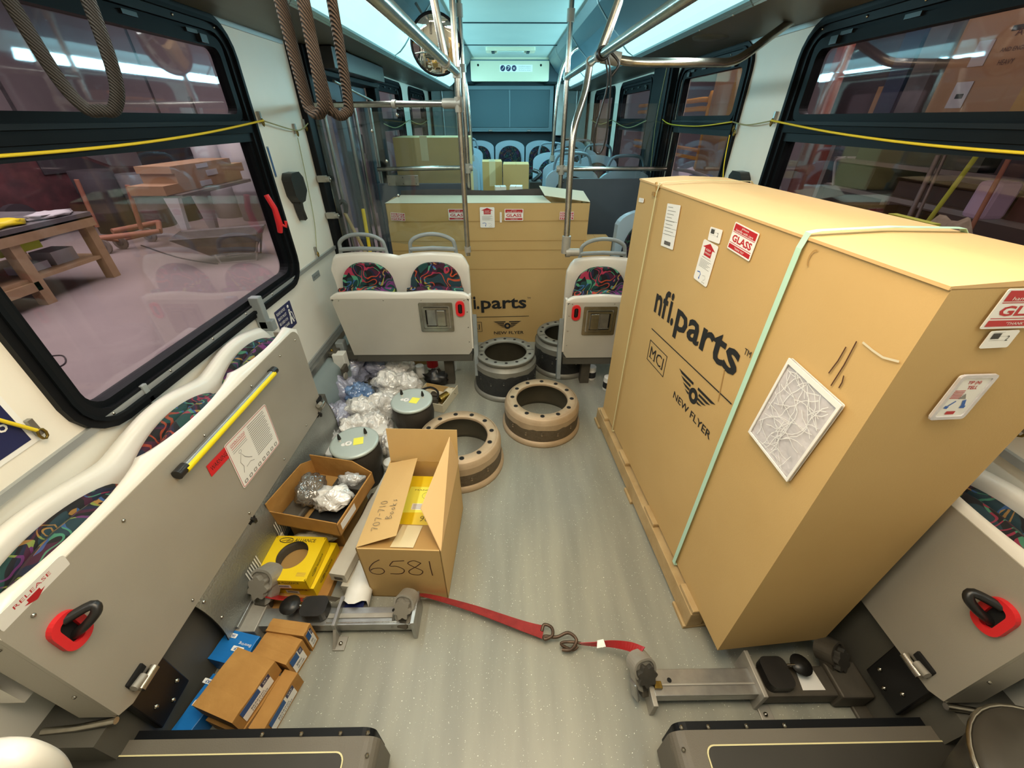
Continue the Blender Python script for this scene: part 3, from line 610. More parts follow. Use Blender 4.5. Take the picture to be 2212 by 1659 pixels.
    s.prism(rrect(0.0, 0.135, -0.015, 0.03, 0.012), 0.001, 0.002, 'white_paper', M4); s.text('RELEASE', 'red_ink', M4 @ T(0.03, 0.012, 0.0016), 0.072, 0.009)
    s.quad([(0.05, 0.0, 0.0025), (0.075, 0.0, 0.0025), (0.075, 0.008, 0.0025), (0.05, 0.008, 0.0025)], 'red_ink', M4); s.quad([(0.042, 0.0, 0.0025), (0.0625, -0.012, 0.0025), (0.083, 0.0, 0.0025)], 'red_ink', M4)
    s.build('release_label', t)
    return t
b1 = bench('long left side bench folded up, grey underside with yellow rod and warning sheet', True)
b2 = bench('right side bench folded up behind the tall cardboard crate, bare grey underside', False)
def mirror_x(o):
    for c in [o]+list(o.children_recursive):
        if c.type == 'MESH':
            me = c.data; me.transform(Matrix.Scale(-1, 4, (1, 0, 0))); me.flip_normals()
    o.location.x = -o.location.x
    for c in o.children_recursive: c.location.x = -c.location.x
mirror_x(b2)
for c in [c for c in b2.children_recursive if c.name.startswith('release_label')]: bpy.data.objects.remove(c)

# ------------------------------------------------------------------ forward-facing folding double seats
def double_seat(loc, label, side):
    """origin on the floor under the middle of the seat, front (underside) towards -y; side=+1: red ring on the right"""
    t = thing('folding_double_seat', label, 'seat', loc, 0, 'folded double seats facing the driver end', world=False)
    w = 0.40; g = side
    def X(v): return v*g
    M = frame((0, 0, 0), (1, 0, 0), (0, 0, 1))                # local z = -y
    def fx(poly): return poly if g > 0 else [(-x, y) for x, y in poly[::-1]]
    low = [(-0.35, 0.27), (w-0.02, 0.27), (w, 0.30)]+arc(w-0.035, 0.61, 0.035, 0, 90, 5)+arc(-w+0.03, 0.615, 0.03, 90, 180, 5)
    m = MB(); m.prism(fx(low), 0, 0.012, 'panel_lite', M); pan = m.build('seat_underside', t, bevel=0.003)
    for x in (-0.36, -0.1, 0.12, 0.37):
        for z in (0.635,): s = MB(); s.ball((X(x), -0.013, z), 0.004, 'steel', seg=6); s.build('screw', pan)
    for z in (0.36, 0.46, 0.56): s = MB(); s.ball((X(w-0.015), -0.013, z), 0.004, 'steel', seg=6); s.build('screw', pan)
    # white rim wrapping the panel top and free side
    rows = []
    n = 40
    for i in range(n+1):
        x = -w-0.005+(2*w+0.01)*i/n; u = abs(x)/w
        dip = 0.006*math.cos(2*PI*(x/w)); z = 0.685-dip-(0.02*max(0, (u-0.93)/0.07) if u > 0.93 else 0)
        rows.append([(X(x), -0.010, 0.640), (X(x), -0.014, z-0.012), (X(x), -0.006, z), (X(x), 0.012, z-0.002), (X(x), 0.02, z-0.03), (X(x), 0.02, 0.60)])
    m = MB(); m.grid(rows, 'shell', caps=True); m.bb(X(w-0.002), X(w+0.010), -0.008, 0.03, 0.31, 0.66, 'shell'); m.build('seat_rim', t)
    for c in (-0.5, 0.5):
        cx = c*w; rows = []
        for k in range(21):
            a = -0.165+0.33*k/20; hh = 0.012*(1-(a/0.17)**2); rows.append([(cx+a, 0.022, 0.66), (cx+a, 0.026, 0.684+hh), (cx+a, 0.045, 0.688+hh), (cx+a, 0.06, 0.66)])
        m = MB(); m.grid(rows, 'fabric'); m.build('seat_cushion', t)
    # backrest shell with an arched cushion per place
    out = []
    for i in range(41):
        x = -w+2*w*i/40; u = abs(x)/w; hump = abs(math.sin(PI*x/w))**0.8
        z = 0.862+0.022*hump-(0.06*((u-0.88)/0.12)**2 if u > 0.88 else 0); out.append((x, z))
    back = []; 
    for x, z in out: back.append([(X(x), 0.115, 0.30), (X(x), 0.105, z-0.10), (X(x), 0.085, z-0.02), (X(x), 0.10, z), (X(x), 0.13, z-0.01), (X(x), 0.145, z-0.06), (X(x), 0.15, 0.30)])
    m = MB(); m.grid(back, 'shell', caps=True); m.build('backrest_shell', t)
    for c in (-0.5, 0.5):
        cx = c*w; pl = [(cx-0.155, 0.66)]+[(cx-a*0.155, 0.66+0.165*math.sqrt(max(0, 1-abs(a)**2.6))) for a in [1-2*k/24 for k in range(25)]]+[(cx+0.155, 0.60), (cx-0.155, 0.60)]
        Mb = frame((0, 0.103, 0), (1, 0, 0), (0, 0, 1)) @ Matrix.Rotation(-0.10, 4, 'X') @ T(0, 0, -0.072)
        Mb = frame((0, 0.086, 0), (1, 0, 0), (0, 0.0, 1))
        m = MB(); m.prism(pl, -0.02, 0.012, 'fabric', Mb); m.build('back_cushion', t, bevel=0.008)
        p = [(cx-0.135, 0.11, 0.84), (cx-0.128, 0.11, 0.90)]+[(cx+0.128*math.cos(math.radians(a)), 0.11, 0.915+0.062*math.sin(math.radians(a))) for a in range(170, 5, -15)]+[(cx+0.128, 0.11, 0.90), (cx+0.135, 0.11, 0.84)]
        m = MB(); m.tube(smooth_path(p, 3), 0.011, 'grab', 10); m.tube([(cx-0.13, 0.105, 0.895), (cx, 0.10, 0.902), (cx+0.13, 0.105, 0.895)], 0.012, 'grab', 8); m.build('grab_handle', t)
    m = MB(); m.bb(X(-0.34), X(w), -0.005, 0.10, 0.215, 0.268, 'kick'); m.bb(X(-0.42), X(-0.30), 0.0, 0.12, 0.23, 0.29, 'kick'); m.build('cross_rail', t, bevel=0.004)
    m = MB(); m.box((X(-0.43), 0.02, 0.29), (0.05, 0.06, 0.13), 'grab'); m.build('wall_bracket', t, bevel=0.006)
    m = MB(); m.prism([(-0.05, 0.13), (0.0, 0.12), (0.028, 0.30), (0.02, 0.52), (0.0, 0.54), (-0.01, 0.34)], -0.012, 0.012, 'grab', frame((X(w+0.025), 0, 0), (0, 1, 0), (0, 0, 1)))
    m.ball((X(w+0.04), 0.0, 0.25), 0.006, 'steel', seg=6); m.build('side_arm', t, bevel=0.005)
    # chromed buckle recess
    bx = 0.20
    def Rr(x0, x1, z0, z1, r): return fx([(p[0], p[1]) for p in rrect(x0, x1, z0, z1, r)])
    m = MB(); m.ringprism(Rr(bx-0.10, bx+0.10, 0.435, 0.62, 0.008), Rr(bx-0.082, bx+0.082, 0.455, 0.60, 0.006), 0.008, 0.020, 'steel', M)
    m.ringprism(Rr(bx-0.075, bx+0.075, 0.462, 0.593, 0.006), Rr(bx-0.062, bx+0.062, 0.474, 0.581, 0.004), 0.008, 0.030, 'steel', M); bk = m.build('buckle_plate', t, bevel=0.003)
    m = MB(); m.bb(X(bx-0.055), X(bx-0.002), -0.024, -0.010, 0.478, 0.577, 'alu'); m.bb(X(bx+0.006), X(bx+0.055), -0.034, -0.010, 0.478, 0.577, 'steel'); m.bb(X(bx-0.062), X(bx-0.052), -0.016, -0.012, 0.48, 0.575, 'blackpl'); m.build('buckle_latch', bk, bevel=0.003)
    rx = 0.345
    m = MB(); m.ringprism(Rr(rx-0.026, rx+0.026, 0.535, 0.63, 0.024), Rr(rx-0.012, rx+0.012, 0.552, 0.613, 0.011), 0.010, 0.024, 'red', M); m.build('release_ring', t, bevel=0.003)
    m = MB(); m.prism(Rr(rx-0.013, rx+0.013, 0.551, 0.614, 0.011), 0.010, 0.016, 'hole', M); m.tube([(X(rx), -0.018, 0.56), (X(rx), -0.028, 0.585), (X(rx), -0.020, 0.607)], 0.007, 'blackpl', 8); m.build('pull_strap', t)
    for z in (0.0,):
        m = MB(); m.bb(X(0.20), X(0.26), 0.05, 0.11, 0.0, 0.23, 'cast_dark'); m.build('leg', t, bevel=0.004)
    return t
double_seat((-0.685, 2.20, 0.0), 'folded double seat on the left with chrome buckle plate beside the window wall', 1)
double_seat((0.695, 2.20, -0.03), 'folded double seat on the right, half hidden by the tall cardboard crate', -1)
# ------------------------------------------------------------------ printing and stickers
def logo(m, M, w):
    """nfi.parts mark: w = width of the word"""
    h = w*0.26
    m.text('nf', 'ink', M, w*0.20, h*0.76, bold=0.02); m.text('i.', 'ink', M @ T(w*0.215, 0, 0), w*0.085, h*0.78, bold=0.03)
    m.text('parts', 'ink', M @ T(w*0.325, -h*0.22, 0), w*0.675, h*0.86, bold=0.02)
    m.text('TM', 'ink', M @ T(w*1.01, h*0.56, 0), w*0.05, w*0.03)
    z = 0.0008
    m.quad([(w*0.02, -h*0.50, z), (w*1.04, -h*0.50, z), (w*1.04, -h*0.47, z), (w*0.02, -h*0.47, z)], 'ink', M)
    # boxed letters
    m.ringprism([(0.03*w, -h*1.42), (0.32*w, -h*1.42), (0.32*w, -h*0.80), (0.03*w, -h*0.80)], [(0.036*w, -h*1.40), (0.314*w, -h*1.40), (0.314*w, -h*0.82), (0.036*w, -h*0.82)], 0.0003, z, 'ink', M)
    m.text('MCI', 'ink', M @ T(0.065*w, -h*1.28, 0), 0.22*w, h*0.34)
    for x in (0.065, 0.09, 0.135, 0.262): m.quad([(w*(x-0.008), -h*1.285, z), (w*(x+0.02), -h*1.285, z), (w*(x+0.02), -h*1.265, z), (w*(x-0.008), -h*1.265, z)], 'ink', M)
    # winged ring
    cx, cy = 0.71*w, -h*1.08; r = h*0.19
    m.ringprism([(cx+r*math.cos(a), cy+r*math.sin(a)) for a in [2*PI*k/28 for k in range(28)]], [(cx+r*0.42*math.cos(a), cy+r*0.42*math.sin(a)) for a in [2*PI*k/28 for k in range(28)]], 0.0003, z, 'ink', M)
    for s in (-1, 1):
        for k, (yo, ln, th) in enumerate(((0.26, 0.215, 0.065), (0.15, 0.175, 0.06), (0.045, 0.14, 0.055), (-0.055, 0.105, 0.05))):
            y = cy+yo*h; x0 = cx+s*(r*1.02 if k else r*0.55); x1 = cx+s*ln*w
            q = [(x0, y-th*h/2, z), (x1-s*0.04*w, y-th*h/2, z), (x1, y+th*h/2, z), (x0, y+th*h/2, z)]
            m.quad(q if s > 0 else q[::-1], 'ink', M)
    m.text('NEW FLYER', 'ink', M @ T(0.50*w, -h*1.62, 0), 0.46*w, h*0.19, bold=0.01)
def st_base(w, h, M, r=0.003): m = MB(); m.prism(rrect(0, w, 0, h, r, 2), 0.0, 0.0012, 'white_paper', M); return m
def st_glass(M, w, h, par):
    m = st_base(w, h, M); z = 0.0016; Z = T(0, 0, 0.001)
    m.quad([(w*0.04, h*0.70, z), (w*0.96, h*0.70, z), (w*0.96, h*0.96, z), (w*0.04, h*0.96, z)], 'red_ink', M)
    m.text('please', 'white_paper', M @ T(w*0.36, h*0.84, 0.0014), w*0.28, h*0.09); m.text('handle with care', 'white_paper', M @ T(w*0.14, h*0.725, 0.0014), w*0.72, h*0.09)
    m.quad([(w*0.04, h*0.655, z), (w*0.96, h*0.655, z), (w*0.96, h*0.675, z), (w*0.04, h*0.675, z)], 'red_ink', M)
    m.text('GLASS', 'red_ink', M @ T(w*0.09, h*0.33, 0.001), w*0.82, h*0.26, bold=0.03)
    m.quad([(w*0.04, h*0.26, z), (w*0.96, h*0.26, z), (w*0.96, h*0.28, z), (w*0.04, h*0.28, z)], 'red_ink', M)
    m.quad([(w*0.04, h*0.06, z), (w*0.96, h*0.06, z), (w*0.96, h*0.22, z), (w*0.04, h*0.22, z)], 'red_ink', M)
    m.text('"THANK YOU"', 'white_paper', M @ T(w*0.30, h*0.10, 0.0014), w*0.42, h*0.075)
    o = m.build('glass_sticker', par); o['label'] = 'red and white glass warning sticker'
def st_up(M, w, h, par):
    m = st_base(w, h, M, 0.006); z = 0.0016
    m.quad([(w*0.26, h*0.66, z), (w*0.74, h*0.66, z), (w*0.74, h*0.84, z), (w*0.92, h*0.84, z), (w*0.5, h*0.97, z), (w*0.08, h*0.84, z), (w*0.26, h*0.84, z)], 'red_ink', M)
    m.text('KEEP', 'white_paper', M @ T(w*0.34, h*0.79, 0.0014), w*0.32, h*0.045); m.text('UPRIGHT', 'white_paper', M @ T(w*0.29, h*0.71, 0.0014), w*0.42, h*0.045)
    m.text('IMPORTANT NOTICE', 'grey_ink', M @ T(w*0.2, h*0.60, 0.001), w*0.6, h*0.025)
    for i in range(7): m.quad([(w*0.14, h*(0.55-i*0.03), z), (w*(0.86-0.1*(i % 3)), h*(0.55-i*0.03), z), (w*(0.86-0.1*(i % 3)), h*(0.56-i*0.03), z), (w*0.14, h*(0.56-i*0.03), z)], 'grey_ink', M)
    m.stroke([(w*0.15, h*0.22), (w*0.33, h*0.24), (w*0.40, h*0.20), (w*0.36, h*0.10)], h*0.025, 'blue_ink', M, z); m.stroke([(w*0.34, h*0.11), (w*0.38, h*0.07)], h*0.04, 'blue_ink', M, z)
    m.stroke([(w*0.55, h*0.2), (w*0.72, h*0.22), (w*0.78, h*0.14), (w*0.66, h*0.1)], h*0.008, 'grey_ink', M, z); m.text('seal', 'grey_ink', M @ T(w*0.6, h*0.04, 0.001), w*0.2, h*0.03)
    o = m.build('upright_sticker', par); o['label'] = 'white sticker with a red house-shaped up arrow'
def st_stack(M, w, h, par):
    m = st_base(w, h, M); z = 0.0016
    for i, tx in enumerate(('DO NOT', 'DOUBLE', 'STACK')):
        m.quad([(w*0.03, h*(0.68-0.32*i), z), (w*0.97, h*(0.68-0.32*i), z), (w*0.97, h*(0.95-0.32*i), z), (w*0.03, h*(0.95-0.32*i), z)], 'red_ink', M)
        m.text(tx, 'white_paper', M @ T(w*0.08, h*(0.72-0.32*i), 0.0014), w*0.84, h*0.19, bold=0.02)
    o = m.build('stack_sticker', par); o['label'] = 'small red and white do not double stack sticker'
def st_ship(M, w, h, par, name='shipping_label', bars=True, num='2'):
    m = st_base(w, h, M); z = 0.0016
    n = 9 if h > w else 3
    for i in range(n):
        y = h*(0.92-0.7*i/n); m.quad([(w*0.12, y, z), (w*(0.5+0.35*((i*37) % 10)/10), y, z), (w*(0.5+0.35*((i*37) % 10)/10), y+h*0.012, z), (w*0.12, y+h*0.012, z)], 'grey_ink', M)
    if bars:
        a, b, y0, y1 = (w*0.25, w*0.75, h*0.06, h*0.15) if h > w else (w*0.12, w*0.42, h*0.55, h*0.88)
        for i in range(16): x = a+(b-a)*i/16; m.quad([(x, y0, z), (x+(b-a)/30*(1+i % 2), y0, z), (x+(b-a)/30*(1+i % 2), y1, z), (x, y1, z)], 'ink', M)
        for q in (0.62, 0.45, 0.3) if h > w else (): m.quad([(0, h*q, z), (w, h*q, z), (w, h*q+0.001, z), (0, h*q+0.001, z)], 'grey_ink', M)
    if w > h and num: m.text(num, 'ink', M @ T(w*0.68, h*0.42, 0.001), w*0.10, h*0.3)
    m.build(name, par)

# ------------------------------------------------------------------ the tall crate on the right
A4 = math.radians(4.6); LX, LY = math.sin(-A4), math.cos(A4)
NB = Vector((0.595, 0.552, 0.12)); UL = Vector((LX, LY, 0)); UW = Vector((LY, -LX, 0)); LEN, WID, HT = 1.268, 0.362, 1.186
FB = NB+UL*LEN
crate = thing('glass_crate', 'tall tan cardboard crate strapped with mint band, standing on the right', 'box', tuple(NB+UL*LEN/2+UW*WID/2), world=True)
ML = frame(FB, -UL, (0, 0, 1))       # long face towards the aisle
MN = frame(NB, UW, (0, 0, 1))        # short face towards the camera
MT = frame(NB+Vector((0, 0, HT)), UW, UL)
m = MB()
def cratebox(m):
    n = 14; rows = []
    # shell as bent sheet: gentle bow of the long face and a dent near the far top corner
    def P(u, v, z): return FB-UL*u+UW*v+Vector((0, 0, z))
    g = []
    for j in range(9):
        z = HT*j/8; row = []
        for i in range(n+1):
            u = LEN*i/n; bow = 0.003*math.sin(PI*u/LEN)*math.sin(PI*j/8); row.append(P(u, -bow, z))
        g.append(row)
    m.grid(g, 'cardboard', smooth=True)
    m.quad([P(LEN, 0, 0), P(LEN, WID, 0), P(LEN, WID, HT), P(LEN, 0, HT)], 'cardboard')
    m.quad([P(0, WID, 0), P(0, 0, 0), P(0, 0, HT), P(0, WID, HT)], 'cardboard')
    m.quad([P(LEN, WID, 0), P(0, WID, 0), P(0, WID, HT), P(LEN, WID, HT)], 'cardboard')
    m.quad([P(0, 0, 0), P(0, WID, 0), P(LEN, WID, 0), P(LEN, 0, 0)], 'cardboard')
    z = HT+0.012; e = 0.004
    top = []
    for i in range(n+1):
        u = LEN*i/n; top.append([P(u, -e, HT-0.002), P(u, -e, HT+0.004), P(u, WID*0.48, z-0.004*math.sin(PI*u/LEN)), P(u, WID*0.52, z-0.004*math.sin(PI*u/LEN)), P(u, WID+e, HT+0.004), P(u, WID+e, HT-0.002)])
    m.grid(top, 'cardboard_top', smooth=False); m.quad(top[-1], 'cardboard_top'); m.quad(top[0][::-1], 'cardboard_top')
cratebox(m); logo_M, lw, lh = framepx(ML, (1414, 672), (1581, 812), (1424, 625)); logo(m, logo_M @ T(0, 0, 0.0034), lw*1.03)
# creases and torn marks on the board
m.stroke([(LEN-0.40, 0.80), (LEN-0.38, 0.70)], 0.004, 'cardboard_in', ML, 0.0042)
for a, b in (((1794, 806), (1832, 749)), ((1799, 833), (1855, 737)), ((1816, 838), (1827, 811))):
    pa = ML.inverted() @ onplane(*a, ML); pb = ML.inverted() @ onplane(*b, ML); m.stroke([pa, (pa+pb)/2+Vector((0.002, 0, 0)), pb], 0.0025, 'marker', ML, 0.0042)
c0 = ML.inverted() @ onplane(1760, 560, ML); m.stroke([(c0.x+0.012*math.cos(a), c0.y+0.018*math.sin(a)) for a in [math.radians(80+18*k) for k in range(10)]], 0.003, 'cardboard_in', ML, 0.0042)
pc = [ML.inverted() @ onplane(*q, ML) for q in ((1868, 739), (1890, 757), (1912, 772), (1947, 781))]; m.stroke(pc, 0.004, 'cardboard_pale', ML, 0.0042)
m.build('carton', crate)
def mk(Pl, bl, br, tl, fn, *a):
    M_, w_, h_ = framepx(Pl, bl, br, tl); fn(M_ @ T(0, 0, 0.004), w_, h_, crate, *a)
mk(ML, (1574, 535), (1622, 565), (1592, 478), st_glass)
mk(ML, (1501, 600), (1529, 621), (1528, 518), st_up)
mk(ML, (1430, 530), (1456, 540), (1448, 440), st_ship)
mk(ML, (1532, 518), (1557, 527), (1540, 490), st_ship, 'parts_label')
mk(ML, (1382, 436), (1392, 438), (1383, 427), st_ship, 'small_label', False)
mk(MN, (2108, 708), (2262, 704), (2166, 622), st_glass)
mk(MN, (2107, 750), (2168, 747), (2133, 713), st_ship, 'parts_label')
M_, w, h = framepx(MN, (2000, 898), (2068, 895), (2058, 809)); M_ = M_ @ T(0, 0, 0.003)
m = MB(); m.prism(rrect(0, w, 0, h, 0.004, 2), 0, 0.005, 'white_paper', M_); m.ringprism(rrect(-0.003, w+0.003, -0.003, h+0.003, 0.006, 2), rrect(0.004, w-0.004, 0.004, h-0.004, 0.004, 2), 0.003, 0.007, 'pouch', M_)
z = 0.0056; m.text('TIP (N)', 'red_ink', M_ @ T(w*0.30, h*0.80, 0.005), w*0.4, h*0.09, bold=0.02); m.text('TELL', 'red_ink', M_ @ T(w*0.40, h*0.70, 0.005), w*0.3, h*0.08, bold=0.02)
for i in range(6): m.quad([(w*0.10, h*(0.66-i*0.035), z), (w*0.42, h*(0.66-i*0.035), z), (w*0.42, h*(0.675-i*0.035), z), (w*0.10, h*(0.675-i*0.035), z)], 'red_ink', M_)
m.add([(w*0.38, h*0.47, z), (w*0.62, h*0.47, z), (w*0.50, h*0.60, z)], [(0, 1, 2)], 'grey_ink', False, M_)
m.stroke([(w*0.38, h*0.42), (w*0.24, h*0.30)], h*0.03, 'blue_ink', M_, z); m.stroke([(w*0.16, h*0.28), (w*0.28, h*0.26)], h*0.06, 'blue_ink', M_, z); m.stroke([(w*0.62, h*0.44), (w*0.72, h*0.28)], h*0.07, 'blue_ink', M_, z); m.stroke([(w*0.64, h*0.27), (w*0.80, h*0.27)], h*0.06, 'blue_ink', M_, z)
m.quad([(w*0.34, h*0.09, z), (w*0.62, h*0.09, z), (w*0.62, h*0.17, z), (w*0.34, h*0.17, z)], 'red_ink', M_)
o = m.build('tilt_indicator', crate); o['label'] = 'small white framed tip indicator card with blue arrows'
# plastic document pouch with a crackled white sheet
M_, w, h = framepx(ML, (1627, 932), (1712, 1040), (1714, 770)); M_ = M_ @ T(0, 0, 0.006)
rr_ = [[(w*i/14, h*j/18, 0.004+0.004*mnoise.noise((i*0.5, j*0.5, 2))) for i in range(15)] for j in range(19)]
m = MB(); m.grid(rr_, 'pouch', M=M_); m.prism(rrect(0, w, 0, h, 0.003, 2), 0, 0.001, 'white_paper', M_)
rnd = random.Random(5)
def crackline(x, y, a, n):
    p = [(x, y)]
    for k in range(n):
        a += rnd.uniform(-0.5, 0.5); x += 0.016*math.cos(a); y += 0.016*math.sin(a)
        if not (0.01 < x < w-0.01 and 0.01 < y < h-0.01): break
        p.append((x, y))
        if rnd.random() < 0.22 and n > 5: crackline(x, y, a+rnd.choice((-1, 1))*0.8, n//2)
    if len(p) > 2: m.stroke(p, 0.0013, 'crack', M_, 0.0088)
for k in range(20): crackline(rnd.uniform(0.02, w-0.02), rnd.uniform(0.02, h-0.02), rnd.uniform(0, 6.3), 16)
m.ringprism([(0, 0), (w, 0), (w, h), (0, h)], [(0.006, 0.006), (w-0.006, 0.006), (w-0.006, h-0.012), (0.006, h-0.012)], 0.006, 0.0085, 'white_paper', M_)
o = m.build('document_pouch', crate); o['label'] = 'clear pouch with a crackled white sheet'
# bands
def band(u, wd, mt, name, lab, bump=0.006):
    m = MB(); d = 0.0105; p = [(-0.004, -d), (HT*0.5, -d-0.003), (HT-0.02, -d), (HT+0.012, -d*0.3), (HT+0.016, 0.02), (HT+0.020, WID*0.5), (HT+0.014, WID-0.01), (HT, WID+0.006), (HT*0.4, WID+0.004), (-0.004, WID+0.004), (-0.006, WID/2)]
    rows = [[FB-UL*(u+q)+UW*v+Vector((0, 0, z)) for z, v in p] for q in (-wd/2, wd/2)]
    m.grid(rows, mt, closed=True, smooth=False); o = m.build(name, crate, solid=0.001); o['label'] = lab
um = (ML.inverted() @ onplane(1600, 870, ML)).x
band(um, 0.0165, 'mint', 'packing_band', 'pale mint plastic band')
uc = (ML.inverted() @ onplane(1366, 720, ML)).x
band(uc, 0.008, 'creamstrap', 'packing_band', 'thin cream plastic band')
m = MB(); m.box((0, 0, 0), (0.03, 0.03, 0.012), 'cardboard_in', Matrix.Translation(FB-UL*(uc-0.03)+UW*0.006+Vector((0, 0, HT-0.03)))); m.tube([FB-UL*(uc+0.01)+Vector((0, 0, HT+0.004)), FB-UL*(uc-0.02)+UW*0.0+Vector((0, 0, HT-0.02)), FB-UL*(uc-0.04)+Vector((0, 0, HT+0.008))], 0.005, 'cardboard_in', 6); m.build('edge_protector', crate)
# pallet
PM = Matrix.Translation((0, 0, 0))
pal = thing('wooden_pallet', 'narrow raw wood pallet under the tall crate on the right', 'pallet', tuple(NB+UL*0.7+UW*0.2-Vector((0, 0, 0.12))), world=True)
def PB(u0, u1, v0, v1, z0, z1, nm):
    m = MB(); M = frame(NB-Vector((0, 0, 0.12)), UW, UL); m.bb(v0, v1, u0, u1, z0, z1, 'wood', M); m.build(nm, pal, bevel=0.003)
PB(0.12, 1.30, -0.022, 0.035, 0.018, 0.098, 'stringer'); PB(0.10, 1.30, 0.30, 0.37, 0.018, 0.098, 'stringer')
for u in (0.10, 0.45, 0.8, 1.15): PB(u+0.02, u+0.12, -0.02, 0.37, 0.100, 0.118, 'top_board'); 
for u in (0.10, 0.65, 1.20): PB(u+0.02, u+0.11, -0.03, 0.37, 0.0, 0.018, 'bottom_board')

# ------------------------------------------------------------------ the long carton behind the double seats
FX0, FX1, FY, FD, FH = -0.872, 0.50, 2.86, 0.27, 1.045
car = thing('long_glass_carton', 'long upright cardboard carton with open top, standing behind the double seats', 'box', ((FX0+FX1)/2, FY+FD/2, 0), world=True)
MF = frame((FX0, FY, 0), (1, 0, 0), (0, 0, 1)); WF = FX1-FX0
m = MB()
m.grid([[(x, FY-0.006*math.sin(PI*(x-FX0)/WF)*math.sin(PI*z/FH), z) for x in [FX0+WF*i/10 for i in range(11)]] for z in [FH*j/8 for j in range(9)]], 'cardboard')
for a, b, c, d in ((FX0, FX0+0.004, FY, FY+FD), (FX1-0.004, FX1, FY, FY+FD), (FX0, FX1, FY+FD-0.004, FY+FD)): m.bb(a, b, c, d, 0, FH, 'cardboard')
for z in (0.93, 0.80, 0.735, 0.60): m.quad([(0.0, z, 0.008), (WF, z+0.004, 0.008), (WF, z+0.007, 0.008), (0, z+0.003, 0.008)], 'cardboard_in', MF)
lg, lw_, _ = framepx(MF, (993, 671), (1137, 668), (993, 640)); logo(m, lg @ T(0, 0.012, 0.009), lw_)
body = m.build('carton', car)
m = MB(); m.quad([(FX0-0.003, FY, FH+0.002), (FX1-0.26, FY, FH+0.002), (FX1-0.30, FY+FD-0.03, FH+0.012), (FX0+0.05, FY+FD, FH+0.012)], 'cardboard_pale')
m.quad([(FX1-0.26, FY, FH+0.001), (FX1, FY, FH+0.001), (FX1-0.02, FY+0.03, FH-0.01), (FX1-0.25, FY+0.12, FH-0.01)], 'cardboard_in'); m.build('top_flap', car)
m = MB(); m.quad([(FX1, FY+0.005, FH+0.004), (FX1-0.02, FY+FD*0.7, FH+0.045), (FX1-0.33, FY+FD*0.8, FH+0.075), (FX1-0.30, FY+FD*0.25, FH+0.035)], 'cardboard_pale'); m.build('side_flap', car, solid=0.003)
m = MB(); m.grid([[(x, FY+FD-0.002, FH-0.01), (x, FY+FD+0.012, FH+0.045+0.006*math.sin(9*x))] for x in [FX0+0.05+(WF-0.3)*i/12 for i in range(13)]], 'darkbox', smooth=False); m.build('back_flap', car)
def mkf(bl, br, tl, fn, *a):
    M_, w_, h_ = framepx(MF, bl, br, tl); fn(M_ @ T(0, 0, 0.009), w_, h_, car, *a)
mkf((970, 475), (1010, 475), (969, 451), st_glass); mkf((1090, 476), (1130, 476), (1088, 451), st_glass)
mkf((1038, 491), (1069, 491), (1037, 447), st_up); mkf((846, 475), (876, 477), (844, 458), st_stack); mkf((1208, 474), (1238, 474), (1207, 457), st_stack)
mkf((1080, 480), (1084, 480), (1076, 458), st_ship, 'torn_label', False)
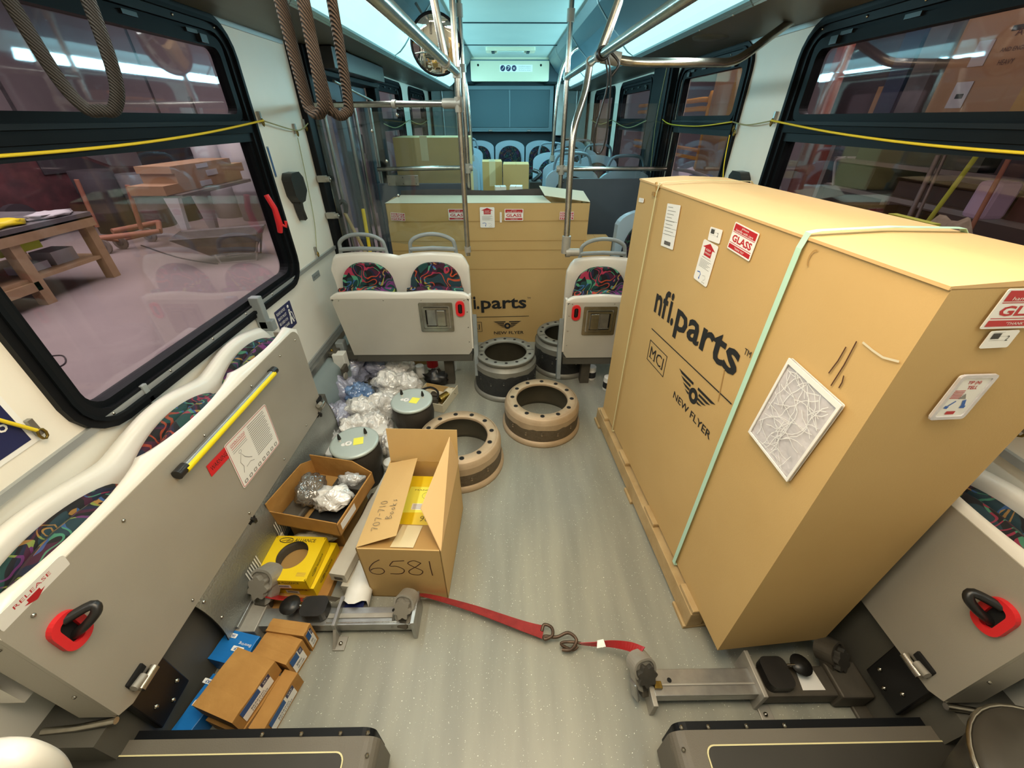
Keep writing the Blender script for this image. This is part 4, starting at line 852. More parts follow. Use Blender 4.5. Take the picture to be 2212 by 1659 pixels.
# ------------------------------------------------------------------ brake drums
def drum(loc, rz, label, R1, H, holes, ro, ri, face, upper, lower, pattern='even'):
    """hub face up: ro/ri radii of the drilled face, R1 the flange radius on the floor"""
    t = thing('brake_drum', label, 'brake drum', loc, rz, 'brake drums standing on the aisle floor')
    def wob(prof, mt, nm=None, amp=0.0):
        return prof
    m = MB(); S = 64
    zs = H*(0.70 if pattern == 'even' else 0.72)
    m.lathe([(R1-0.03, 0.0), (R1, 0.0), (R1+0.001, 0.008), (R1, 0.026), (R1-0.010, 0.031), (R1-0.012, 0.034)], upper if upper != 'drum_face_grey' else 'drum_face_grey', S)
    # body with a ragged border between dark lower coat and bare upper metal
    rows = []; rb = R1-0.012
    prof = [(rb, 0.04), (rb, zs)]
    m.lathe([(rb, 0.033), (rb+0.001, zs*0.5), (rb, zs-0.02)], lower, S)
    edge = []; top = []
    for k in range(S):
        a = 2*PI*k/S; dz = 0.012*mnoise.noise((3*math.cos(a)+loc[0]*9, 3*math.sin(a), 1.7))+0.008*mnoise.noise((9*math.cos(a), 9*math.sin(a), loc[1]*7))
        edge.append((a, zs-0.02+dz))
    m.grid([[(rb*math.cos(a), rb*math.sin(a), zs-0.022) for a, z in edge], [(rb*math.cos(a), rb*math.sin(a), z+0.004) for a, z in edge]], lower, closed=True)
    m.grid([[(rb*math.cos(a), rb*math.sin(a), z+0.004) for a, z in edge], [(rb*math.cos(a), rb*math.sin(a), zs+0.02) for a, z in edge]], upper, closed=True)
    if pattern == 'two':
        m.lathe([(rb, zs+0.015), (rb-0.006, zs+0.022), (ro-0.004, H-0.036), (ro-0.008, H-0.028)], upper, S)
        m.lathe([(ro-0.008, H-0.028), (ro+0.002, H-0.024), (ro+0.003, H-0.006)], face, S)
    else:
        m.lathe([(rb, zs+0.02), (rb-0.004, zs+0.03), (ro+0.012, H-0.008), (ro+0.006, H-0.002), (ro+0.002, H-0.001)], upper, S)
    body = m.build('drum_shell', t)
    m = MB(); m.lathe([(ro+0.003, H-0.006), (ro, H), (ri+0.004, H), (ri, H-0.004), (ri, H-0.016)], face, S)
    f = m.build('hub_face', t)
    angs = []
    if pattern == 'even': angs = [2*PI*(k+0.5)/holes for k in range(holes)]
    else:
        for q in (0, PI):
            angs += [q+math.radians(a) for a in (14, 38, 62, 86, 110, 134, 158)]
    rm = (ro+ri)/2
    for i, a in enumerate(angs):
        m = MB(); rr = 0.0105 if pattern == 'even' else 0.0085
        M = T(rm*math.cos(a), rm*math.sin(a), H+0.0006)
        m.disc(rr, 0, 'hole', 14, M); m.lathe([(rr, 0), (rr+0.002, 0.0005), (rr+0.002, -0.002)], 'cast_dark', 14, M); m.build('bolt_hole', f)
    if pattern == 'two':
        for q in (0, PI):
            m = MB(); M = R(q-0.05); m.bb(ri+0.004, ro-0.002, -0.0015, 0.0015, H, H+0.001, 'hole', M); m.build('casting_line', f)
    else:
        for a in [math.radians(x) for x in (20, 65, 115, 200, 250, 300)]:
            m = MB(); p = [((rb-0.008)*math.cos(a+d), (rb-0.008)*math.sin(a+d), H-0.031) for d in (-0.1, -0.05, 0, 0.05, 0.1)]; m.tube(p, 0.002, 'drum_brown', 5); m.build('balance_slot', body)
    m = MB(); m.lathe([(ri, H-0.016), (ri+0.008, H-0.022), (R1-0.045, H-0.035), (R1-0.047, 0.03), (R1-0.04, 0.002), (R1-0.03, 0.0)], 'drum_in', S); m.build('brake_surface', t)
    for k in range(5 if pattern == 'even' else 7):
        a = -PI/2-0.9+k*0.42-rz; m = MB(); q = T(rb*math.cos(a), rb*math.sin(a), zs*0.62 if k % 2 else zs*0.72)
        m.ball((0, 0, 0), 0.011, lower, q, 8, (0.6, 0.6, 0.8)); m.ball((0, 0, -0.008), 0.006, upper, q, 6); m.build('casting_boss', body)
    return t
drum((0.135, 1.835, 0), 0.2, 'tan dusty brake drum nearest the crate, standing by itself in the aisle', 0.228, 0.180, 12, 0.194, 0.147, 'drum_tan', 'drum_tan', 'drum_brown')
drum((-0.315, 1.52, 0), 0.45, 'tan dusty brake drum standing right behind the open box of books', 0.228, 0.180, 12, 0.194, 0.147, 'drum_tan', 'drum_tan', 'drum_brown')
drum((-0.075, 2.245, 0), 0.1, 'black brake drum with grey drilled rim beside the left double seat', 0.214, 0.265, 14, 0.188, 0.137, 'drum_face_grey', 'drum_face_grey', 'drum_black', 'two')
drum((0.34, 2.51, 0), 0.35, 'black brake drum farthest back, partly hidden behind the right double seat', 0.214, 0.265, 14, 0.188, 0.137, 'drum_face_grey', 'drum_face_grey', 'drum_black', 'two')

# ------------------------------------------------------------------ air springs with pale lids
def airspring(loc, rz, label, tilt=0.0):
    t = thing('air_spring', label, 'air spring', loc, rz, 'air springs with pale steel lids')
    m = MB(); m.lathe([(0.05, 0.0), (0.088, 0.0), (0.097, 0.03), (0.096, 0.08), (0.106, 0.11), (0.112, 0.16), (0.108, 0.215), (0.094, 0.236)], 'rubber_bellow', 40)
    for z in (0.235,): pass
    m.build('rubber_bellow', t)
    m = MB(); m.lathe([(0.10, 0.232), (0.110, 0.236), (0.112, 0.244), (0.108, 0.250), (0.100, 0.2515)], 'lid', 40); m.disc(0.1005, 0.2515, 'lid', 40); l = m.build('top_plate', t)
    for x, y in ((-0.065, 0.01), (0.05, 0.035)):
        m = MB(); m.cyl((x, y, 0.25), (x, y, 0.262), 0.006, 'white_pl', 8); m.cyl((x, y, 0.26), (x, y, 0.285), 0.005, 'blackpl', 8); m.lathe([(0.009, 0.266), (0.007, 0.28), (0.003, 0.295), (0, 0.297)], 'blackpl', 8, T(x, y, 0)); m.build('stud', t)
    m = MB(); m.quad([(0.0, -0.03, 0.2525), (0.045, -0.025, 0.2525), (0.04, 0.025, 0.2525), (-0.005, 0.02, 0.2525)], 'yellow_lite'); o = m.build('sticker', l); o['label'] = 'square yellow sticker'
    m = MB(); m.lathe([(0.006, 0.2520), (0.006, 0.2535), (0.017, 0.2535), (0.017, 0.2520)], 'white_paper', 18, T(-0.025, -0.012, 0)); m.disc(0.011, 0.2528, 'white_paper', 12, T(-0.045, -0.018, 0)); m.build('tag', l)
    return t
airspring((-0.79, 1.40, 0), 0.15, 'air spring with pale lid and two black studs, behind the tray of bagged parts')
airspring((-0.585, 1.73, 0), -0.35, 'air spring with pale lid beside the white plastic bags, left of a brake drum')

# ------------------------------------------------------------------ open box of books
def hand(m, txt, M, h, mt, wd, gap=0.25):
    G = {'6': [[(0.55, 1), (0.25, 0.75), (0.02, 0.35), (0.1, 0.05), (0.4, 0.0), (0.6, 0.2), (0.5, 0.42), (0.2, 0.38), (0.05, 0.25)]],
         '5': [[(0.75, 0.98), (0.3, 0.92)], [(0.3, 0.92), (0.12, 0.60), (0.4, 0.58), (0.65, 0.35), (0.5, 0.08), (0.05, 0.05)]],
         '8': [[(0.62, 0.85), (0.35, 1.0), (0.1, 0.82), (0.3, 0.58), (0.62, 0.3), (0.45, 0.03), (0.12, 0.08), (0.08, 0.3), (0.4, 0.6), (0.62, 0.85)]],
         '1': [[(0.2, 1.0), (0.2, 0.5), (0.22, 0.0)]], '7': [[(0.0, 0.9), (0.5, 0.95), (0.4, 0.5), (0.25, 0.0)]], '0': [[(0.3, 1), (0.05, 0.7), (0.08, 0.2), (0.3, 0.0), (0.52, 0.3), (0.5, 0.8), (0.3, 1)]],
         '-': [[(0.0, 0.5), (0.4, 0.52)]], 'B': [[(0.05, 1), (0.05, 0)], [(0.05, 1), (0.45, 0.85), (0.1, 0.55), (0.55, 0.3), (0.05, 0.0)]],
         'o': [[(0.25, 0.5), (0.02, 0.25), (0.2, 0.0), (0.42, 0.2), (0.25, 0.5)]], 'k': [[(0.05, 1), (0.05, 0)], [(0.42, 0.55), (0.06, 0.25), (0.42, 0.0)]], 's': [[(0.45, 0.62), (0.15, 0.55), (0.35, 0.25), (0.05, 0.02)]], ' ': []}
    x = 0
    for c in txt:
        for st in G[c]:
            p = smooth_path([(x+a*h, b*h, 0) for a, b in st], 4); m.stroke([(q.x, q.y) for q in p], wd, mt, M, 0.0009)
        x += (0.6 if c not in '1-' else 0.4)*h+gap*h
bx = thing('open_book_box', 'open cardboard box marked 6581, flaps up, standing in the middle of the floor', 'box', (-0.43, 1.0, 0), math.radians(-2.5), world=True)
BX0, BX1, BY0, BY1, BZ = -0.145, 0.145, -0.205, 0.215, 0.305
Wb = WORLD[bx.name]
m = MB(Wb)
for a in ((BX0, BX0+0.004, BY0, BY1), (BX1-0.004, BX1, BY0, BY1), (BX0, BX1, BY0, BY0+0.004), (BX0, BX1, BY1-0.004, BY1)): m.bb(*a, 0, BZ, 'cardboard')
m.bb(BX0, BX1, BY0, BY1, 0, 0.006, 'cardboard_in')
Mf = frame((BX0, BY0, 0), (1, 0, 0), (0, 0, 1))
hand(m, '6581', Mf @ T(0.022, 0.155, 0), 0.090, 'marker', 0.0038, 0.16)
m.build('carton', bx)
m = MB(Wb)     # far flap standing up
m.quad([(BX0, BY1, BZ), (BX1, BY1, BZ), (BX1+0.002, BY1+0.03, BZ+0.150), (BX0-0.002, BY1+0.03, BZ+0.150)], 'cardboard'); m.build('rear_flap', bx, solid=0.003)
m = MB(Wb)     # left flap folded half over with pencil writing
FL = [(BX0, BY0+0.005, BZ), (BX0+0.135, BY0+0.035, BZ+0.028), (BX0+0.125, BY1-0.02, BZ+0.035), (BX0, BY1-0.02, BZ)]
m.quad(FL, 'cardboard')
Ml = frame((BX0+0.060, BY0+0.06, BZ+0.017), (0.0, 1, 0.0), (-1, 0, -0.22))
hand(m, '707-710', Ml @ T(0.0, 0, 0.0015), 0.026, 'pencil', 0.0018, 0.2); hand(m, 'Books', Ml @ T(0.045, -0.04, 0.0015), 0.025, 'pencil', 0.0018, 0.15)
m.build('left_flap', bx)
m = MB(Wb)
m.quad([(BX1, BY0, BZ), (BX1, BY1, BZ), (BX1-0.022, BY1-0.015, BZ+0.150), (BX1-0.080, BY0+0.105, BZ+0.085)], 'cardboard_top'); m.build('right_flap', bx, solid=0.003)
m = MB(Wb); m.quad([(BX0+0.004, BY0+0.004, BZ-0.002), (BX1-0.004, BY0+0.004, BZ-0.002), (BX1-0.02, BY0+0.125, BZ-0.035), (BX0+0.02, BY0+0.125, BZ-0.03)], 'cardboard_in')
m.quad([(-0.03, BY0+0.01, BZ-0.0005), (0.05, BY0+0.01, BZ-0.0005), (0.055, BY0+0.12, BZ-0.031), (-0.02, BY0+0.12, BZ-0.030)], 'tape'); m.build('front_flap', bx)
# a stack of yellow manuals in the box
def manual(z, dx, dy, rz, label, first):
    b = thing('yellow_manual', label, 'book', (-0.415+dx, 1.04+dy, z), rz+math.radians(-2.5), 'printed books inside the open box')
    m = MB(); m.bb(-0.105, 0.105, -0.135, 0.135, 0.0, 0.022, 'white_paper'); m.build('pages', b)
    m = MB(); m.bb(-0.107, 0.107, -0.137, 0.137, 0.022, 0.025, 'yellow'); m.bb(-0.107, -0.104, -0.137, 0.137, 0, 0.022, 'yellow_side'); m.bb(-0.107, 0.107, -0.137, 0.137, -0.002, 0, 'yellow')
    if first:
        M = frame((0.107, 0.137, 0.025), (-1, 0, 0), (0, -1, 0)); M = frame((-0.107, -0.137, 0.025), (1, 0, 0), (0, 1, 0))
        z2 = 0.0008
        m.quad([(0.03, 0.085, z2), (0.19, 0.09, z2), (0.19, 0.215, z2), (0.05, 0.215, z2)], 'yellow_lite', M); m.quad([(0.075, 0.10, 0.0010), (0.165, 0.10, 0.0010), (0.165, 0.13, 0.0010), (0.075, 0.13, 0.0010)], 'white_paper', M)
        Mr = M @ T(0.19, 0.07, 0.0004) @ R(PI); Mr2 = M @ T(0.17, 0.028, 0.0004) @ R(PI)
        m.text('DEMO KING', 'ink', Mr2, 0.085, 0.008)
        hand(m, '706', Mr @ T(0.02, 0, 0.0002), 0.022, 'ink', 0.002, 0.2)
        for i in range(4): m.quad([(0.08, 0.105+i*0.006, 0.0014), (0.155, 0.105+i*0.006, 0.0014), (0.155, 0.107+i*0.006, 0.0014), (0.08, 0.107+i*0.006, 0.0014)], 'grey_ink', M)
        m.stroke([(0.12+0.015*math.cos(a), 0.17+0.015*math.sin(a)) for a in [k*PI/6 for k in range(13)]], 0.001, 'shop_green', M, 0.0012); m.text('MANUAL', 'ink', M @ T(0.07, 0.195, 0.0006), 0.09, 0.006)
    m.build('cover', b)
for i in range(9): manual(0.012+i*0.0265, 0.002*(i % 3), 0.0, 0.01*(i % 2), 'topmost yellow manual in the open box, hand numbered 706' if i == 8 else 'yellow manual lying under others inside the open book box', i == 8)
# long grey-white tube cartons beside the book box
def long_carton(p0, p1, w, h, label, z=0.0, extra=None):
    p0, p1 = Vector(p0), Vector(p1); d = p1-p0; t = thing('long_carton', label, 'box', tuple(p0), math.atan2(d.y, d.x)-PI/2, 'long narrow cartons beside the book box'); L = d.length
    m = MB(); rows = []
    for i in range(9):
        y = L*i/8; o = 0.003*mnoise.noise((i*0.9, z*40, 3)); rows.append([(-w/2+o, y, 0), (w/2+o, y, 0), (w/2+o, y, h+o), (-w/2+o, y, h-o)])
    m.grid(rows, 'alu_paper', closed=True, smooth=False, caps=True); b = m.build('carton', t, bevel=0.003)
    m = MB(); M = frame((-w/2, -0.0008, 0), (1, 0, 0), (0, 0, 1)); 
    for k in range(12): m.quad([(w*(0.25+0.045*k), h*0.2, 0), (w*(0.25+0.045*k)+0.0012*(1+k % 2), h*0.2, 0), (w*(0.25+0.045*k)+0.0012*(1+k % 2), h*0.6, 0), (w*(0.25+0.045*k), h*0.6, 0)], 'ink', M)
    m.build('barcode_label', b)

long_carton((-0.70, 0.82, 0.075), (-0.615, 1.335, 0.075), 0.062, 0.045, 'long grubby white carton lying topmost left of the book box')
long_carton((-0.655, 0.80, 0.0), (-0.60, 1.25, 0.0), 0.075, 0.07, 'long white carton under another one, left of the book box')
m = MB(); rows = []
for i in range(9):
    y = 0.74+0.16*i/8; r = 0.05-0.004*i/8
    rows.append([(-0.625+r*math.cos(a)*(1+0.15*mnoise.noise((a, i*0.4, 1))), y+0.012*math.sin(3*a), 0.045+0.8*r*math.sin(a)) for a in [2*PI*k/14 for k in range(14)]])
m.grid(rows, 'white_pl', closed=True); tag(m.build('torn_wrapping'), 'torn white wrapping paper sticking out below the long cartons', 'wrapping paper')
m = MB(); m.grid([[(x, y, 0.052+0.008*mnoise.noise((x*20, y*20, 4))) for x in (-0.665, -0.64, -0.615, -0.59)] for y in (0.705, 0.73, 0.755, 0.78)], 'navy'); tag(m.build('dark_foil_bag'), 'crumpled dark blue foil poking out of white wrapping', 'bag')

# ------------------------------------------------------------------ open tray with bagged parts
tr = thing('open_tray_box', 'shallow open cardboard tray of bagged parts beside the left bench', 'box', (-0.824, 1.108, 0.172), math.radians(-12), world=True)
Wt = WORLD[tr.name]; m = MB(Wt)
tw, tl, th = 0.142, 0.138, 0.085
m.bb(-tw, tw, -tl, tl, 0, 0.004, 'cardboard_in')
m.bb(-tw, tw, -tl, -tl+0.004, 0, th*0.9, 'cardboard_dirty')
m.prism([(-tl, 0), (tl, 0), (tl, th), (tl-0.06, th+0.035), (-tl, th+0.035)][0:5], -0.004, 0, 'cardboard_dirty', Wt.inverted() @ Wt @ frame((-tw, 0, 0), (0, 1, 0), (0, 0, 1)))
m.prism([(-tw, 0), (tw, 0), (tw, th*0.8), (tw-0.08, th+0.035), (-tw, th+0.035)], 0, 0.004, 'cardboard_dirty', frame((0, tl, 0), (1, 0, 0), (0, 0, 1)))
m.bb(tw-0.006, tw, -tl, tl, 0, th*0.75, 'cardboard_dirty'); m.build('tray', tr)
m = MB(Wt); m.bb(tw, tw+0.0008, -tl+0.02, -tl+0.12, 0.015, 0.05, 'white_paper'); m.build('side_label', tr)
def crumple(c, rx, ry, rz, mt, seed, n=22, amp=0.35, fr=3.0):
    m = MB(); rows = []
    for i in range(n//2+1):
        a = PI*(i+0.02)/(n//2+0.04); row = []
        for k in range(n):
            b = 2*PI*k/n; d = Vector((math.sin(a)*math.cos(b), math.sin(a)*math.sin(b), math.cos(a)))
            q = 1+amp*mnoise.noise(d*fr+Vector((seed*7.1, seed*3.3, 0)))+amp*0.7*abs(mnoise.noise(d*fr*2.6+Vector((seed*2.1, 0, seed))))-amp*0.55*abs(mnoise.noise(d*fr*6+Vector((seed, seed*2.2, 0))))
            p = Vector((d.x*rx*q, d.y*ry*q, d.z*rz*q)); row.append(Vector(c)+Vector((p.x, p.y, max(p.z, -rz*0.85))))
        rows.append(row)
    m.grid(rows, mt, closed=True); return m
def tp(x, y, z): return tuple(Wt @ Vector((x, y, z)))
tag(crumple(tp(-0.06, 0.0, 0.062), 0.055, 0.075, 0.06, 'bag_grey', 3, 26).build('parts_bag'), 'smoky clear bag of small parts upright in the cardboard tray', 'bag', 'bags of parts in the cardboard tray')
tag(crumple(tp(0.04, -0.01, 0.05), 0.085, 0.055, 0.04, 'bag_white', 5, 26).build('parts_bag'), 'white wrapped bag of parts lying flat in the cardboard tray', 'bag', 'bags of parts in the cardboard tray')
tag(crumple(tp(0.07, 0.09, 0.05), 0.055, 0.035, 0.035, 'bag_plastic', 8, 22).build('parts_bag'), 'clear bag by the far corner inside the cardboard tray', 'bag', 'bags of parts in the cardboard tray')
m = MB(Wt); m.bb(-0.02, 0.12, -0.10, 0.03, 0.006, 0.022, 'black'); m.bb(-0.0, 0.13, 0.05, 0.11, 0.006, 0.05, 'darkbox'); tag(m.build('dark_metal_part', bevel=0.004), 'dark metal part lying under the bags in the cardboard tray', 'part')
m = MB(Wt); m.bb(-0.13, -0.045, -0.12, 0.06, 0.006, 0.035, 'cast_dark'); tag(m.build('dark_metal_part', bevel=0.01), 'brown metal block by the bench side of the cardboard tray', 'part')
# flat cardboard under the tray and boxes
m = MB(); m.box((0, 0, 0.085), (0.23, 0.22, 0.17), 'cardboard_in', T(-0.840, 1.125, 0) @ R(-0.15)); tag(m.build('flat_carton', bevel=0.004), 'closed brown carton underneath the open cardboard tray', 'box')
m = MB(); m.box((0, 0, 0.02), (0.035, 0.30, 0.04), 'darkbox', T(-0.697, 1.16, 0) @ R(-0.15)); m.box((0, 0, 0.05), (0.03, 0.2, 0.03), 'rust', T(-0.700, 1.15, 0) @ R(-0.1)); tag(m.build('rusty_bracket', bevel=0.006), 'dark rusty bracket wedged between the tray and the long cartons', 'bracket')

# ------------------------------------------------------------------ yellow parts boxes
def yellow_box(loc, rz, w, d, h, label, hole, par='yellow parts boxes beside the left bench'):
    t = thing('yellow_parts_box', label, 'box', loc, rz, par)
    m = MB(); 
    if hole:
        rr0 = 0.058; n = 40; out = []
        c = [(rr0*math.cos(2*PI*k/n)*0.98, 0.012+rr0*math.sin(2*PI*k/n)) for k in range(n)]
        sq = []
        for k in range(n):
            a = 2*PI*k/n; q = max(abs(math.cos(a))/(w/2), abs(math.sin(a))/(d/2)); sq.append((math.cos(a)/q, math.sin(a)/q))
        m.ringprism(sq, c, h-0.003, h, 'yellow'); m.bb(-w/2, w/2, -d/2, d/2, 0, 0.003, 'cardboard_in')
        for a in ((-w/2, -w/2+0.003, -d/2, d/2), (w/2-0.003, w/2, -d/2, d/2), (-w/2, w/2, -d/2, -d/2+0.003), (-w/2, w/2, d/2-0.003, d/2)): m.bb(*a, 0, h-0.0005, 'yellow')
    else: m.bb(-w/2, w/2, -d/2, d/2, 0, h, 'yellow')
    M = T(0, 0, h); Mf = frame((-w/2, -d/2, 0), (1, 0, 0), (0, 0, 1)); Ms = frame((w/2, -d/2, 0), (0, 1, 0), (0, 0, 1))
    def brand(Mx, ww):
        m.text('ALLIANCE', 'ink', Mx @ T(ww*0.42, ww*0.05, 0), ww*0.58, ww*0.10, bold=0.01); m.text('TRUCK PARTS', 'ink', Mx @ T(ww*0.5, ww*0.0, 0), ww*0.3, ww*0.03)
        m.stroke([(ww*(0.2+0.19*math.cos(a)), ww*(0.09+0.075*math.sin(a))) for a in [0.5+k*PI/8*0.95 for k in range(16)]], ww*0.022, 'ink', Mx, 0.0007)
        m.stroke([(ww*0.08, ww*0.06), (ww*0.30, ww*0.12), (ww*0.20, ww*0.05), (ww*0.40, ww*0.10)], ww*0.016, 'ink', Mx, 0.0007)
    brand(M @ T(-w*0.40, d/2-0.032, 0), w*0.72); brand(Mf @ T(w*0.30, h*0.55, 0), w*0.56)
    if h > 0.03: brand(Ms @ T(d*0.2, h*0.35, 0), d*0.5)
    m.quad([(w*0.42, h*0.12, 0.0006), (w*0.68, h*0.12, 0.0006), (w*0.68, h*0.5, 0.0006), (w*0.42, h*0.5, 0.0006)], 'white_paper', Mf)
    for k in range(14): m.quad([(w*(0.45+0.014*k), h*0.2, 0.001), (w*(0.45+0.014*k)+0.001*(1+k % 2), h*0.2, 0.001), (w*(0.45+0.014*k)+0.001*(1+k % 2), h*0.42, 0.001), (w*(0.45+0.014*k), h*0.42, 0.001)], 'ink', Mf)
    def usa(Mx):
        m.quad([(0, 0, 0.0006), (0.026, 0, 0.0006), (0.032, 0.016, 0.0006), (0, 0.016, 0.0006)], 'ink', Mx); m.text('USA', 'yellow', Mx @ T(0.003, 0.003, 0.0004), 0.021, 0.010, bold=0.02)
    usa(Mf @ T(0.01, h*0.62, 0)); usa(M @ T(-w/2+0.015, -d/2+0.008, 0))
    for i in range(4): m.quad([(w/2-0.045, -d/2+0.03-0.004*i, h+0.0006), (w/2-0.012, -d/2+0.03-0.004*i, h+0.0006), (w/2-0.012, -d/2+0.0315-0.004*i, h+0.0006), (w/2-0.045, -d/2+0.0315-0.004*i, h+0.0006)], 'tan_strap')
    m.build('carton', t)
    if hole:
        m = MB(); m.lathe([(0.055, 0.006), (0.075, 0.006), (0.078, h*0.8), (0.066, h*0.84), (0.06, h*0.5), (0.055, 0.006)], 'cast_dark', 32, T(0, 0.012, 0)); m.build('rubber_seal_ring', t)
    return t
yellow_box((-0.890, 0.880, 0.082), math.radians(-3), 0.20, 0.18, 0.055, 'yellow parts box with a round hole in its lid, topmost of its stack', True)
yellow_box((-0.872, 0.893, 0.031), math.radians(-6), 0.20, 0.19, 0.050, 'yellow parts box lying under the one with a round hole', False)
m = MB(); m.box((0, 0, 0.015), (0.25, 0.26, 0.03), 'cardboard_dirty', T(-0.865, 0.872, 0) @ R(-0.06)); m.box((-0.128, 0, 0.06), (0.006, 0.25, 0.12), 'cardboard_pale', T(-0.865, 0.872, 0) @ R(-0.06)); tag(m.build('cut_carton', bevel=0.002), 'low cut down carton with pale inside holding the yellow boxes', 'box')
tag(crumple((-0.86, 1.0, 0.085), 0.075, 0.03, 0.03, 'cardboard_pale', 11, 22, 0.5, 4).build('crumpled_paper'), 'crumpled cream paper behind the yellow box with a hole', 'paper')

# ------------------------------------------------------------------ bearing boxes
def bearing(loc, rz, w, d, h, label, kind, tilt=(0, 0)):
    t = thing('bearing_box', label, 'box', loc, rz, 'blue bearing boxes' if kind == 'blue' else 'brown bearing boxes by the bench foot')
    t.rotation_euler = (tilt[0], tilt[1], rz)
    m = MB(); mt = 'blue' if kind == 'blue' else 'cardboard_dirty'
    rows = [[(-w/2+0.002*math.sin(i*2.1), -d/2+d*i/6, 0), (w/2, -d/2+d*i/6, 0), (w/2-0.0015*math.sin(i*1.7), -d/2+d*i/6, h), (-w/2, -d/2+d*i/6, h-0.0015*math.sin(i*1.3))] for i in range(7)]
    m.grid(rows, mt, closed=True, smooth=False, caps=True); b = m.build('carton', t, bevel=0.002)
    if kind == 'blue':
        m = MB(); M = T(0, 0, h+0.0012) @ R(PI)
        m.prism(rrect(-w*0.30, -w*0.30+0.04, -d*0.05, -d*0.05+0.015, 0.002, 2), 0, 0.0004, 'white_paper', M); m.text('SKF', 'blue_dark', M @ T(-w*0.30+0.008, -d*0.05+0.003, 0), 0.024, 0.009, bold=0.03)
        m.text('Bearing', 'white_paper', M @ T(-w*0.44, d*0.12-0.03, 0), 0.045, 0.011)
        m.prism(rrect(w*0.12, w*0.12+0.034, -d*0.40, -d*0.40+0.013, 0.002, 2), 0, 0.0004, 'white_paper', M); m.text('SKF', 'blue_dark', M @ T(w*0.12+0.006, -d*0.40+0.003, 0), 0.02, 0.008, bold=0.03); m.build('box_print', b)
    else:
        m = MB(); M = frame((w/2+0.001, -d/2, 0), (0, 1, 0), (0, 0, 1))
        m.quad([(d*0.14, h*0.12, 0), (d*0.80, h*0.12, 0), (d*0.80, h*0.9, 0), (d*0.14, h*0.9, 0)], 'white_paper', M); m.quad([(d*0.14, h*0.55, 0.0004), (d*0.55, h*0.55, 0.0004), (d*0.55, h*0.9, 0.0004), (d*0.14, h*0.9, 0.0004)], 'blue_dark', M); m.quad([(d*0.60, h*0.62, 0.0004), (d*0.80, h*0.62, 0.0004), (d*0.80, h*0.9, 0.0004), (d*0.60, h*0.9, 0.0004)], 'navy', M)
        m.text('SKF', 'white_paper', M @ T(d*0.64, h*0.68, 0), d*0.12, h*0.14); m.text('BEARING', 'ink', M @ T(d*0.3, h*0.34, 0), d*0.3, h*0.12); m.text('HM 212049', 'ink', M @ T(d*0.3, h*0.18, 0), d*0.36, h*0.1); m.build('side_label', b)
    return t
A_ = math.radians(-14)
bearing((-0.872, 0.480, 0.070), math.radians(-17), 0.142, 0.155, 0.070, 'large brown bearing box lying on top of the front stack', 'brown')
bearing((-0.864, 0.466, 0.0), math.radians(-17), 0.128, 0.15, 0.069, 'brown bearing box with blue label at the bottom front, under the large one', 'brown')
bearing((-0.772, 0.460, 0.0), math.radians(-14), 0.048, 0.15, 0.070, 'small brown bearing box on the floor at the aisle side of the stack', 'brown')
bearing((-0.815, 0.592, 0.0), math.radians(-16), 0.13, 0.075, 0.10, 'brown bearing box in the middle of the row with a white aisle label', 'brown')
bearing((-0.802, 0.645, 0.0), math.radians(-8), 0.135, 0.04, 0.11, 'brown bearing box farthest from the camera, against the floor rail', 'brown')
bearing((-0.967, 0.600, 0.032), math.radians(-12), 0.12, 0.09, 0.045, 'flat blue bearing box uppermost beside the brown row', 'blue')
bearing((-0.968, 0.598, 0.0), math.radians(-12), 0.12, 0.085, 0.03, 'thin blue bearing box lying under the upper blue box', 'blue')
bearing((-0.982, 0.448, 0.0), math.radians(-14), 0.06, 0.15, 0.075, 'tall blue bearing box squeezed between bench foot and brown stack', 'blue')
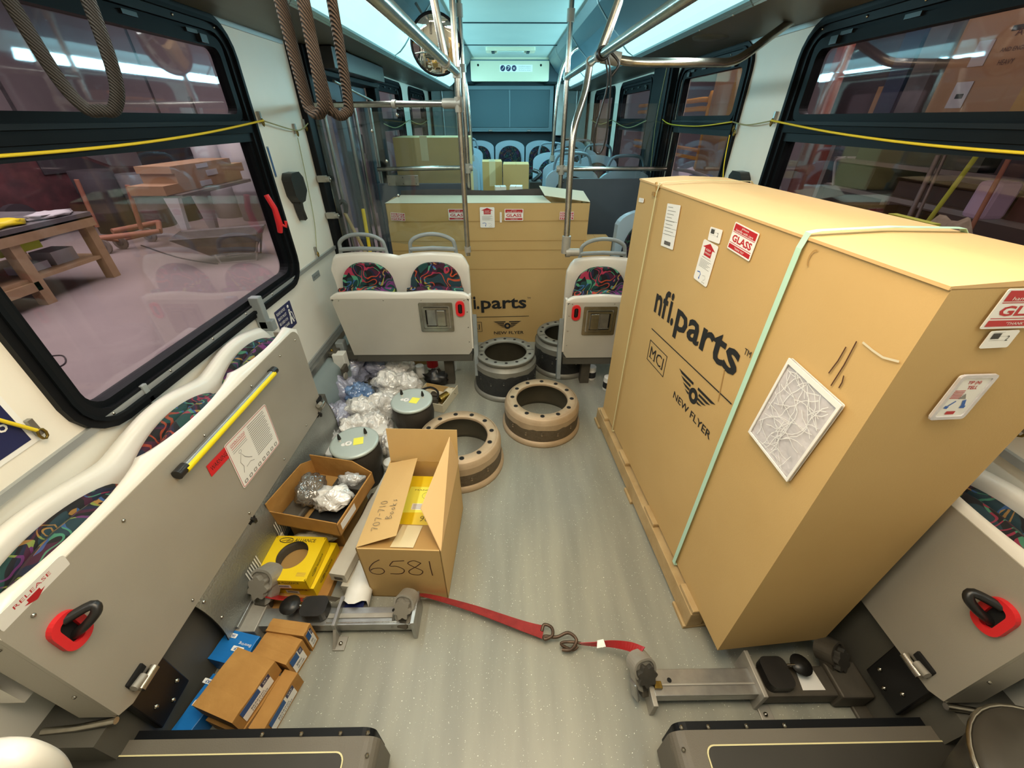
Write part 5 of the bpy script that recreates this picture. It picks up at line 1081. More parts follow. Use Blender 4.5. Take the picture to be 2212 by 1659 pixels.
# ------------------------------------------------------------------ heap of plastic bags and white jars by the wall
def jar(x, y, z, r, h, label, lidc='white_pl', tilt=0.0, grp='white plastic jars by the left wall', lab=None):
    t = thing('plastic_jar', label, 'jar', (x, y, z), 0, grp); t.rotation_euler = (tilt, tilt*0.5, 0)
    m = MB(); m.lathe([(0, 0), (r*0.94, 0), (r, 0.006), (r, h*0.78), (r*0.9, h*0.84)], 'white_pl', 20)
    if lab: m.lathe([(r*1.01, h*0.2), (r*1.01, h*0.65)], lab, 20)
    m.build('jar_body', t)
    m = MB(); m.lathe([(r*0.93, h*0.82), (r*0.95, h*0.84), (r*0.95, h*0.98), (r*0.88, h), (0, h)], lidc, 20); m.build('lid', t)
BAGS = [ # px, py, z, rx, ry, rz, mat, label
 (760, 800, 0.10, .085, .10, .085, 'bag_lilac', 'bluish clear bag at the far top of the heap, under the seat'),
 (735, 850, 0.09, .085, .09, .085, 'bag_lilac', 'bluish clear bag against the wall duct, upper half of the heap'),
 (775, 850, 0.12, .07, .06, .05, 'bag_blue', 'blue tinted plastic bag in the middle of the heap'),
 (820, 790, 0.09, .08, .08, .08, 'bag_lilac', 'clear bag right of the topmost bluish bag'),
 (860, 795, 0.08, .08, .08, .07, 'bag_white', 'milky white bag below the buckle end of the double seat'),
 (880, 830, 0.07, .07, .08, .06, 'bag_white', 'milky white bag above the rear air spring'),
 (840, 830, 0.10, .075, .075, .07, 'bag_white', 'milky white bag in the middle of the heap, right of the blue one'),
 (730, 905, 0.08, .08, .08, .07, 'bag_lilac', 'bluish clear bag low by the wall, above the front white jars'),
 (780, 890, 0.10, .075, .07, .07, 'bag_white', 'milky white bag just below the blue one'),
 (830, 880, 0.09, .075, .07, .075, 'bag_white', 'milky white bag touching the lid of the rear air spring'),
 (815, 925, 0.08, .07, .065, .07, 'bag_white', 'milky white bag behind the front air spring, right side'),
 (765, 930, 0.08, .07, .06, .065, 'bag_white', 'milky white bag directly behind the front air spring'),
 (712, 950, 0.07, .055, .065, .07, 'bag_plastic', 'clear bag at the near tip of the heap beside the bench end'),
 (845, 960, 0.06, .04, .06, .06, 'bag_white', 'milky white bag between front air spring and the book box'),
]
for i, (px, py, z, rx, ry, rz, mt, lb) in enumerate(BAGS):
    p = at(px, py, 'z', z); tag(crumple((p.x, p.y, z), rx*1.22, ry*1.15, rz*1.3, mt, i+1, 44, 0.34, 2.2).build('plastic_bag'), lb, 'bag', 'plastic bags heaped by the left wall')
    if i in (0, 1, 3, 7):
        q = MB()
        for k in range(5): a = k*1.3+i; q.ball((p.x+0.045*math.cos(a), p.y+0.05*math.sin(a), z+0.045+0.01*(k % 2)), 0.010, 'shop_blue', seg=8)
        tag(q.build('small_fittings', kind='stuff'), 'small dark fittings showing through a bluish bag, ' + {0: 'far end of the heap', 1: 'against the wall duct', 3: 'right of the far bag', 7: 'low by the wall'}[i], 'fittings')
for px, py, z, r, h, lb in ((725, 985, 0, .05, .11, 'white jar at the near tip of the bag heap beside the bench'), (700, 955, 0, .045, .10, 'white jar half under a clear bag by the bench hinge'), (765, 945, 0.0, .05, .13, 'white jar standing behind the front air spring'),
                            (822, 945, 0.0, .052, .13, 'white jar right behind the lid of the front air spring'), (850, 975, 0, .036, .12, 'slim white jar between front air spring and book box flap'), (845, 1010, 0, .034, .09, 'low white jar beside the upright flap of the book box')):
    p = at(px, py, 'z', z+h*0.5); jar(p.x, p.y, z, r, h, lb)
for px, py, r, h, lb, lab in ((835, 800, .045, .16, 'white jug with red label under the left double seat', 'red_dark'), (932, 800, .04, .17, 'white bottle with pink label under the left double seat', 'red'), (972, 800, .042, .15, 'plain white bottle nearest the aisle under the left double seat', None), (905, 815, .03, .09, 'small white tub under the left double seat', None)):
    p = at(px, py, 'z', 0.03); jar(p.x, p.y+0.06, 0, r, h, lb, 'white_pl', 0, 'bottles under the left double seat', lab)
for px, py, lb in ((1272, 815, 'white jar beneath the right double seat'), (1308, 838, 'white jar with dark label squeezed by the crate foot')):
    p = at(px, py, 'z', 0.03); jar(p.x+0.02, p.y+0.03, 0, .032, .10, lb, 'white_pl', 0, 'jars beneath the right double seat', 'ink')
p = at(900, 775, 'z', 0.05); m = MB(); m.box((p.x, p.y+0.05, 0.08), (0.14, 0.10, 0.16), 'cardboard'); tag(m.build('small_carton', bevel=0.003), 'brown carton standing upright under the left double seat', 'box')
# black bag and bits by the small tray
tag(crumple(tuple(at(945, 815, 'z', 0.05)), 0.085, 0.06, 0.05, 'blackpl', 21, 24, 0.5, 2.5).build('black_bag'), 'crumpled black bag lying under the right end of the left double seat', 'bag')
tr2 = thing('parts_tray', 'small torn cardboard tray of metal parts in the aisle by the air spring', 'tray', tuple(at(940, 865, 'z', 0)), math.radians(-18), world=True)
Wt2 = WORLD[tr2.name]; m = MB(Wt2); m.bb(-0.11, 0.11, -0.10, 0.10, 0, 0.004, 'cardboard_pale'); m.bb(-0.11, 0.11, -0.104, -0.10, 0, 0.06, 'cardboard_pale'); m.bb(0.107, 0.111, -0.10, 0.12, 0, 0.065, 'cardboard_pale'); m.bb(-0.11, 0.11, 0.10, 0.104, 0, 0.05, 'cardboard'); m.bb(-0.112, -0.108, -0.10, 0.10, 0, 0.05, 'cardboard_pale'); m.build('tray', tr2, bevel=0.001)
def tq(x, y, z): return tuple(Wt2 @ Vector((x, y, z)))
m = MB(); m.cyl(tq(0.05, -0.03, 0.035), tq(0.08, 0.03, 0.04), 0.028, 'brass', 14); m.cyl(tq(0.0, -0.05, 0.03), tq(-0.02, 0.03, 0.03), 0.02, 'steel_dull', 12); tag(m.build('brass_fitting'), 'brass and steel cylinder fitting in the small torn tray', 'fitting')
m = MB(); m.tube(smooth_path([tq(-0.10, 0.0, 0.06), tq(-0.04, 0.03, 0.075), tq(0.02, 0.01, 0.07), tq(0.05, -0.05, 0.06)], 4), 0.007, 'blackpl', 8); m.tube([tq(-0.09, -0.03, 0.05), tq(0.03, -0.02, 0.06)], 0.006, 'cast_dark', 6); m.box(tq(0.0, -0.03, 0.035), (0.08, 0.07, 0.03), 'cast_dark'); tag(m.build('wiper_arm_part'), 'dark bent rods and a dark block lying over the small torn tray', 'part')
tag(crumple(tq(0.08, 0.06, 0.045), 0.035, 0.03, 0.025, 'cardboard_pale', 31, 16, 0.4, 3).build('paper_wad'), 'yellowish paper wad in the corner of the small torn tray', 'paper')
# seat belt anchor and cap on the wall duct
m = MB(); m.box((-1.10, 2.13, 0.27), (0.07, 0.06, 0.10), 'white_pl'); m.box((-1.06, 2.06, 0.24), (0.02, 0.07, 0.05), 'cast_dark'); m.cyl((-1.055, 2.03, 0.215), (-1.045, 2.03, 0.215), 0.022, 'cast', 12); m.box((-1.15, 2.2, 0.31), (0.07, 0.16, 0.025), 'steel_dull')
for y in (2.15, 2.26): m.ball((-1.15, y, 0.325), 0.010, 'brass', seg=8)
tag(m.build('belt_anchor', bevel=0.006), 'white capped belt anchor bracket bolted on the left wall duct', 'bracket')

# ------------------------------------------------------------------ wheelchair securement rails on the floor
def knobshape(r, n=7, amp=0.16): return [(r*(1+amp*math.cos(n*a))*math.cos(a), r*(1+amp*math.cos(n*a))*math.sin(a)) for a in [2*PI*k/56 for k in range(56)]]
def retractor(t, loc, face, nm, sc=1.0, mt='cast', kn='knob'):
    """belt reel with a lobed knob; face = direction angle the knob looks (z rotation)"""
    M = T(*loc) @ R(face) @ R(-0.62, 'X') @ Matrix.Scale(sc, 4)
    m = MB(M); prof = rrect(-0.035, 0.035, 0.02, 0.125, 0.03, 6); m.prism(prof, -0.018, 0.018, mt, frame((0, 0, 0), (1, 0, 0), (0, 0, 1)))
    m.ringprism(rrect(-0.039, 0.039, 0.06, 0.129, 0.032, 6), rrect(-0.032, 0.032, 0.066, 0.122, 0.026, 6), -0.026, 0.026, mt, frame((0, 0, 0), (1, 0, 0), (0, 0, 1)))
    m.bb(-0.02, 0.02, -0.018, 0.018, 0, 0.05, 'cast_dark'); m.bb(-0.042, -0.03, -0.02, 0.02, -0.005, 0.05, 'alu'); r = m.build(nm, t, bevel=0.005)
    m = MB(M @ frame((0, -0.020, 0.078), (1, 0, 0), (0, 0, 1))); m.prism(knobshape(0.030), 0.0, 0.018, kn, smooth=True); m.prism([(0.012*math.cos(a), 0.012*math.sin(a)) for a in [k*PI/6 for k in range(12)]], -0.004, 0.004, 'cast_dark'); k = m.build('knob', r, bevel=0.002)
    return r

def clampfoot(m, x, y0, y1): 
    m.bb(x-0.006, x+0.006, y0-0.012, y1+0.03, 0.0, 0.085, 'alu'); m.bb(x-0.006, x+0.035, y0-0.055, y0-0.01, 0.0, 0.006, 'cast'); m.add([(x-0.006, y0-0.055, 0.003), (x-0.006, y0-0.01, 0.003), (x-0.006, y0-0.01, 0.06), (x+0.004, y0-0.055, 0.003), (x+0.004, y0-0.01, 0.003), (x+0.004, y0-0.01, 0.06)], [(0, 1, 2), (3, 5, 4), (0, 3, 4, 1), (1, 4, 5, 2), (2, 5, 3, 0)], 'cast')
    m.ball((x+0.018, y0-0.035, 0.008), 0.008, 'steel', seg=8)
# left rail
t = thing('securement_rail', 'floor belt rail on the left with two lobed knobs, behind the bearing boxes', 'belt rail', (-0.70, 0.70, 0), world=True)
yl = 0.70
m = MB(); m.bb(-1.0, -0.39, yl-0.03, yl+0.03, 0.022, 0.062, 'alu'); m.bb(-0.70, -0.41, yl-0.008, yl+0.008, 0.062, 0.066, 'cast'); m.bb(-0.70, -0.39, yl-0.024, yl-0.020, 0.062, 0.064, 'steel')
m.disc(0.006, 0.0665, 'hole', 12, T(-0.475, yl+0.018, -0.004)); m.bb(-1.0, -0.40, yl-0.02, yl+0.02, 0.0, 0.022, 'cast_dark'); m.build('rail_beam', t, bevel=0.002)
m = MB(); clampfoot(m, -0.665, yl-0.03, yl+0.03); m.build('rail_foot', t, bevel=0.002)
m = MB(); clampfoot(m, -0.99, yl-0.03, yl+0.03); m.bb(-1.01, -0.93, yl-0.05, yl+0.05, 0.0, 0.07, 'cast'); m.build('rail_foot', t, bevel=0.004)
m = MB(); m.bb(-0.398, -0.385, yl-0.05, yl+0.06, 0.0, 0.11, 'alu'); m.build('end_plate', t, bevel=0.002)
retractor(t, (-0.435, yl-0.025, 0.035), math.radians(-12), 'belt_reel', 0.95, 'cast', 'knob_grey'); retractor(t, (-0.955, yl+0.04, 0.04), math.radians(-10), 'belt_reel', 1.2, 'cast', 'knob_grey')
m = MB(); m.prism(rrect(-0.79, -0.70, yl-0.02, yl+0.05, 0.025), 0.065, 0.105, 'blackpl'); m.build('foot_pedal', t, bevel=0.01)
m = MB(); m.lathe([(0.0, 0.0), (0.033, 0.0), (0.034, 0.006), (0.0, 0.008)], 'blackpl', 20, T(-0.83, yl+0.02, 0.10)); m.cyl((-0.80, yl+0.02, 0.1), (-0.77, yl+0.01, 0.095), 0.005, 'steel', 8); m.build('release_button', t)
# right rail
t = thing('securement_rail', 'floor belt rail on the right below the tall crate, with black pedal', 'belt rail', (0.70, 0.49, 0), world=True)
yr = 0.485
m = MB(); m.bb(0.375, 0.69, yr-0.035, yr+0.035, 0.035, 0.075, 'alu'); m.bb(0.40, 0.69, yr-0.010, yr-0.004, 0.075, 0.078, 'cast'); m.disc(0.007, 0.0758, 'hole', 12, T(0.43, yr+0.005, 0)); m.bb(0.38, 0.70, yr-0.02, yr+0.02, 0.0, 0.035, 'cast_dark'); m.build('rail_beam', t, bevel=0.002)
m = MB(); m.bb(0.70, 0.95, yr-0.04, yr+0.04, 0.015, 0.07, 'cast_dark'); m.bb(0.93, 1.03, yr-0.05, yr+0.045, 0.01, 0.085, 'cast_dark'); m.bb(0.99, 1.05, yr-0.085, yr-0.02, 0.0, 0.012, 'cast_dark'); m.build('rail_housing', t, bevel=0.006)
m = MB(); m.bb(0.688, 0.702, yr-0.05, yr+0.075, 0.0, 0.10, 'cast'); m.bb(0.70, 0.74, yr-0.085, yr-0.04, 0.0, 0.007, 'cast'); m.ball((0.715, yr-0.065, 0.01), 0.008, 'steel', seg=8); m.ball((0.682, yr-0.025, 0.05), 0.008, 'steel', seg=8); m.build('rail_foot', t, bevel=0.003)
m = MB(); m.bb(0.362, 0.377, yr-0.06, yr+0.05, 0.0, 0.075, 'cast'); m.bb(0.377, 0.40, yr-0.02, yr, 0.075, 0.088, 'brass'); m.build('end_plate', t, bevel=0.002)
retractor(t, (0.358, yr-0.015, 0.035), math.radians(14), 'belt_reel', 0.95); retractor(t, (0.985, yr+0.02, 0.03), math.radians(30), 'belt_reel', 1.0, 'cast_dark')
m = MB(); m.prism(rrect(0.72, 0.80, yr-0.03, yr+0.055, 0.02), 0.07, 0.105, 'blackpl'); m.build('foot_pedal', t, bevel=0.012)
m = MB(); m.lathe([(0.0, 0.0), (0.030, 0.0), (0.031, 0.005), (0.0, 0.007)], 'blackpl', 20, T(0.845, yr+0.03, 0.10)); m.cyl((0.80, yr+0.03, 0.103), (0.825, yr+0.03, 0.103), 0.004, 'steel', 8); m.build('release_button', t)
m = MB(); m.quad([(0.83, yr-0.025, 0.0706), (0.90, yr-0.025, 0.0706), (0.895, yr+0.03, 0.0706), (0.84, yr+0.03, 0.0706)], 'white_paper'); m.build('paper_label', t)
# red belt, two pieces joined by hooks
def ribbon(pts, w, mt, tw=None):
    P = smooth_path(pts, 6); rows = []; n = len(P)
    for i, p in enumerate(P):
        d = (P[min(i+1, n-1)]-P[max(i-1, 0)]).normalized(); s = d.cross(Vector((0, 0, 1))).normalized(); a = tw(i/(n-1)) if tw else 0
        u = s*math.cos(a)+Vector((0, 0, 1))*math.sin(a); nn = d.cross(u).normalized()*0.0012
        ww = w(i/(n-1)) if callable(w) else w
        rows.append([p-u*ww/2-nn, p+u*ww/2-nn, p+u*ww/2+nn, p-u*ww/2+nn])
    m = MB(); m.grid(rows, mt, closed=True, smooth=False, caps=True); return m
t = thing('red_belt', 'dark red belt webbing running from the left rail past the book box to a hook', 'belt', (-0.15, 0.7, 0.02), world=True)
ribbon([(-0.41, 0.76, 0.085), (-0.36, 0.775, 0.045), (-0.20, 0.735, 0.035), (-0.02, 0.675, 0.03), (0.055, 0.652, 0.03)], lambda u: 0.022+0.022*u, 'red_web', lambda u: 0.9*(1-u)).build('webbing', t)
m = MB(); m.tube(smooth_path([(0.05, 0.655, 0.03), (0.06, 0.675, 0.034), (0.085, 0.665, 0.034), (0.085, 0.640, 0.034), (0.06, 0.630, 0.03), (0.06, 0.640, 0.028), (0.10, 0.636, 0.03), (0.14, 0.645, 0.04), (0.165, 0.620, 0.045), (0.145, 0.597, 0.03), (0.115, 0.600, 0.022)], 5), 0.0055, 'rust', 8); m.build('hook', t)
t = thing('red_belt', 'bright red twisted belt end tied to the reel of the right rail', 'belt', (0.25, 0.57, 0.05), world=True)
ribbon([(0.352, 0.548, 0.128), (0.325, 0.575, 0.10), (0.275, 0.598, 0.065), (0.22, 0.606, 0.045), (0.175, 0.612, 0.035)], lambda u: 0.034-0.018*u, 'red_dark', lambda u: 0.5+1.2*u).build('webbing', t)
m = MB(); m.tube(smooth_path([(0.18, 0.613, 0.035), (0.155, 0.617, 0.036), (0.12, 0.618, 0.034), (0.115, 0.612, 0.028), (0.15, 0.600, 0.02), (0.17, 0.61, 0.02)], 4), 0.005, 'rust', 8); m.build('hook', t)
m = MB(); m.quad([(0.225, 0.585, 0.066), (0.255, 0.588, 0.070), (0.25, 0.608, 0.076), (0.23, 0.606, 0.072)], 'white_paper'); m.build('care_tag', t)
t = thing('red_belt', 'red belt bundled over the left rail in front of the yellow boxes', 'belt', (-0.85, 0.77, 0.04), world=True)
ribbon([(-0.955, 0.762, 0.10), (-0.90, 0.757, 0.085), (-0.83, 0.752, 0.08), (-0.765, 0.752, 0.075)], lambda u: 0.05-0.02*abs(u-0.4), 'red_dark', lambda u: 0.9).build('webbing', t)
ribbon([(-0.80, 0.752, 0.085), (-0.74, 0.755, 0.085), (-0.68, 0.748, 0.08)], 0.035, 'cast_dark', lambda u: 0.8).build('webbing', t)

# ------------------------------------------------------------------ low partitions in the foreground
def frontpanel(s, label):
    t = thing('low_front_cowl', label, 'cowl', (s*0.8, 0.2, 0), world=True)
    xi = 0.40 if s < 0 else 0.352; xo = 1.19; HC = 0.20
    m = MB(); M = frame((0, 0.338, 0), (1, 0, 0), (0, 0, 1))
    poly = rrect(min(s*xi, s*xo), max(s*xi, s*xo), 0.0, HC, 0.035, 5)
    m.prism(poly, 0.0, 0.012, 'front_panel', M); m.prism(rrect(min(s*(xi+0.02), s*xo), max(s*(xi+0.02), s*xo), 0.01, HC-0.015, 0.03, 5), -0.022, 0.0, 'rubber', M); m.build('rear_board', t, bevel=0.004)
    m = MB(); m.prism(poly, 0.0, 0.10, 'front_panel', frame((0, 0.326, 0), (1, 0, 0), (0, 0, 1))); m.build('cowl_body', t, bevel=0.012)
    m = MB(); x0, x1 = sorted((s*(xi+0.078), s*xo)); Mt = T(0, 0, HC+0.001)
    m.prism(rrect(x0, x1, -0.05, 0.305, 0.02, 5), 0, 0.002, 'mat_dark', Mt); m.ringprism(rrect(x0-0.003, x1+0.003, -0.053, 0.308, 0.022, 5), rrect(x0, x1, -0.05, 0.305, 0.02, 5), 0, 0.003, 'creamstrap', Mt)
    m.build('inset_mat', t)
    for x in (xi+0.03, xi+0.10, xi+0.2, xi+0.3): 
        for y in (0.355,): b = MB(); b.ball((s*x, y-0.012, HC+0.003), 0.006, 'steel', seg=6); b.build('screw', t)
    for y in (0.30, 0.24): b = MB(); b.ball((s*(xi+0.02), y, HC), 0.006, 'steel', seg=6); b.build('screw', t)
    m = MB(); m.bb(s*xo, s*(xi+0.002), -0.1, 0.225, 0.0, HC, 'front_panel'); m.build('cowl_top', t, bevel=0.01)
    return t

frontpanel(-1, 'low grey cowl with dark inset mat in the lower left foreground'); frontpanel(1, 'low grey cowl with dark inset mat in the lower right foreground')
m = MB(); hoop = [at(px, py, 'y', 0.15) for px, py in ((-190, 1775), (-160, 1710), (-90, 1660), (0, 1640), (64, 1652), (106, 1684), (128, 1740), (134, 1810))]
m.tube(smooth_path(hoop, 6), 0.021, 'shell', 14); lo = [Vector((q.x, q.y, 0.202)) for q in (hoop[0], hoop[-1])]
m.tube([hoop[-1], (lo[1]+hoop[-1])/2, lo[1]], 0.021, 'shell', 14); m.tube([hoop[0], (lo[0]+hoop[0])/2, lo[0]], 0.021, 'shell', 14)
tag(m.build('white_grab_hoop'), 'blurred white rounded hoop at the very lower left corner', 'hoop')
t = thing('round_pedestal', 'dark round pedestal with bright edge and metal buckle at the lower right corner', 'pedestal', (1.02, 0.15, 0.20), world=True)
PM_ = T(1.02, 0.15, 0)
m = MB(); m.lathe([(0.10, 0.201), (0.12, 0.24), (0.15, 0.40), (0.158, 0.435), (0.15, 0.452), (0.10, 0.462), (0, 0.465)], 'seat_dark', 40, PM_); m.build('pedestal_cover', t)
m = MB(); m.tube([(1.02+0.160*math.cos(a), 0.15+0.160*math.sin(a), 0.436) for a in [2*PI*k/40 for k in range(40)]], 0.005, 'steel', 8, closed=True); m.build('metal_edging', t)
m = MB(); m.prism(rrect(-0.035, 0.035, -0.03, 0.03, 0.01), 0.458, 0.470, 'steel', T(1.075, 0.215, 0) @ R(0.6)); b_ = m.build('buckle', t, bevel=0.003); m = MB(); m.ringprism(rrect(-0.048, 0.048, -0.042, 0.042, 0.02), rrect(-0.038, 0.038, -0.033, 0.033, 0.012), 0.452, 0.468, 'blackpl', T(1.075, 0.215, 0) @ R(0.6)); m.build('buckle_seat', b_)
m = MB(); m.box((-1.1985, 0.66, 0.935), (0.003, 0.14, 0.13), 'white_paper'); m.box((-1.1975, 0.655, 0.94), (0.003, 0.125, 0.115), 'navy'); M = frame((-1.1955, 0.68, 0.93), (0, 1, 0), (0, 0, 1)); m.text('6', 'white_paper', M, 0.02); tag(m.build('wall_sign'), 'dark blue sign with white edge at the left edge of the picture', 'sign')
# ------------------------------------------------------------------ poles and rails
def pole(name, label, path, r, mt='steel', grp='stainless steel poles and rails', clamps=(), cat='pole'):
    t = thing(name, label, cat, tuple(Vector(path[0])), 0, grp, world=True)
    m = MB(); m.tube(path, r, mt, 14); m.build('tube', t)
    for a, b, rr in clamps: m = MB(); m.tube([a, b], rr, 'cast', 12); m.build('clamp', t, bevel=0.003)
    return t
def V3(*a): return Vector(a)
# front left stanchion: rises from the double seat handle to the ceiling panel
pole('steel_pole', 'steel pole rising from the left double seat to the ceiling', [(-0.285, 2.30, 0.86), (-0.285, 2.30, 2.10)], 0.014, clamps=[((-0.285, 2.30, 1.54), (-0.285, 2.30, 1.60), 0.019), ((-0.285, 2.30, 1.67), (-0.285, 2.30, 1.71), 0.020), ((-0.285, 2.30, 0.88), (-0.285, 2.30, 0.91), 0.018)])
t = pole('partition_rail', 'horizontal steel rail from the door post to the left pole', [(-1.15, 2.655, 1.575), (-0.285, 2.30, 1.575)], 0.014, clamps=[((-0.36, 2.331, 1.575), (-0.27, 2.295, 1.575), 0.021), ((-0.63, 2.442, 1.575), (-0.61, 2.434, 1.575), 0.019)], cat='rail')
pole('overhead_rail', 'overhead steel rail running along the left of the aisle', [(-0.285, -0.4, 1.69), (-0.285, 2.30, 1.69)], 0.0155, clamps=[((-0.285, 1.86, 1.69), (-0.285, 1.90, 1.69), 0.020)], cat='rail')
pole('steel_pole', 'short brownish hanger pole from the ceiling to the left overhead rail', [(-0.285, 1.88, 1.70), (-0.32, 1.86, 1.95), (-0.34, 1.85, 2.10)], 0.014)
# glass partition sheet hung from the rail
t = thing('glass_partition', 'clear glass partition sheet hanging behind the left double seat', 'partition', (-0.7, 2.33, 0.9), world=True)
m = MB(); q_ = [(-1.125, 2.66), (-0.30, 2.335), (-0.298, 2.341), (-1.123, 2.666)]; m.prism(q_, 0.88, 1.545, 'clear_glass'); m.build('glass_sheet', t)
for x, z in ((-0.62, 1.53), (-0.78, 1.46), (-0.72, 1.32), (-0.68, 1.15)): m = MB(); m.ball((x, 2.335-(x+0.3)*0.394-0.006, z), 0.009, 'steel', seg=8); m.build('bolt', t)
for z in (1.215, 1.01):
    m = MB(); m.box((-1.165, 2.66, z), (0.055, 0.03, 0.035), 'cast'); m.cyl((-1.135, 2.645, z), (-1.115, 2.645, z), 0.016, 'cast', 10); m.ball((-1.112, 2.645, z), 0.008, 'steel', seg=8); tag(m.build('panel_clamp', bevel=0.003), ('upper' if z > 1.1 else 'lower')+' grey metal clamp on the black door post', 'clamp')
# second left pole with cross rail above the modesty board
pole('steel_pole', 'farther steel pole on the left, beside the grey modesty board', [(-0.335, 3.2, 0.0), (-0.335, 3.2, 1.86), (-0.335, 3.2, 2.15)], 0.016, clamps=[((-0.335, 3.2, 1.19), (-0.335, 3.2, 1.25), 0.024), ((-0.335, 3.2, 1.76), (-0.335, 3.2, 1.80), 0.024), ((-0.335, 3.2, 2.02), (-0.335, 3.2, 2.08), 0.022)])
pole('modesty_rail', 'steel rail above the left modesty board', [(-0.98, 3.2, 1.215), (-0.335, 3.2, 1.225)], 0.014, clamps=[((-0.37, 3.2, 1.225), (-0.30, 3.2, 1.225), 0.022)], cat='rail')
t = thing('modesty_board', 'grey modesty board on the left with a riveted steel plate', 'panel', (-0.65, 3.24, 0), world=True)
m = MB(); m.bb(-1.0, -0.33, 3.23, 3.245, 0.05, 1.12, 'mod_panel'); m.build('board', t, bevel=0.003)
m = MB(); m.bb(-0.93, -0.70, 3.222, 3.23, 1.105, 1.175, 'steel'); m.build('rivet_plate', t, bevel=0.003)
for x in (-0.915, -0.815, -0.72):
    for z in (1.118, 1.16): m = MB(); m.ball((x, 3.221, z), 0.004, 'blackpl', seg=6); m.build('rivet', t)
m = MB(); m.bb(-1.02, -0.36, 3.236, 3.240, 1.12, 1.60, 'clear_glass'); m.build('glass_screen', t)
# right side
pole('steel_pole', 'farther steel pole on the right, beside the dark modesty board', [(0.335, 3.2, 0.0), (0.335, 3.2, 2.15)], 0.016, clamps=[((0.335, 3.2, 1.18), (0.335, 3.2, 1.24), 0.024), ((0.335, 3.2, 1.72), (0.335, 3.2, 1.76), 0.024), ((0.335, 3.2, 2.0), (0.335, 3.2, 2.06), 0.024)])
pole('modesty_rail', 'steel rail above the right modesty board ending at the window post', [(0.335, 3.2, 1.215), (1.09, 3.2, 1.215)], 0.014, clamps=[((0.30, 3.2, 1.215), (0.40, 3.2, 1.215), 0.022)], cat='rail')
t = thing('modesty_board', 'dark grey modesty board on the right beside the window post', 'panel', (0.7, 3.24, 0), world=True)
m = MB(); m.bb(0.34, 1.0, 3.23, 3.245, 0.05, 1.15, 'mod_panel'); m.build('board', t, bevel=0.003)
for x in (0.36, 0.97): m = MB(); m.ball((x, 3.228, 1.13), 0.006, 'steel', seg=6); m.build('rivet', t)
m = MB(); m.bb(0.36, 1.14, 3.236, 3.240, 1.15, 1.60, 'clear_glass'); m.build('glass_screen', t)
pole('overhead_rail', 'overhead steel rail running along the right of the aisle', [(0.335, -0.4, 1.735), (0.335, 3.2, 1.735)], 0.0165, clamps=[((0.335, 2.12, 1.735), (0.335, 2.16, 1.735), 0.022), ((0.335, 2.34, 1.735), (0.335, 2.38, 1.735), 0.021)], cat='rail')
p2 = smooth_path([(0.335, 2.36, 1.735), (0.325, 2.345, 1.66), (0.31, 2.32, 1.60), (0.27, 2.27, 1.48), (0.262, 2.25, 1.36), (0.262, 2.22, 1.10), (0.262, 2.20, 0.955)], 5)
pole('steel_pole', 'bent steel pole coming down onto the handle of the right double seat', p2, 0.0165, clamps=[((0.262, 2.20, 0.90), (0.262, 2.20, 0.99), 0.024), ((0.262, 2.195, 0.905), (0.335, 2.195, 0.905), 0.021), ((0.262, 2.195, 0.905), (0.285, 2.195, 0.905), 0.026)])
pole('steel_pole', 'wide steel hanger pole from the ceiling to the right overhead rail', [(0.335, 2.14, 1.74), (0.39, 2.14, 1.90), (0.40, 2.14, 2.12)], 0.018)
fy = 2.10
fp = smooth_path([(0.335, 2.14, 1.735), (0.40, 2.12, 1.722), (0.46, fy, 1.712), (0.55, fy, 1.708), (0.80, fy, 1.708), (0.88, fy+0.01, 1.712), (0.94, fy+0.02, 1.735), (1.05, fy+0.07, 1.80), (1.16, fy+0.12, 1.865)], 5)
pole('bent_wall_rail', 'bent steel rail from the right overhead rail to the wall above the windows', fp, 0.0165, clamps=[((0.34, 2.13, 1.733), (0.42, 2.12, 1.72), 0.025), (tuple(fp[-1]), (1.19, fy+0.135, 1.88), 0.022)], cat='rail')
# rear poles curving out of the ceiling
for s, lab in ((-1, 'left'), (1, 'right')):
    for k, y in enumerate((4.4, 5.1)):
        p = smooth_path([(s*0.56, y, 2.02), (s*0.50, y, 1.98), (s*0.43+0*s, y, 1.86), (s*0.40, y, 1.6), (s*0.39, y, 1.22)], 5)
        if k: p = smooth_path([(s*0.56, y, 2.06), (s*0.53, y, 1.98), (s*0.50, y, 1.8), (s*0.49, y, 1.25)], 5)
        if s > 0 and k: continue
        pole('steel_pole', f'slim curved steel pole at the {"rear" if k else "middle"} of the bus, {lab} side of the aisle', p, 0.015, 'steel', clamps=[(tuple(p[-1]), (p[-1][0]-s*0.0, y, p[-1][2]-0.05), 0.022)])
# ------------------------------------------------------------------ convex mirror
t = thing('convex_mirror', 'round convex mirror hanging at the left roof cove', 'mirror', (-0.45, 2.95, 1.86), world=True)
Mm = frame((-0.455, 2.95, 1.865), (1, 0.12, 0), (0, -0.25, 1))
m = MB(Mm); rows = [[(0.135*q*math.cos(a), 0.135*q*math.sin(a), 0.035*math.sqrt(max(0, 1-q*q*0.75))) for a in [2*PI*k/32 for k in range(32)]] for q in (0.001, 0.2, 0.4, 0.6, 0.8, 0.97)]
m.grid(rows, 'mirror', closed=True); m.build('mirror_glass', t)
m = MB(Mm); m.tube([(0.137*math.cos(a), 0.137*math.sin(a), 0.014) for a in [2*PI*k/32 for k in range(32)]], 0.008, 'rubber', 8, closed=True); m.disc(0.135, 0.0, 'rubber', 32); m.build('mirror_rim', t)
m = MB(); m.cyl((-0.455, 2.97, 1.9), (-0.56, 3.02, 2.05), 0.008, 'alu', 8); m.build('bracket', t)
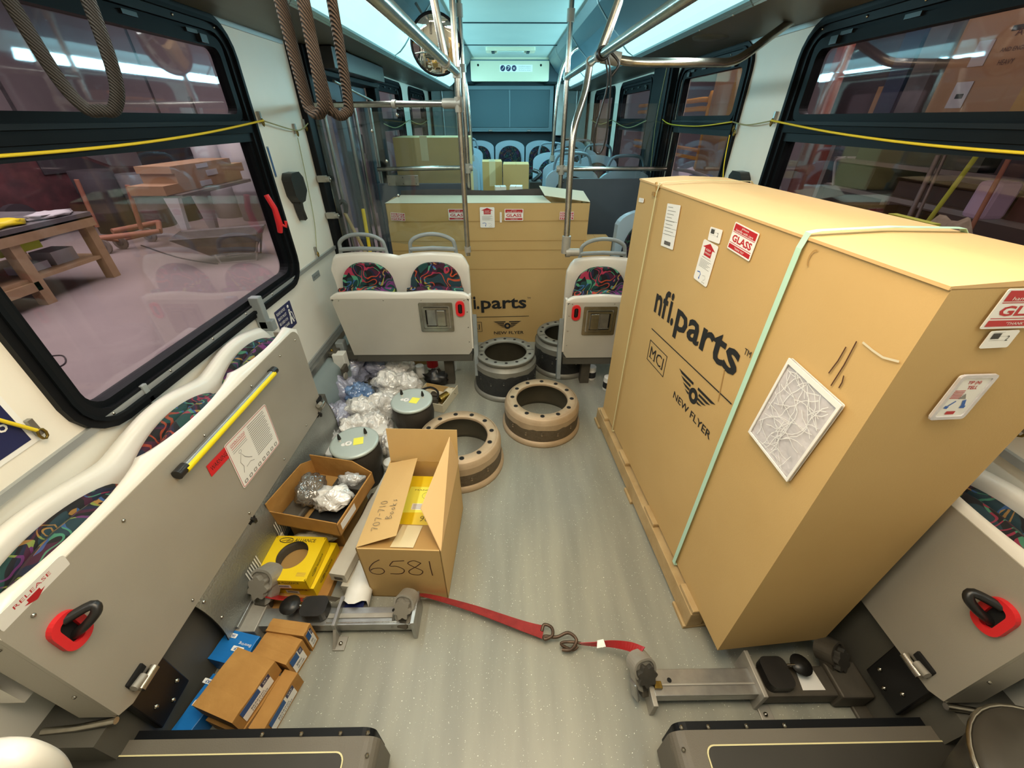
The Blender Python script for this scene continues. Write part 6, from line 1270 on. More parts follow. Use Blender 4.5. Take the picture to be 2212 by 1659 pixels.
# ------------------------------------------------------------------ hanging grab straps
def strap(name, label, x, y, top, bot, wid, w, mt='web_brown', lean=0.0, rot=0.0):
    P = [(-wid/2, 0, top), (-wid/2*0.95, 0, (top+bot)/2), (-wid/2*0.72, 0, bot+wid*0.55), (-wid*0.2, 0, bot+0.006), (0, 0, bot), (wid*0.2, 0, bot+0.006), (wid/2*0.78, 0, bot+wid*0.55), (wid/2*0.97, 0, (top+bot)/2), (wid/2, 0, top)]
    c, s = math.cos(rot), math.sin(rot)
    P = smooth_path([(x+p[0]*c+lean*(top-p[2]), y+p[0]*s, p[2]) for p in P], 6)
    rows = []; n = len(P); yv = Vector((-s, c, 0))
    for i, p in enumerate(P):
        d = (P[min(i+1, n-1)]-P[max(i-1, 0)]).normalized(); nn = d.cross(yv).normalized()
        rows.append([p+yv*(w/2*math.cos(q))+nn*(w*0.36*math.sin(q)) for q in [2*PI*k/12 for k in range(12)]])
    m = MB(); m.grid(rows, mt, closed=True, smooth=True, caps=True)
    tag(m.build(name), label, 'strap', 'woven grab straps hanging overhead')

strap('grab_strap', 'dark woven grab strap hanging in front of the left window', -0.855, 0.95, 2.03, 1.528, 0.125, 0.030, 'web_blk', 0.0, 0.35)
strap('grab_strap', 'brown woven grab strap nearest the left window post', -0.455, 1.0, 2.03, 1.522, 0.066, 0.026, 'web_brown', 0, -0.5)
strap('grab_strap', 'brown woven grab strap hanging left of the light cover, the longer loop', -0.415, 1.02, 2.03, 1.520, 0.062, 0.026, 'web_brown', 0, 0.75)
m = MB(); m.cyl((-0.86, -0.3, 2.03), (-0.86, 1.7, 2.03), 0.015, 'steel'); m.cyl((-0.44, -0.3, 2.035), (-0.44, 1.7, 2.035), 0.015, 'steel')
tag(m.build('strap_hanger_rail'), 'pair of rails above the picture that the grab straps hang from', 'rail')
t = thing('knotted_lanyard', 'thin black cord knotted round the right overhead rail, hanging in a loop', 'cord', (0.345, 2.08, 1.7), world=True)
m = MB()
for k in range(5): m.tube([(0.335+0.021*math.cos(a), 2.06+k*0.008+0.004*math.sin(a), 1.735+0.021*math.sin(a)) for a in [2*PI*j/12 for j in range(12)]], 0.0045, 'blackpl', 6, closed=True)
m.build('knot', t)
m = MB(); m.tube(smooth_path([(0.345, 2.06, 1.715), (0.365, 2.06, 1.64), (0.352, 2.07, 1.55), (0.335, 2.08, 1.46), (0.345, 2.08, 1.395), (0.37, 2.08, 1.385), (0.385, 2.07, 1.44), (0.382, 2.06, 1.55), (0.372, 2.05, 1.66), (0.352, 2.05, 1.72)], 6), 0.0038, 'blackpl', 6, closed=False); m.tube(smooth_path([(0.36, 2.06, 1.74), (0.40, 2.05, 1.70), (0.375, 2.05, 1.66)], 5), 0.006, 'blackpl', 6); m.build('loop', t)
# ------------------------------------------------------------------ pull cords along the windows
def cordline(pts, r, mt, name, label, clips=()):
    t = thing(name, label, 'cord', tuple(pts[0]), 0, 'yellow stop request pull cords', world=True)
    m = MB(); m.tube(smooth_path(pts, 8), r, mt, 6); m.build('cord', t)
    for c, s in clips: 
        m = MB(); m.box((c[0]+s*0.006, c[1], c[2]+0.02), (0.012, 0.012, 0.045), 'alu'); m.tube([(c[0]+s*0.014, c[1]+0.008*math.cos(a), c[2]+0.014*math.sin(a)) for a in [2*PI*k/8 for k in range(8)]], 0.003, 'brass', 6, closed=True); m.build('cord_clip', t)
for s, nm in ((-1, 'left'), (1, 'right')):
    X = s*1.175
    cordline([(X, -0.3, 1.50), (X, 0.6, 1.455), (X, 1.2, 1.448), (X, 1.7, 1.468), (X, 2.19, 1.508)], 0.0042, 'cord_y', 'pull_cord', f'bright yellow pull cord sagging across the large {nm} window', [((s*1.198, 2.2, 1.50), -s)])
    cordline([(X, 2.20, 1.505), (X, 2.45, 1.468), (X, 2.56, 1.465), (X, 2.68, 1.495)] if s < 0 else [(X, 2.20, 1.505), (X, 2.4, 1.488), (X, 2.56, 1.50)], 0.003, 'cord_g', 'pull_cord', f'slack grey-green cord between two clips on the {nm} window post', [((s*1.198, 2.66 if s < 0 else 2.55, 1.47), -s), ((s*1.198, 2.53, 1.45), -s)])
cordline([(1.17, 2.56, 1.50), (1.17, 3.0, 1.475), (1.17, 3.5, 1.48), (1.14, 3.62, 1.51)], 0.0035, 'cord_y', 'pull_cord', 'yellow pull cord crossing the second right window')
cordline([(1.165, 2.535, 1.44), (1.16, 2.50, 1.30), (1.17, 2.46, 1.18)], 0.003, 'cord_y', 'pull_cord', 'yellow cord hanging down the right window post behind the black buckle')
cordline([(1.12, 3.66, 1.85), (1.12, 3.7, 1.5), (1.12, 3.64, 1.2), (1.12, 3.62, 1.15)], 0.0035, 'cord_g', 'pull_cord', 'pale cord hanging along the black post beside the second right window')
for s, nm in ((-1, 'left'), (1, 'right')):
    cordline([(s*1.16, 4.1, 1.50), (s*1.16, 4.7, 1.44), (s*1.17, 5.45, 1.50)], 0.004, 'cord_g', 'pull_cord', f'pale cord across the fourth window, {nm} side'); cordline([(s*1.17, 5.5, 1.50), (s*1.16, 6.1, 1.455), (s*1.17, 6.8, 1.50)], 0.004, 'cord_g', 'pull_cord', f'pale cord across the rearmost window, {nm} side')
cordline([(-1.19, 2.53, 1.43), (-1.19, 2.50, 1.2), (-1.19, 2.46, 1.0), (-1.19, 2.39, 0.86)], 0.0022, 'cord_g', 'pull_cord', 'thin vertical pull wire on the left window post beside the black buckle', [((-1.199, 2.39, 0.845), 1)])
cordline([(-1.185, 0.60, 1.10), (-1.185, 0.655, 1.02), (-1.185, 0.73, 0.90)], 0.0045, 'cord_y', 'pull_cord', 'yellow cord end with brass clip below the left window corner', [((-1.199, 0.735, 0.885), 1)])
cordline([(1.185, 0.58, 1.10), (1.185, 0.64, 1.0), (1.185, 0.70, 0.90)], 0.0045, 'cord_y', 'pull_cord', 'yellow cord end with brass clip low on the right wall behind the crate', [((1.199, 0.71, 0.885), -1)])
m = MB(); m.box((-1.199, 2.2, 1.34), (0.002, 0.018, 0.13), 'grab'); m.box((-1.1975, 2.2, 1.34), (0.001, 0.010, 0.12), 'blue_dark'); tag(m.build('narrow_sticker'), 'narrow blue printed strip on the wall beside the left window frame', 'sticker')
m = MB(); M = frame((-1.1995, 2.32, 0.74), (0, 1, 0), (0, 0, 1)); m.prism(rrect(-0.05, 0.05, -0.018, 0.018, 0.003, 2), 0, 0.002, 'grab', M); m.text('SEAT NO 12', 'ink', M @ T(-0.035, -0.006, 0.0015), 0.07, 0.01); tag(m.build('data_plate'), 'small grey plate on the wall left of the double seat', 'plate')
# blue seat sign on the lower wall
M = frame((-1.199, 1.80, 0.60), (0, 1, 0), (0, 0, 1)); m = MB(); m.prism(rrect(0, 0.16, 0, 0.13, 0.004, 2), 0, 0.003, 'navy', M)
for i, tx in enumerate(('PLEASE NOTICE', 'SEATS MUST', 'BE USED FOR', 'WHEELCHAIRS')): m.text(tx, 'white_paper', M @ T(0.008, 0.105-0.026*i, 0.0028), 0.085, 0.014)
m.ball((0.125, 0.11, 0.003), 0.009, 'white_paper', M, 8, (1, 1, 0.2)); m.stroke([(0.125, 0.095), (0.122, 0.06), (0.11, 0.02)], 0.014, 'white_paper', M, 0.0034); m.stroke([(0.124, 0.06), (0.14, 0.02)], 0.01, 'white_paper', M, 0.0034); m.stroke([(0.122, 0.085), (0.145, 0.07), (0.15, 0.03)], 0.005, 'white_paper', M, 0.0034)
tag(m.build('seat_sign'), 'dark blue seat notice with a walking figure, behind the left bench', 'sign')
# black shoulder belt buckle covers on both window posts
for s, nm in ((-1, 'left'), (1, 'right')):
    t = thing('belt_guide', f'black plastic belt guide on the {nm} window post', 'belt guide', (s*1.17, 2.30, 1.2), 0, 'black belt guides on the window posts', world=True)
    M = frame((s*1.2, 2.32, 1.18), (0, 1, 0), (0, 0, 1)) if s < 0 else frame((s*1.2, 2.32, 1.18), (0, -1, 0), (0, 0, 1))
    m = MB(); m.prism([(-0.075, 0.08), (-0.05, 0.105), (0.03, 0.105), (0.065, 0.075), (0.07, 0.01), (0.02, -0.035), (-0.035, -0.04), (-0.07, 0.0)], 0.0, 0.05, 'blackpl', M); m.build('cover', t, bevel=0.012)
    m = MB(); m.prism([(-0.035, -0.03), (0.015, -0.03), (0.008, -0.075), (0.02, -0.125), (-0.015, -0.13), (-0.03, -0.08)], 0.005, 0.035, 'blackpl', M); m.build('tongue', t, bevel=0.008)
# brooms leaning in the doorway, behind the left seats
def broom(p0, p1, label, mt='yellow_side', r=0.012):
    t = thing('broom', label, 'broom', p1, 0, 'brooms leaning at the left rear door', world=True)
    m = MB(); m.cyl(p0, p1, r, mt, 8); m.build('handle', t)
    m = MB(); p1 = Vector(p1); m.box((p1.x, p1.y, 0.06), (0.12, 0.05, 0.12), 'mop'); m.build('head', t, bevel=0.01)
broom((-0.985, 2.74, 1.035), (-0.965, 2.60, 0.1), 'upright yellow broom handle behind the left double seat'); broom((-1.13, 2.80, 1.0), (-0.80, 2.72, 0.1), 'slanting yellow broom handle by the door post', 'wood')
m = MB(); m.tube(smooth_path([(-1.16, 2.79, 1.05), (-1.13, 2.80, 1.07), (-1.11, 2.80, 1.05), (-1.12, 2.80, 1.0)], 4), 0.014, 'blackpl', 8); tag(m.build('hooked_cane_grip'), 'black hooked grip on top of the slanting broom handle', 'grip')
# ------------------------------------------------------------------ rear saloon seats
def rear_seat(loc, rz, label, w=0.44, h=0.62, grab=False, grp='light blue-grey seats in the rear saloon'):
    t = thing('passenger_seat', label, 'seat', loc, rz, grp)
    top = [(-w/2, 0)]+[(-w/2*math.cos(a), h-0.12+0.12*math.sin(a)**0.8) for a in [PI*k/16 for k in range(1, 16)]]+[(w/2, 0)]
    M = frame((0, 0, 0), (1, 0, 0), (0, 0, 1)); m = MB(); m.prism([(w/2, 0)]+[(p[0], p[1]) for p in top[1:-1]][::-1]+[(-w/2, 0)], -0.05, 0.0, 'shell_blue', M); m.build('seat_shell', t, bevel=0.015)
    c = [(w*0.39*math.cos(a), 0.06+(h-0.13)*math.sin(a)**0.45) for a in [PI*k/16 for k in range(17)]]
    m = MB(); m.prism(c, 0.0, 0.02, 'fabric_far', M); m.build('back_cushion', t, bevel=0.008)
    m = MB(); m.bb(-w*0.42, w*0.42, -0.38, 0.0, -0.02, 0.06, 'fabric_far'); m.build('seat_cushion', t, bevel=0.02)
    m = MB(); m.bb(-w*0.3, w*0.3, -0.3, 0.0, -0.38, -0.02, 'mod_panel'); m.build('seat_base', t)
    if grab:
        m = MB(); m.tube(smooth_path([(-0.15, 0.03, h-0.05), (-0.15, 0.03, h+0.02), (-0.10, 0.03, h+0.09), (0.10, 0.03, h+0.09), (0.15, 0.03, h+0.02), (0.15, 0.03, h-0.05)], 4), 0.012, 'grab_dark', 8); m.build('grab_handle', t)
    return t
rb = rear_seat((-0.94, 7.05, 0.80), 0, 'rear row seat at the far left corner', 0.455, 0.44)
for k, nm in ((1, 'left of the middle'), (2, 'in the middle of the row'), (3, 'right of the middle'), (4, 'at the far right corner')):
    again(rb, (-0.94+0.47*k, 7.05, 0.80), 0, f'rear row seat {nm}' if k != 4 else 'rear row seat at the far right corner')
g0 = rear_seat((-0.56, 4.25, 0.60), 0.0, 'aisle seat on the left behind the modesty board, partly hidden by a pole', 0.45, 0.58, True)
again(g0, (-0.60, 5.3, 0.62), 0, 'left aisle seat with grey handle, second behind the modesty board'); again(g0, (-0.60, 6.2, 0.62), 0, 'left aisle seat with grey handle, third behind the modesty board')
again(g0, (0.50, 3.75, 0.60), 0, 'right aisle seat directly behind the dark modesty board'); again(g0, (0.955, 3.75, 0.58), 0, 'right window seat directly behind the dark modesty board')
again(g0, (0.54, 4.55, 0.58), 0, 'right aisle seat with grey handle, second behind the board'); again(g0, (0.955, 5.0, 0.60), 0, 'right window seat with grey handle, second behind the board')
again(g0, (0.50, 5.6, 0.59), 0, 'right aisle seat with grey handle, third behind the board'); again(g0, (0.95, 6.1, 0.60), 0, 'right window seat with grey handle, third behind the board')
# seat glimpsed between the carton and the crate
rear_seat((0.90, 2.86, 0.38), 0.2, 'dark patterned seat leaning behind the tall crate, by the modesty board', 0.42, 0.62)
# ------------------------------------------------------------------ boxes in the rear
def carton(loc, d, rz, label, grp=None, tapec=True, mt='cardboard', name='closed_carton'):
    t = thing(name, label, 'box', loc, rz, grp)
    m = MB(); m.bb(-d[0]/2, d[0]/2, -d[1]/2, d[1]/2, 0, d[2], mt); m.bb(-0.002, 0.002, -d[1]/2-0.0006, d[1]/2, d[2]*0.98, d[2]+0.0008, 'cardboard_in'); m.build('carton', t, bevel=0.004)
    if tapec: m = MB(); m.bb(-0.03, 0.03, -d[1]/2-0.001, d[1]/2+0.001, d[2]*0.72, d[2]+0.0012, 'tape'); m.build('packing_tape', t)
carton((-0.62, 3.62, 0.50), (0.56, 0.40, 0.90), 0.03, 'large taped carton standing behind the left modesty board', mt='cardboard', tapec=False)
m = MB(); m.box((-0.67, 3.415, 1.33), (0.055, 0.004, 0.16), 'tape'); tag(m.build('tape_strip'), 'pale tape strip on the large carton behind the left board', 'tape')
carton((-0.20, 4.42, 0.42), (0.19, 0.25, 0.755), 0.05, 'upright carton in the rear aisle, left one of the pair', 'upright cartons in the rear aisle'); carton((0.03, 4.15, 0.42), (0.235, 0.25, 0.755), -0.02, 'upright carton in the rear aisle, right one of the pair', 'upright cartons in the rear aisle', False)
carton((-0.11, 3.6, 0.60), (0.09, 0.08, 0.455), 0.1, 'small white carton on the rear floor before the upright pair', None, False, 'white_paper'); carton((0.02, 3.62, 0.60), (0.10, 0.09, 0.455), -0.1, 'small white carton with red top before the upright pair', None, False, 'white_paper')
m = MB(); m.bb(-0.25, 0.25, 3.5, 3.8, 0.0, 0.60, 'cardboard_pale'); tag(m.build('low_carton', bevel=0.004), 'pale low carton in the rear aisle carrying two small white boxes', 'box')
carton((0.58, 2.95, 0.0), (0.20, 0.20, 0.80), 0.0, 'brown carton seen through the right double seat handle', None, False)
m = MB(); m.tube(smooth_path([(0.20, 4.35, 1.0), (0.28, 4.4, 1.06), (0.22, 4.5, 1.08)], 4), 0.02, 'blackpl', 8); m.box((0.23, 4.4, 0.9), (0.12, 0.2, 0.2), 'darkbox'); tag(m.build('dark_machine_part', bevel=0.01), 'dark machine part in the rear aisle beside the upright cartons', 'part')
# ------------------------------------------------------------------ the workshop outside the windows
G = -0.40
m = MB(); m.bb(-11, -1.35, -4, 12.5, G-0.05, G, 'pinkfloor'); m.bb(1.35, 6.0, -4, 12.5, G-0.05, G, 'pinkfloor'); struct(m, 'ground')
m = MB(); m.bb(-11.1, -11, -4, 12.5, G, 5.0, 'pinkwall'); m.bb(-11.1, 6.0, 12.5, 12.6, G, 5.0, 'pinkwall'); m.bb(3.5, 3.6, -4, 5.2, G, 5.0, 'shop_dark'); m.bb(5.9, 6.0, 5.0, 12.5, G, 5.0, 'pinkwall')
for y in (2, 4.2, 6.4, 8.6, 10.8): m.bb(-11, -10.93, y-0.015, y+0.015, G, 5, 'shop_grey')
for x in (-9, -7, -5, -3, -1): m.bb(x-0.015, x+0.015, 12.45, 12.5, G, 5, 'shop_grey')
struct(m, 'wall_workshop')
m = MB(); m.bb(-11, 6.0, -4, 12.5, 5.0, 5.1, 'pinkwall'); struct(m, 'ceiling_workshop')
def onez(px, py, z): return at(px, py, 'z', z)
def mtag(m, name, label, cat, grp=None, **k): return tag(m.build(name, **k), label, cat, grp)
# wooden workbench
t = thing('wooden_workbench', 'rough wooden workbench with a lower shelf outside the left window', 'workbench', (-6.3, 4.6, G), world=True)
m = MB(); m.bb(-7.0, -5.72, 3.2, 5.82, 0.40, 0.47, 'shop_grey'); m.bb(-5.80, -5.72, 3.2, 5.82, 0.30, 0.42, 'workwood'); m.build('bench_top', t)
m = MB(); m.bb(-6.9, -5.78, 3.4, 5.78, -0.12, -0.08, 'workwood'); m.build('shelf', t)
for x, y in ((-5.80, 4.73), (-5.82, 5.74), (-6.95, 5.72), (-6.95, 4.7)): m = MB(); m.bb(x-0.06, x+0.06, y-0.06, y+0.06, G, 0.40, 'workwood'); m.build('leg', t)
m = MB(); m.bb(-5.8, -5.74, 3.2, 4.73, -0.22, -0.12, 'workwood'); m.build('brace', t)
def crump(c, r, mt, name, label, cat, seed, grp=None): return tag(crumple(c, r[0], r[1], r[2], mt, seed, 18, 0.4, 2.6).build(name), label, cat, grp)
crump((-5.95, 4.85, 0.50), (0.16, 0.30, 0.05), 'yellow_pl', 'yellow_cloth', 'yellow cloth lying on the wooden workbench outside', 'cloth', 41)
crump((-5.9, 5.45, 0.50), (0.15, 0.28, 0.04), 'shop_white', 'white_rag', 'pale rag lying at the corner of the wooden workbench', 'rag', 42); crump((-6.1, 4.3, 0.53), (0.15, 0.2, 0.07), 'shop_white', 'white_rag', 'white rag bundle at the left end of the wooden workbench', 'rag', 43)
m = MB(); m.box((-6.1, 5.4, 0.0), (0.28, 0.32, 0.16), 'shop_white'); mtag(m, 'white_parts_box', 'white box on the lower shelf of the workbench', 'box')
m = MB(); m.box((-6.05, 4.98, -0.03), (0.2, 0.34, 0.09), 'shop_lite'); mtag(m, 'metal_casting', 'pale metal part beside the white box on the workbench shelf', 'part')
m = MB(); m.box((-5.95, 4.93, 0.22), (0.05, 0.50, 0.10), 'hivis'); mtag(m, 'yellow_placard', 'yellow strip placard hanging under the workbench top', 'placard')
# orange trolley
def wheel(m, c, r, w=0.04):
    m.cyl((c[0], c[1]-w/2, c[2]), (c[0], c[1]+w/2, c[2]), r, 'shop_metal', 16); m.cyl((c[0], c[1]-w/2-0.01, c[2]), (c[0], c[1]+w/2+0.01, c[2]), r*0.5, 'shop_grey', 12)
t = thing('platform_trolley', 'orange platform trolley with tall upright bars on the workshop floor', 'trolley', (-7.1, 7.4, G), world=True)
p1, p2 = onez(268, 538, G), onez(330, 522, G); a = onez(215, 515, -0.15); b = onez(345, 500, -0.15); c_ = onez(320, 490, -0.15)
m = MB(); m.tube([a, b], 0.045, 'shop_orange', 8); m.tube([a+Vector((-0.2, 0.5, 0)), c_+Vector((-0.1, 0.4, 0))], 0.045, 'shop_orange', 8); m.tube([b, c_+Vector((-0.1, 0.4, 0))], 0.045, 'shop_orange', 8); m.tube([a, (p1.x, p1.y, -0.25), b], 0.03, 'shop_orange', 8); m.build('frame', t)
for p in (p1, p2, a): m = MB(); wheel(m, (p.x, p.y, G+0.12), 0.12); m.build('wheel', t)
for q0, q1 in (((210, 490), (165, 388)), ((305, 495), (275, 400))):
    lo = onez(*q0, -0.15); hi = at(*q1, 'y', lo.y); m = MB(); m.tube([lo, hi], 0.035, 'shop_orange', 8); m.build('upright_bar', t)
# grey wheelbarrow tray
pc = onez(500, 560, G); t = thing('tipping_trough', 'dark grey metal trough lying on the floor outside the left window', 'trough', (pc.x, pc.y, G), 0.35)
m = MB(); m.grid([[(-0.62, -0.3, 0.42), (0.55, -0.34, 0.42), (0.60, 0.34, 0.42), (-0.62, 0.3, 0.42)], [(-0.60, -0.28, 0.40), (0.53, -0.32, 0.40), (0.58, 0.32, 0.40), (-0.60, 0.28, 0.40)], [(-0.2, -0.2, 0.12), (0.40, -0.2, 0.12), (0.40, 0.2, 0.12), (-0.2, 0.2, 0.12)]], 'shop_grey', closed=True, smooth=False)
m.quad([(-0.2, -0.2, 0.12), (0.40, -0.2, 0.12), (0.40, 0.2, 0.12), (-0.2, 0.2, 0.12)], 'shop_dark'); m.build('tray', t, solid=0.02)
m = MB(); m.tube([(-0.15, -0.2, 0.14), (-0.1, -0.2, 0), (0.4, -0.22, 0.0), (0.5, -0.25, 0.3)], 0.02, 'shop_metal', 6); m.tube([(-0.15, 0.2, 0.14), (-0.1, 0.2, 0), (0.4, 0.22, 0.0), (0.5, 0.25, 0.3)], 0.02, 'shop_metal', 6); m.build('legs_frame', t)
# dark red vehicle, drums, blue cloth and shelving behind
t = thing('wrecked_red_car', 'dark red car body standing behind the orange trolley', 'car', (-9.5, 9.2, G), 0.0)
m = MB(); m.prism([(-2.4, 0.35), (2.3, 0.35), (2.4, 0.9), (1.5, 0.98), (0.8, 1.02), (0.2, 1.32), (-1.4, 1.36), (-2.1, 1.0), (-2.45, 0.95)], -0.9, 0.9, 'shop_red', frame((0, 0, 0), (0.2, 1, 0), (0, 0, 1))); m.build('body', t, bevel=0.06)
m = MB(); m.prism([(0.15, 1.04), (0.6, 1.04), (0.15, 1.27), (-0.6, 1.30), (-0.6, 1.04)], 0.89, 0.93, 'shop_dark', frame((0, 0, 0), (0.2, 1, 0), (0, 0, 1))); m.build('side_glass', t)
for y in (-1.5, 1.5): m = MB(); m.cyl((0.75+0.2*y, y, 0.33), (1.0+0.2*y, y, 0.33), 0.33, 'shop_dark', 20); m.build('wheel', t)
for i, (px, py, h, r, mt, lb) in enumerate(((262, 498, 1.1, .33, 'shop_dark', 'dark oil drum behind the orange trolley'), (342, 488, 1.0, .33, 'shop_grey', 'grey drum behind the orange trolley, right one'), (400, 474, 0.95, .35, 'shop_dark', 'dark drum below the pile of cartons'), (505, 466, 1.8, .33, 'shop_white', 'white plastic drum beyond the pile of cartons, left one'), (562, 472, 1.75, .33, 'shop_white', 'white plastic drum beyond the pile of cartons, right one'))):
    p = onez(px, py, G); t = thing('storage_drum', lb, 'drum', (p.x, p.y, G), 0, 'storage drums in the workshop'); m = MB(); m.lathe([(0, 0), (r, 0), (r, h*0.33), (r*1.03, h*0.34), (r, h*0.36), (r, h*0.66), (r*1.03, h*0.68), (r, h*0.70), (r, h), (r*0.95, h), (0, h-0.02)], mt, 20); m.build('drum_body', t)
p = onez(475, 512, G); t = thing('steel_stand', 'white steel stand with tapered leg carrying the cartons', 'stand', (p.x, p.y, G), world=True)
tl_, tr_ = at(330, 412, 'x', -5.9), at(520, 400, 'x', -5.2)
m = MB(); m.box(((tl_.x+tr_.x)/2, (tl_.y+tr_.y)/2-0.05, 0.50), (0.8, 2.0, 0.05), 'shop_metal'); m.build('stand_top', t)
for q in ((465, 508), (400, 500)): p = onez(*q, G); m = MB(); m.add([(p.x-0.05, p.y, G), (p.x+0.05, p.y, G), (p.x+0.18, p.y, 0.48), (p.x-0.18, p.y, 0.48), (p.x-0.05, p.y+0.1, G), (p.x+0.05, p.y+0.1, G), (p.x+0.18, p.y+0.1, 0.48), (p.x-0.18, p.y+0.1, 0.48)], [(0, 1, 2, 3), (4, 7, 6, 5), (0, 4, 5, 1), (1, 5, 6, 2), (2, 6, 7, 3), (3, 7, 4, 0)], 'shop_white'); m.build('leg', t)
for i, (dy, dz, w, lb, hh) in enumerate(((0.0, 0.53, 2.1, 'lowest long carton on the steel stand outside', 0.13), (0.25, 0.66, 1.9, 'middle long carton on the steel stand outside', 0.14), (0.05, 0.80, 1.6, 'topmost long carton on the steel stand outside', 0.10))):
    m = MB(); m.box((-5.55, 7.75+dy, dz+hh/2), (0.55, w, hh), 'shop_card', ); m.box((-5.27, 7.7+dy, dz+hh/2), (0.01, 0.3, hh*0.6), 'shop_white'); mtag(m, 'long_shop_carton', lb, 'box', 'long cartons on the steel stand')
p = onez(585, 505, G); t = thing('white_cabinet', 'white cabinet with grey glass front by the right edge of the left window', 'cabinet', (p.x+0.3, p.y+0.6, G), 0.2)
m = MB(); m.box((0, 0, 0.45), (1.0, 0.6, 0.9), 'shop_white'); m.build('body', t, bevel=0.04); m = MB(); m.box((0, -0.305, 0.42), (0.8, 0.01, 0.62), 'shop_grey'); m.build('front_panel', t)
m = MB(); m.bb(-9.6, -6.9, 11.9, 12.35, 0.9, 1.5, 'shop_lite'); m.bb(-9.6, -6.9, 11.9, 12.35, G, 0.9, 'shop_dark'); mtag(m, 'covered_machine', 'pale covered machine far behind the red car', 'machine')
m = MB(); m.bb(-6.8, -3.2, 10.4, 11.2, 0.75, 0.85, 'shop_grey'); m.bb(-6.8, -3.2, 10.4, 11.2, 1.35, 1.42, 'shop_grey'); 
for x in (-6.8, -5.0, -3.25): m.bb(x, x+0.06, 10.4, 10.46, G, 1.9, 'shop_grey')
mtag(m, 'storage_rack', 'grey storage rack along the far workshop wall', 'rack')
for i in range(9): m = MB(); m.box((-6.5+0.38*i, 10.7, 0.85+0.14+0.02*(i % 3)), (0.28, 0.35, 0.28+0.04*(i % 3)), ('shop_white', 'shop_card', 'shop_blue')[i % 3]); mtag(m, 'storage_bin', ('white', 'brown', 'blue')[i % 3]+' bin on the far grey storage rack', 'bin', 'bins on the far storage rack')
crump((-7.9, 4.6, 0.3), (0.4, 0.7, 0.8), 'shop_blue', 'blue_tarpaulin', 'dark blue tarpaulin heap at the left edge of the window', 'tarpaulin', 50)
m = MB(); q = [onez(x, y, G+0.006) for x, y in ((305, 530), (380, 555), (450, 568), (470, 570))]; m.tube(smooth_path(q, 5), 0.012, 'shop_dark', 5); q = [onez(x, y, G+0.006) for x, y in ((100, 770), (135, 768), (140, 785), (110, 800))]; m.tube(smooth_path(q, 5), 0.006, 'shop_dark', 5); mtag(m, 'floor_cable', 'thin dark cable lying across the workshop floor', 'cable')
# seen through the rear door
for i, (x, y, mt, lb) in enumerate(((-2.6, 6.2, 'pinkwall', 'pale pink pillar outside the rear door, left one'), (-3.2, 9.0, 'shop_blue', 'dark blue pillar outside the rear door'))): m = MB(); m.bb(x-0.2, x+0.2, y-0.2, y+0.2, G, 5, mt); mtag(m, 'shop_pillar', lb, 'pillar')
# ---- right side
t = thing('steel_shelving', 'brown steel shelving close outside the right window', 'shelving', (2.5, 2.4, G), world=True)
for z in (1.12, 1.29, 0.72, 1.535): m = MB(); m.bb(2.3, 2.85, 1.0, 3.25, z-0.027, z-0.002, 'shop_metal' if z > 1 else 'shop_dark'); m.build('shelf', t)
for x, y in ((2.3, 3.25), (2.85, 3.25), (2.3, 0.98), (2.85, 0.98)): m = MB(); m.bb(x-0.02, x+0.02, y-0.02, y+0.02, G, 1.508, 'shop_metal'); m.build('upright', t)
a, b = at(1778, 296, 'y', 3.9), at(1735, 445, 'y', 3.9); m = MB(); m.bb(2.55, 2.69, 3.83, 3.97, G, 1.40, 'shop_column'); mtag(m, 'red_column', 'thick red painted steel post outside the right window', 'post')
m = MB(); m.bb(3.2, 3.3, 4.9, 5.0, G, 4, 'shop_column'); mtag(m, 'red_column', 'tall red column farther back outside the upper right pane', 'post')
def stick(q0, q1, x, r, mt, name, label, cat):
    a = at(*q0, 'x', x); b = at(*q1, 'x', x); d = (b-a); e = b+d*((G+0.02-b.z)/d.z) if d.z < -0.1 else b
    m = MB(); m.tube([a, e], r, mt, 8); mtag(m, name, label, cat)
stick((2128, 312), (1985, 505), 2.05, 0.010, 'hivis', 'long_stick', 'slanting yellow-green stick leaning outside the right window', 'stick'); stick((2180, 342), (2080, 525), 2.1, 0.009, 'shop_orange', 'long_stick', 'slanting brown stick leaning right of the yellow-green one', 'stick')
stick((2028, 335), (1975, 445), 2.2, 0.012, 'shop_metal', 'long_stick', 'grey bar leaning left of the yellow-green stick', 'stick'); stick((2042, 335), (1990, 448), 2.22, 0.008, 'shop_metal', 'long_stick', 'thin grey bar beside the thicker grey one', 'stick')
p = at(1860, 470, 'z', 0.90); m = MB(); a, b = at(1733, 440, 'x', 1.9), at(1948, 497, 'x', 1.9); m.bb(1.75, 1.98, b.y, a.y, a.z-0.06, a.z, 'lilac'); m.bb(1.80, 1.93, b.y+0.1, a.y-0.1, G, a.z-0.06, 'shop_dark'); mtag(m, 'lilac_board', 'long lilac padded board just beyond the tall crate, outside the window', 'board', bevel=0.01)
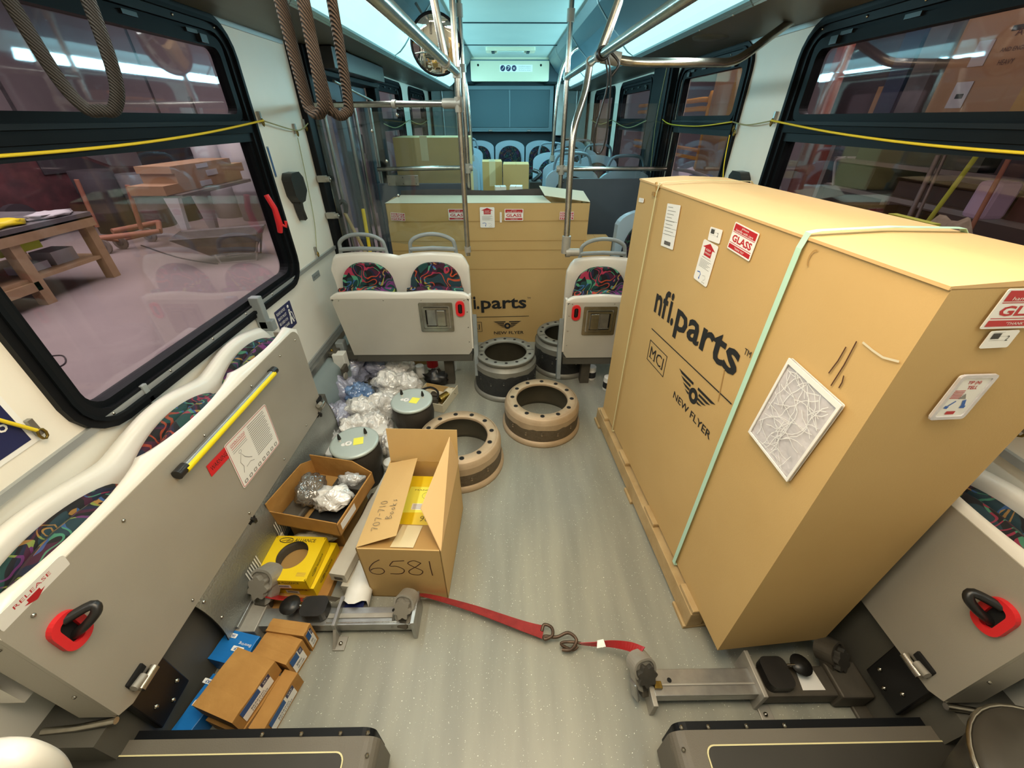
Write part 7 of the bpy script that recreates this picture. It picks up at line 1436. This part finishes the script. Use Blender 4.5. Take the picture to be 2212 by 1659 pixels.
# bins and trays on the shelving
for i, (x, y, z, sx, sy, sz, mt, nm, lb) in enumerate((
    (2.45, 2.25, 0.72, .4, .42, .24, 'shop_grey', 'parts_bin', 'grey open parts bin on the lowest visible shelf'), (2.45, 2.75, 0.72, .4, .35, .30, 'shop_dark', 'parts_bin', 'dark parts bin behind the grey one'),
    (2.5, 3.0, 1.12, .35, .3, .13, 'shop_green', 'parts_bin', 'green parts bin at the far end of the middle shelf'), (2.45, 1.85, 1.12, .3, .18, .10, 'shop_red', 'parts_bin', 'red parts bin at the near end of the middle shelf'),
    (2.5, 2.4, 1.12, .3, .5, .08, 'shop_dark', 'parts_bin', 'low dark box in the middle of the middle shelf'), (2.5, 2.6, 1.29, .4, .8, .20, 'shop_green', 'parts_bin', 'dark green long box under the top shelf'), (2.5, 1.75, 1.29, .4, .7, .2, 'shop_dark', 'parts_bin', 'dark box under the top shelf, near end'))):
    m = MB(); m.ringprism([(x-sx/2, y-sy/2), (x+sx/2, y-sy/2), (x+sx/2*1.1, y+sy/2), (x-sx/2*1.1, y+sy/2)], [(x-sx/2+.02, y-sy/2+.02), (x+sx/2-.02, y-sy/2+.02), (x+sx/2*1.1-.02, y+sy/2-.02), (x-sx/2*1.1+.02, y+sy/2-.02)], z, z+sz, mt); m.bb(x-sx/2, x+sx/2, y-sy/2, y+sy/2, z, z+0.02, mt); mtag(m, nm, lb, 'bin', 'parts bins on the steel shelving')
m = MB(); p = at(2110, 510, 'x', 2.1)
for k in range(5): m.lathe([(0.05, -0.3+0.035*k), (0.075, -0.295+0.035*k), (0.075, -0.275+0.035*k), (0.05, -0.27+0.035*k)], 'red_dark', 18, T(2.05, 2.05, 1.17))
m.lathe([(0, -0.5), (0.07, -0.5), (0.07, -0.3), (0.05, -0.3)], 'red_dark', 18, T(2.05, 2.05, 1.17)); m.cyl((2.05, 2.05, G), (2.05, 2.05, 0.68), 0.03, 'shop_dark', 8); mtag(m, 'red_ribbed_can', 'red ribbed can beside the tall crate outside the right window', 'can')
t = thing('dust_mop', 'grey-brown mop with lime green frame at the right edge of the picture', 'mop', (1.75, 1.7, G), world=True); crumple((1.75, 1.70, 1.0), 0.13, 0.17, 0.15, 'mop', 61, 18, 0.4, 2.6).build('mop_yarn', t)
m = MB(); m.box((1.71, 1.80, 1.12), (0.04, 0.22, 0.07), 'hivis'); m.build('mop_frame', t); m = MB(); m.cyl((1.75, 1.7, G), (1.75, 1.7, 0.9), 0.02, 'hivis', 8); m.build('handle', t)
m = MB(); p = at(2190, 430, 'x', 2.2); m.box((2.2, 1.97, 1.2), (0.12, 0.10, 0.16), 'lilac'); mtag(m, 'lilac_bottle', 'lilac plastic container on the middle shelf near the right edge', 'container', bevel=0.02)
m = MB(); m.tube(smooth_path([at(1800, 400, 'x', 2.25), at(1805, 350, 'x', 2.25), at(1818, 342, 'x', 2.25), at(1828, 340, 'x', 2.25)], 4), 0.009, 'shop_white', 6); mtag(m, 'white_hook', 'white curved hook above the green bin outside', 'hook')
# large cartons outside the upper panes
def bigcard(x0, x1, y0, y1, z0, z1, label, lab=True):
    t = thing('large_shipping_carton', label, 'box', ((x0+x1)/2, (y0+y1)/2, z0), 0, 'large cartons on the top shelf outside', world=True)
    m = MB(); m.bb(x0, x1, y0, y1, z0, z1, 'shop_card'); m.bb(x0-0.002, x0, y0+0.35*(y1-y0), y0+0.5*(y1-y0), z0, z1, 'tan_strap'); M = frame((x0-0.003, y1-0.03, z0+0.1), (0, -1, 0), (0, 0, 1))
    m.text('AURIZ', 'shop_red', M @ T(0.25, 0.19, 0), 0.13, 0.028); m.text('AND ENGINE PARTS', 'shop_red', M @ T(0.22, 0.135, 0), 0.2, 0.016); m.text('HEAVY', 'shop_red', M @ T(0.24, 0.085, 0), 0.07, 0.02); m.bb(x0-0.002, x0, y1-0.33, y1-0.25, z0+0.31, z0+0.33, 'shop_dark'); m.build('carton', t)
    if lab:
        m = MB(); m.bb(x0-0.004, x0-0.002, y1-0.20, y1-0.12, z0+0.19, z0+0.29, 'shop_white'); m.build('paper_label', t)
        m = MB(); m.bb(x0-0.004, x0-0.002, y1-0.20, y1-0.11, z0+0.02, z0+0.13, 'shop_white'); m.bb(x0-0.005, x0-0.003, y1-0.18, y1-0.14, z0+0.06, z0+0.08, 'ink'); m.build('paper_label', t)
bigcard(2.28, 2.8, 1.75, 2.64, 1.54, 2.25, 'large brown shipping carton with white labels outside the upper right pane')
bigcard(2.3, 2.9, 1.0, 1.72, 1.54, 2.2, 'large brown shipping carton at the right edge, outside the upper pane', False)
bigcard(2.5, 3.1, 5.0, 6.0, 1.2, 2.3, 'large brown carton outside the second right window', False); m = MB(); m.bb(2.5, 3.1, 5.0, 6.0, G, 1.2, 'shop_card'); mtag(m, 'shop_crate', 'brown crate underneath the carton outside the second window', 'box')
m = MB(); m.box((2.7, 3.35, 1.62), (0.3, 0.12, 0.16), 'shop_card'); mtag(m, 'small_brown_bag', 'small brown bag on the upper shelf outside the right window', 'bag')
for k, (y, h) in enumerate(((2.95, 0.42), (3.12, 0.5))): m = MB(); m.box((2.55, y-0.05, 1.535+h/2), (0.35, 0.14, h), 'shop_blue' if k else 'shop_grey'); mtag(m, 'upright_panel', ('dark blue' if k else 'grey')+' panel standing on the top shelf outside the upper right pane', 'panel')
# yellow guard rail and junk outside the second window
m = MB()
for z in (1.62, 1.72): m.tube(smooth_path([(2.6, 9.5, z), (2.6, 7.2, z), (2.6, 6.35, z), (2.58, 6.2, z-0.1), (2.58, 6.2, G)], 6), 0.03, 'guard_yellow', 8)
for z in (1.05, 1.15): m.tube([(2.6, 9.5, z), (2.6, 6.2, z)], 0.022, 'guard_yellow', 8)
mtag(m, 'guard_rail', 'orange-yellow tubular guard rail outside the second right window', 'rail')
m = MB(); m.bb(2.2, 3.2, 6.3, 7.6, G, 0.75, 'yellow_wood'); mtag(m, 'wooden_crate', 'low yellow-brown wooden crate outside the second right window', 'box')
for i, (x, y, z, r, mt) in enumerate(((2.15, 4.95, 0.76, .22, 'shop_blue'), (2.15, 4.45, 0.74, .20, 'shop_dark'), (2.15, 5.5, 0.78, .22, 'shop_lite'), (2.7, 4.6, 0.75, .2, 'shop_grey'))): crump((x, y, z), (r, r, r), mt, 'wrapped_machine_part', ('dark blue', 'black', 'pale', 'grey')[i]+' wrapped machine part outside the second right window', 'part', 70+i, 'wrapped parts outside the second window')
m = MB(); m.bb(1.9, 2.45, 4.2, 5.8, G, 0.55, 'shop_dark'); mtag(m, 'dark_work_table', 'dark table carrying wrapped parts outside the second right window', 'table')
m = MB(); m.tube(smooth_path([(2.05, 6.1, 0.92), (2.05, 5.4, 1.0), (2.05, 4.6, 1.0), (2.05, 4.0, 0.9)], 5), 0.02, 'shop_metal', 6); mtag(m, 'grey_pipe', 'long grey pipe crossing outside the second right window', 'pipe')
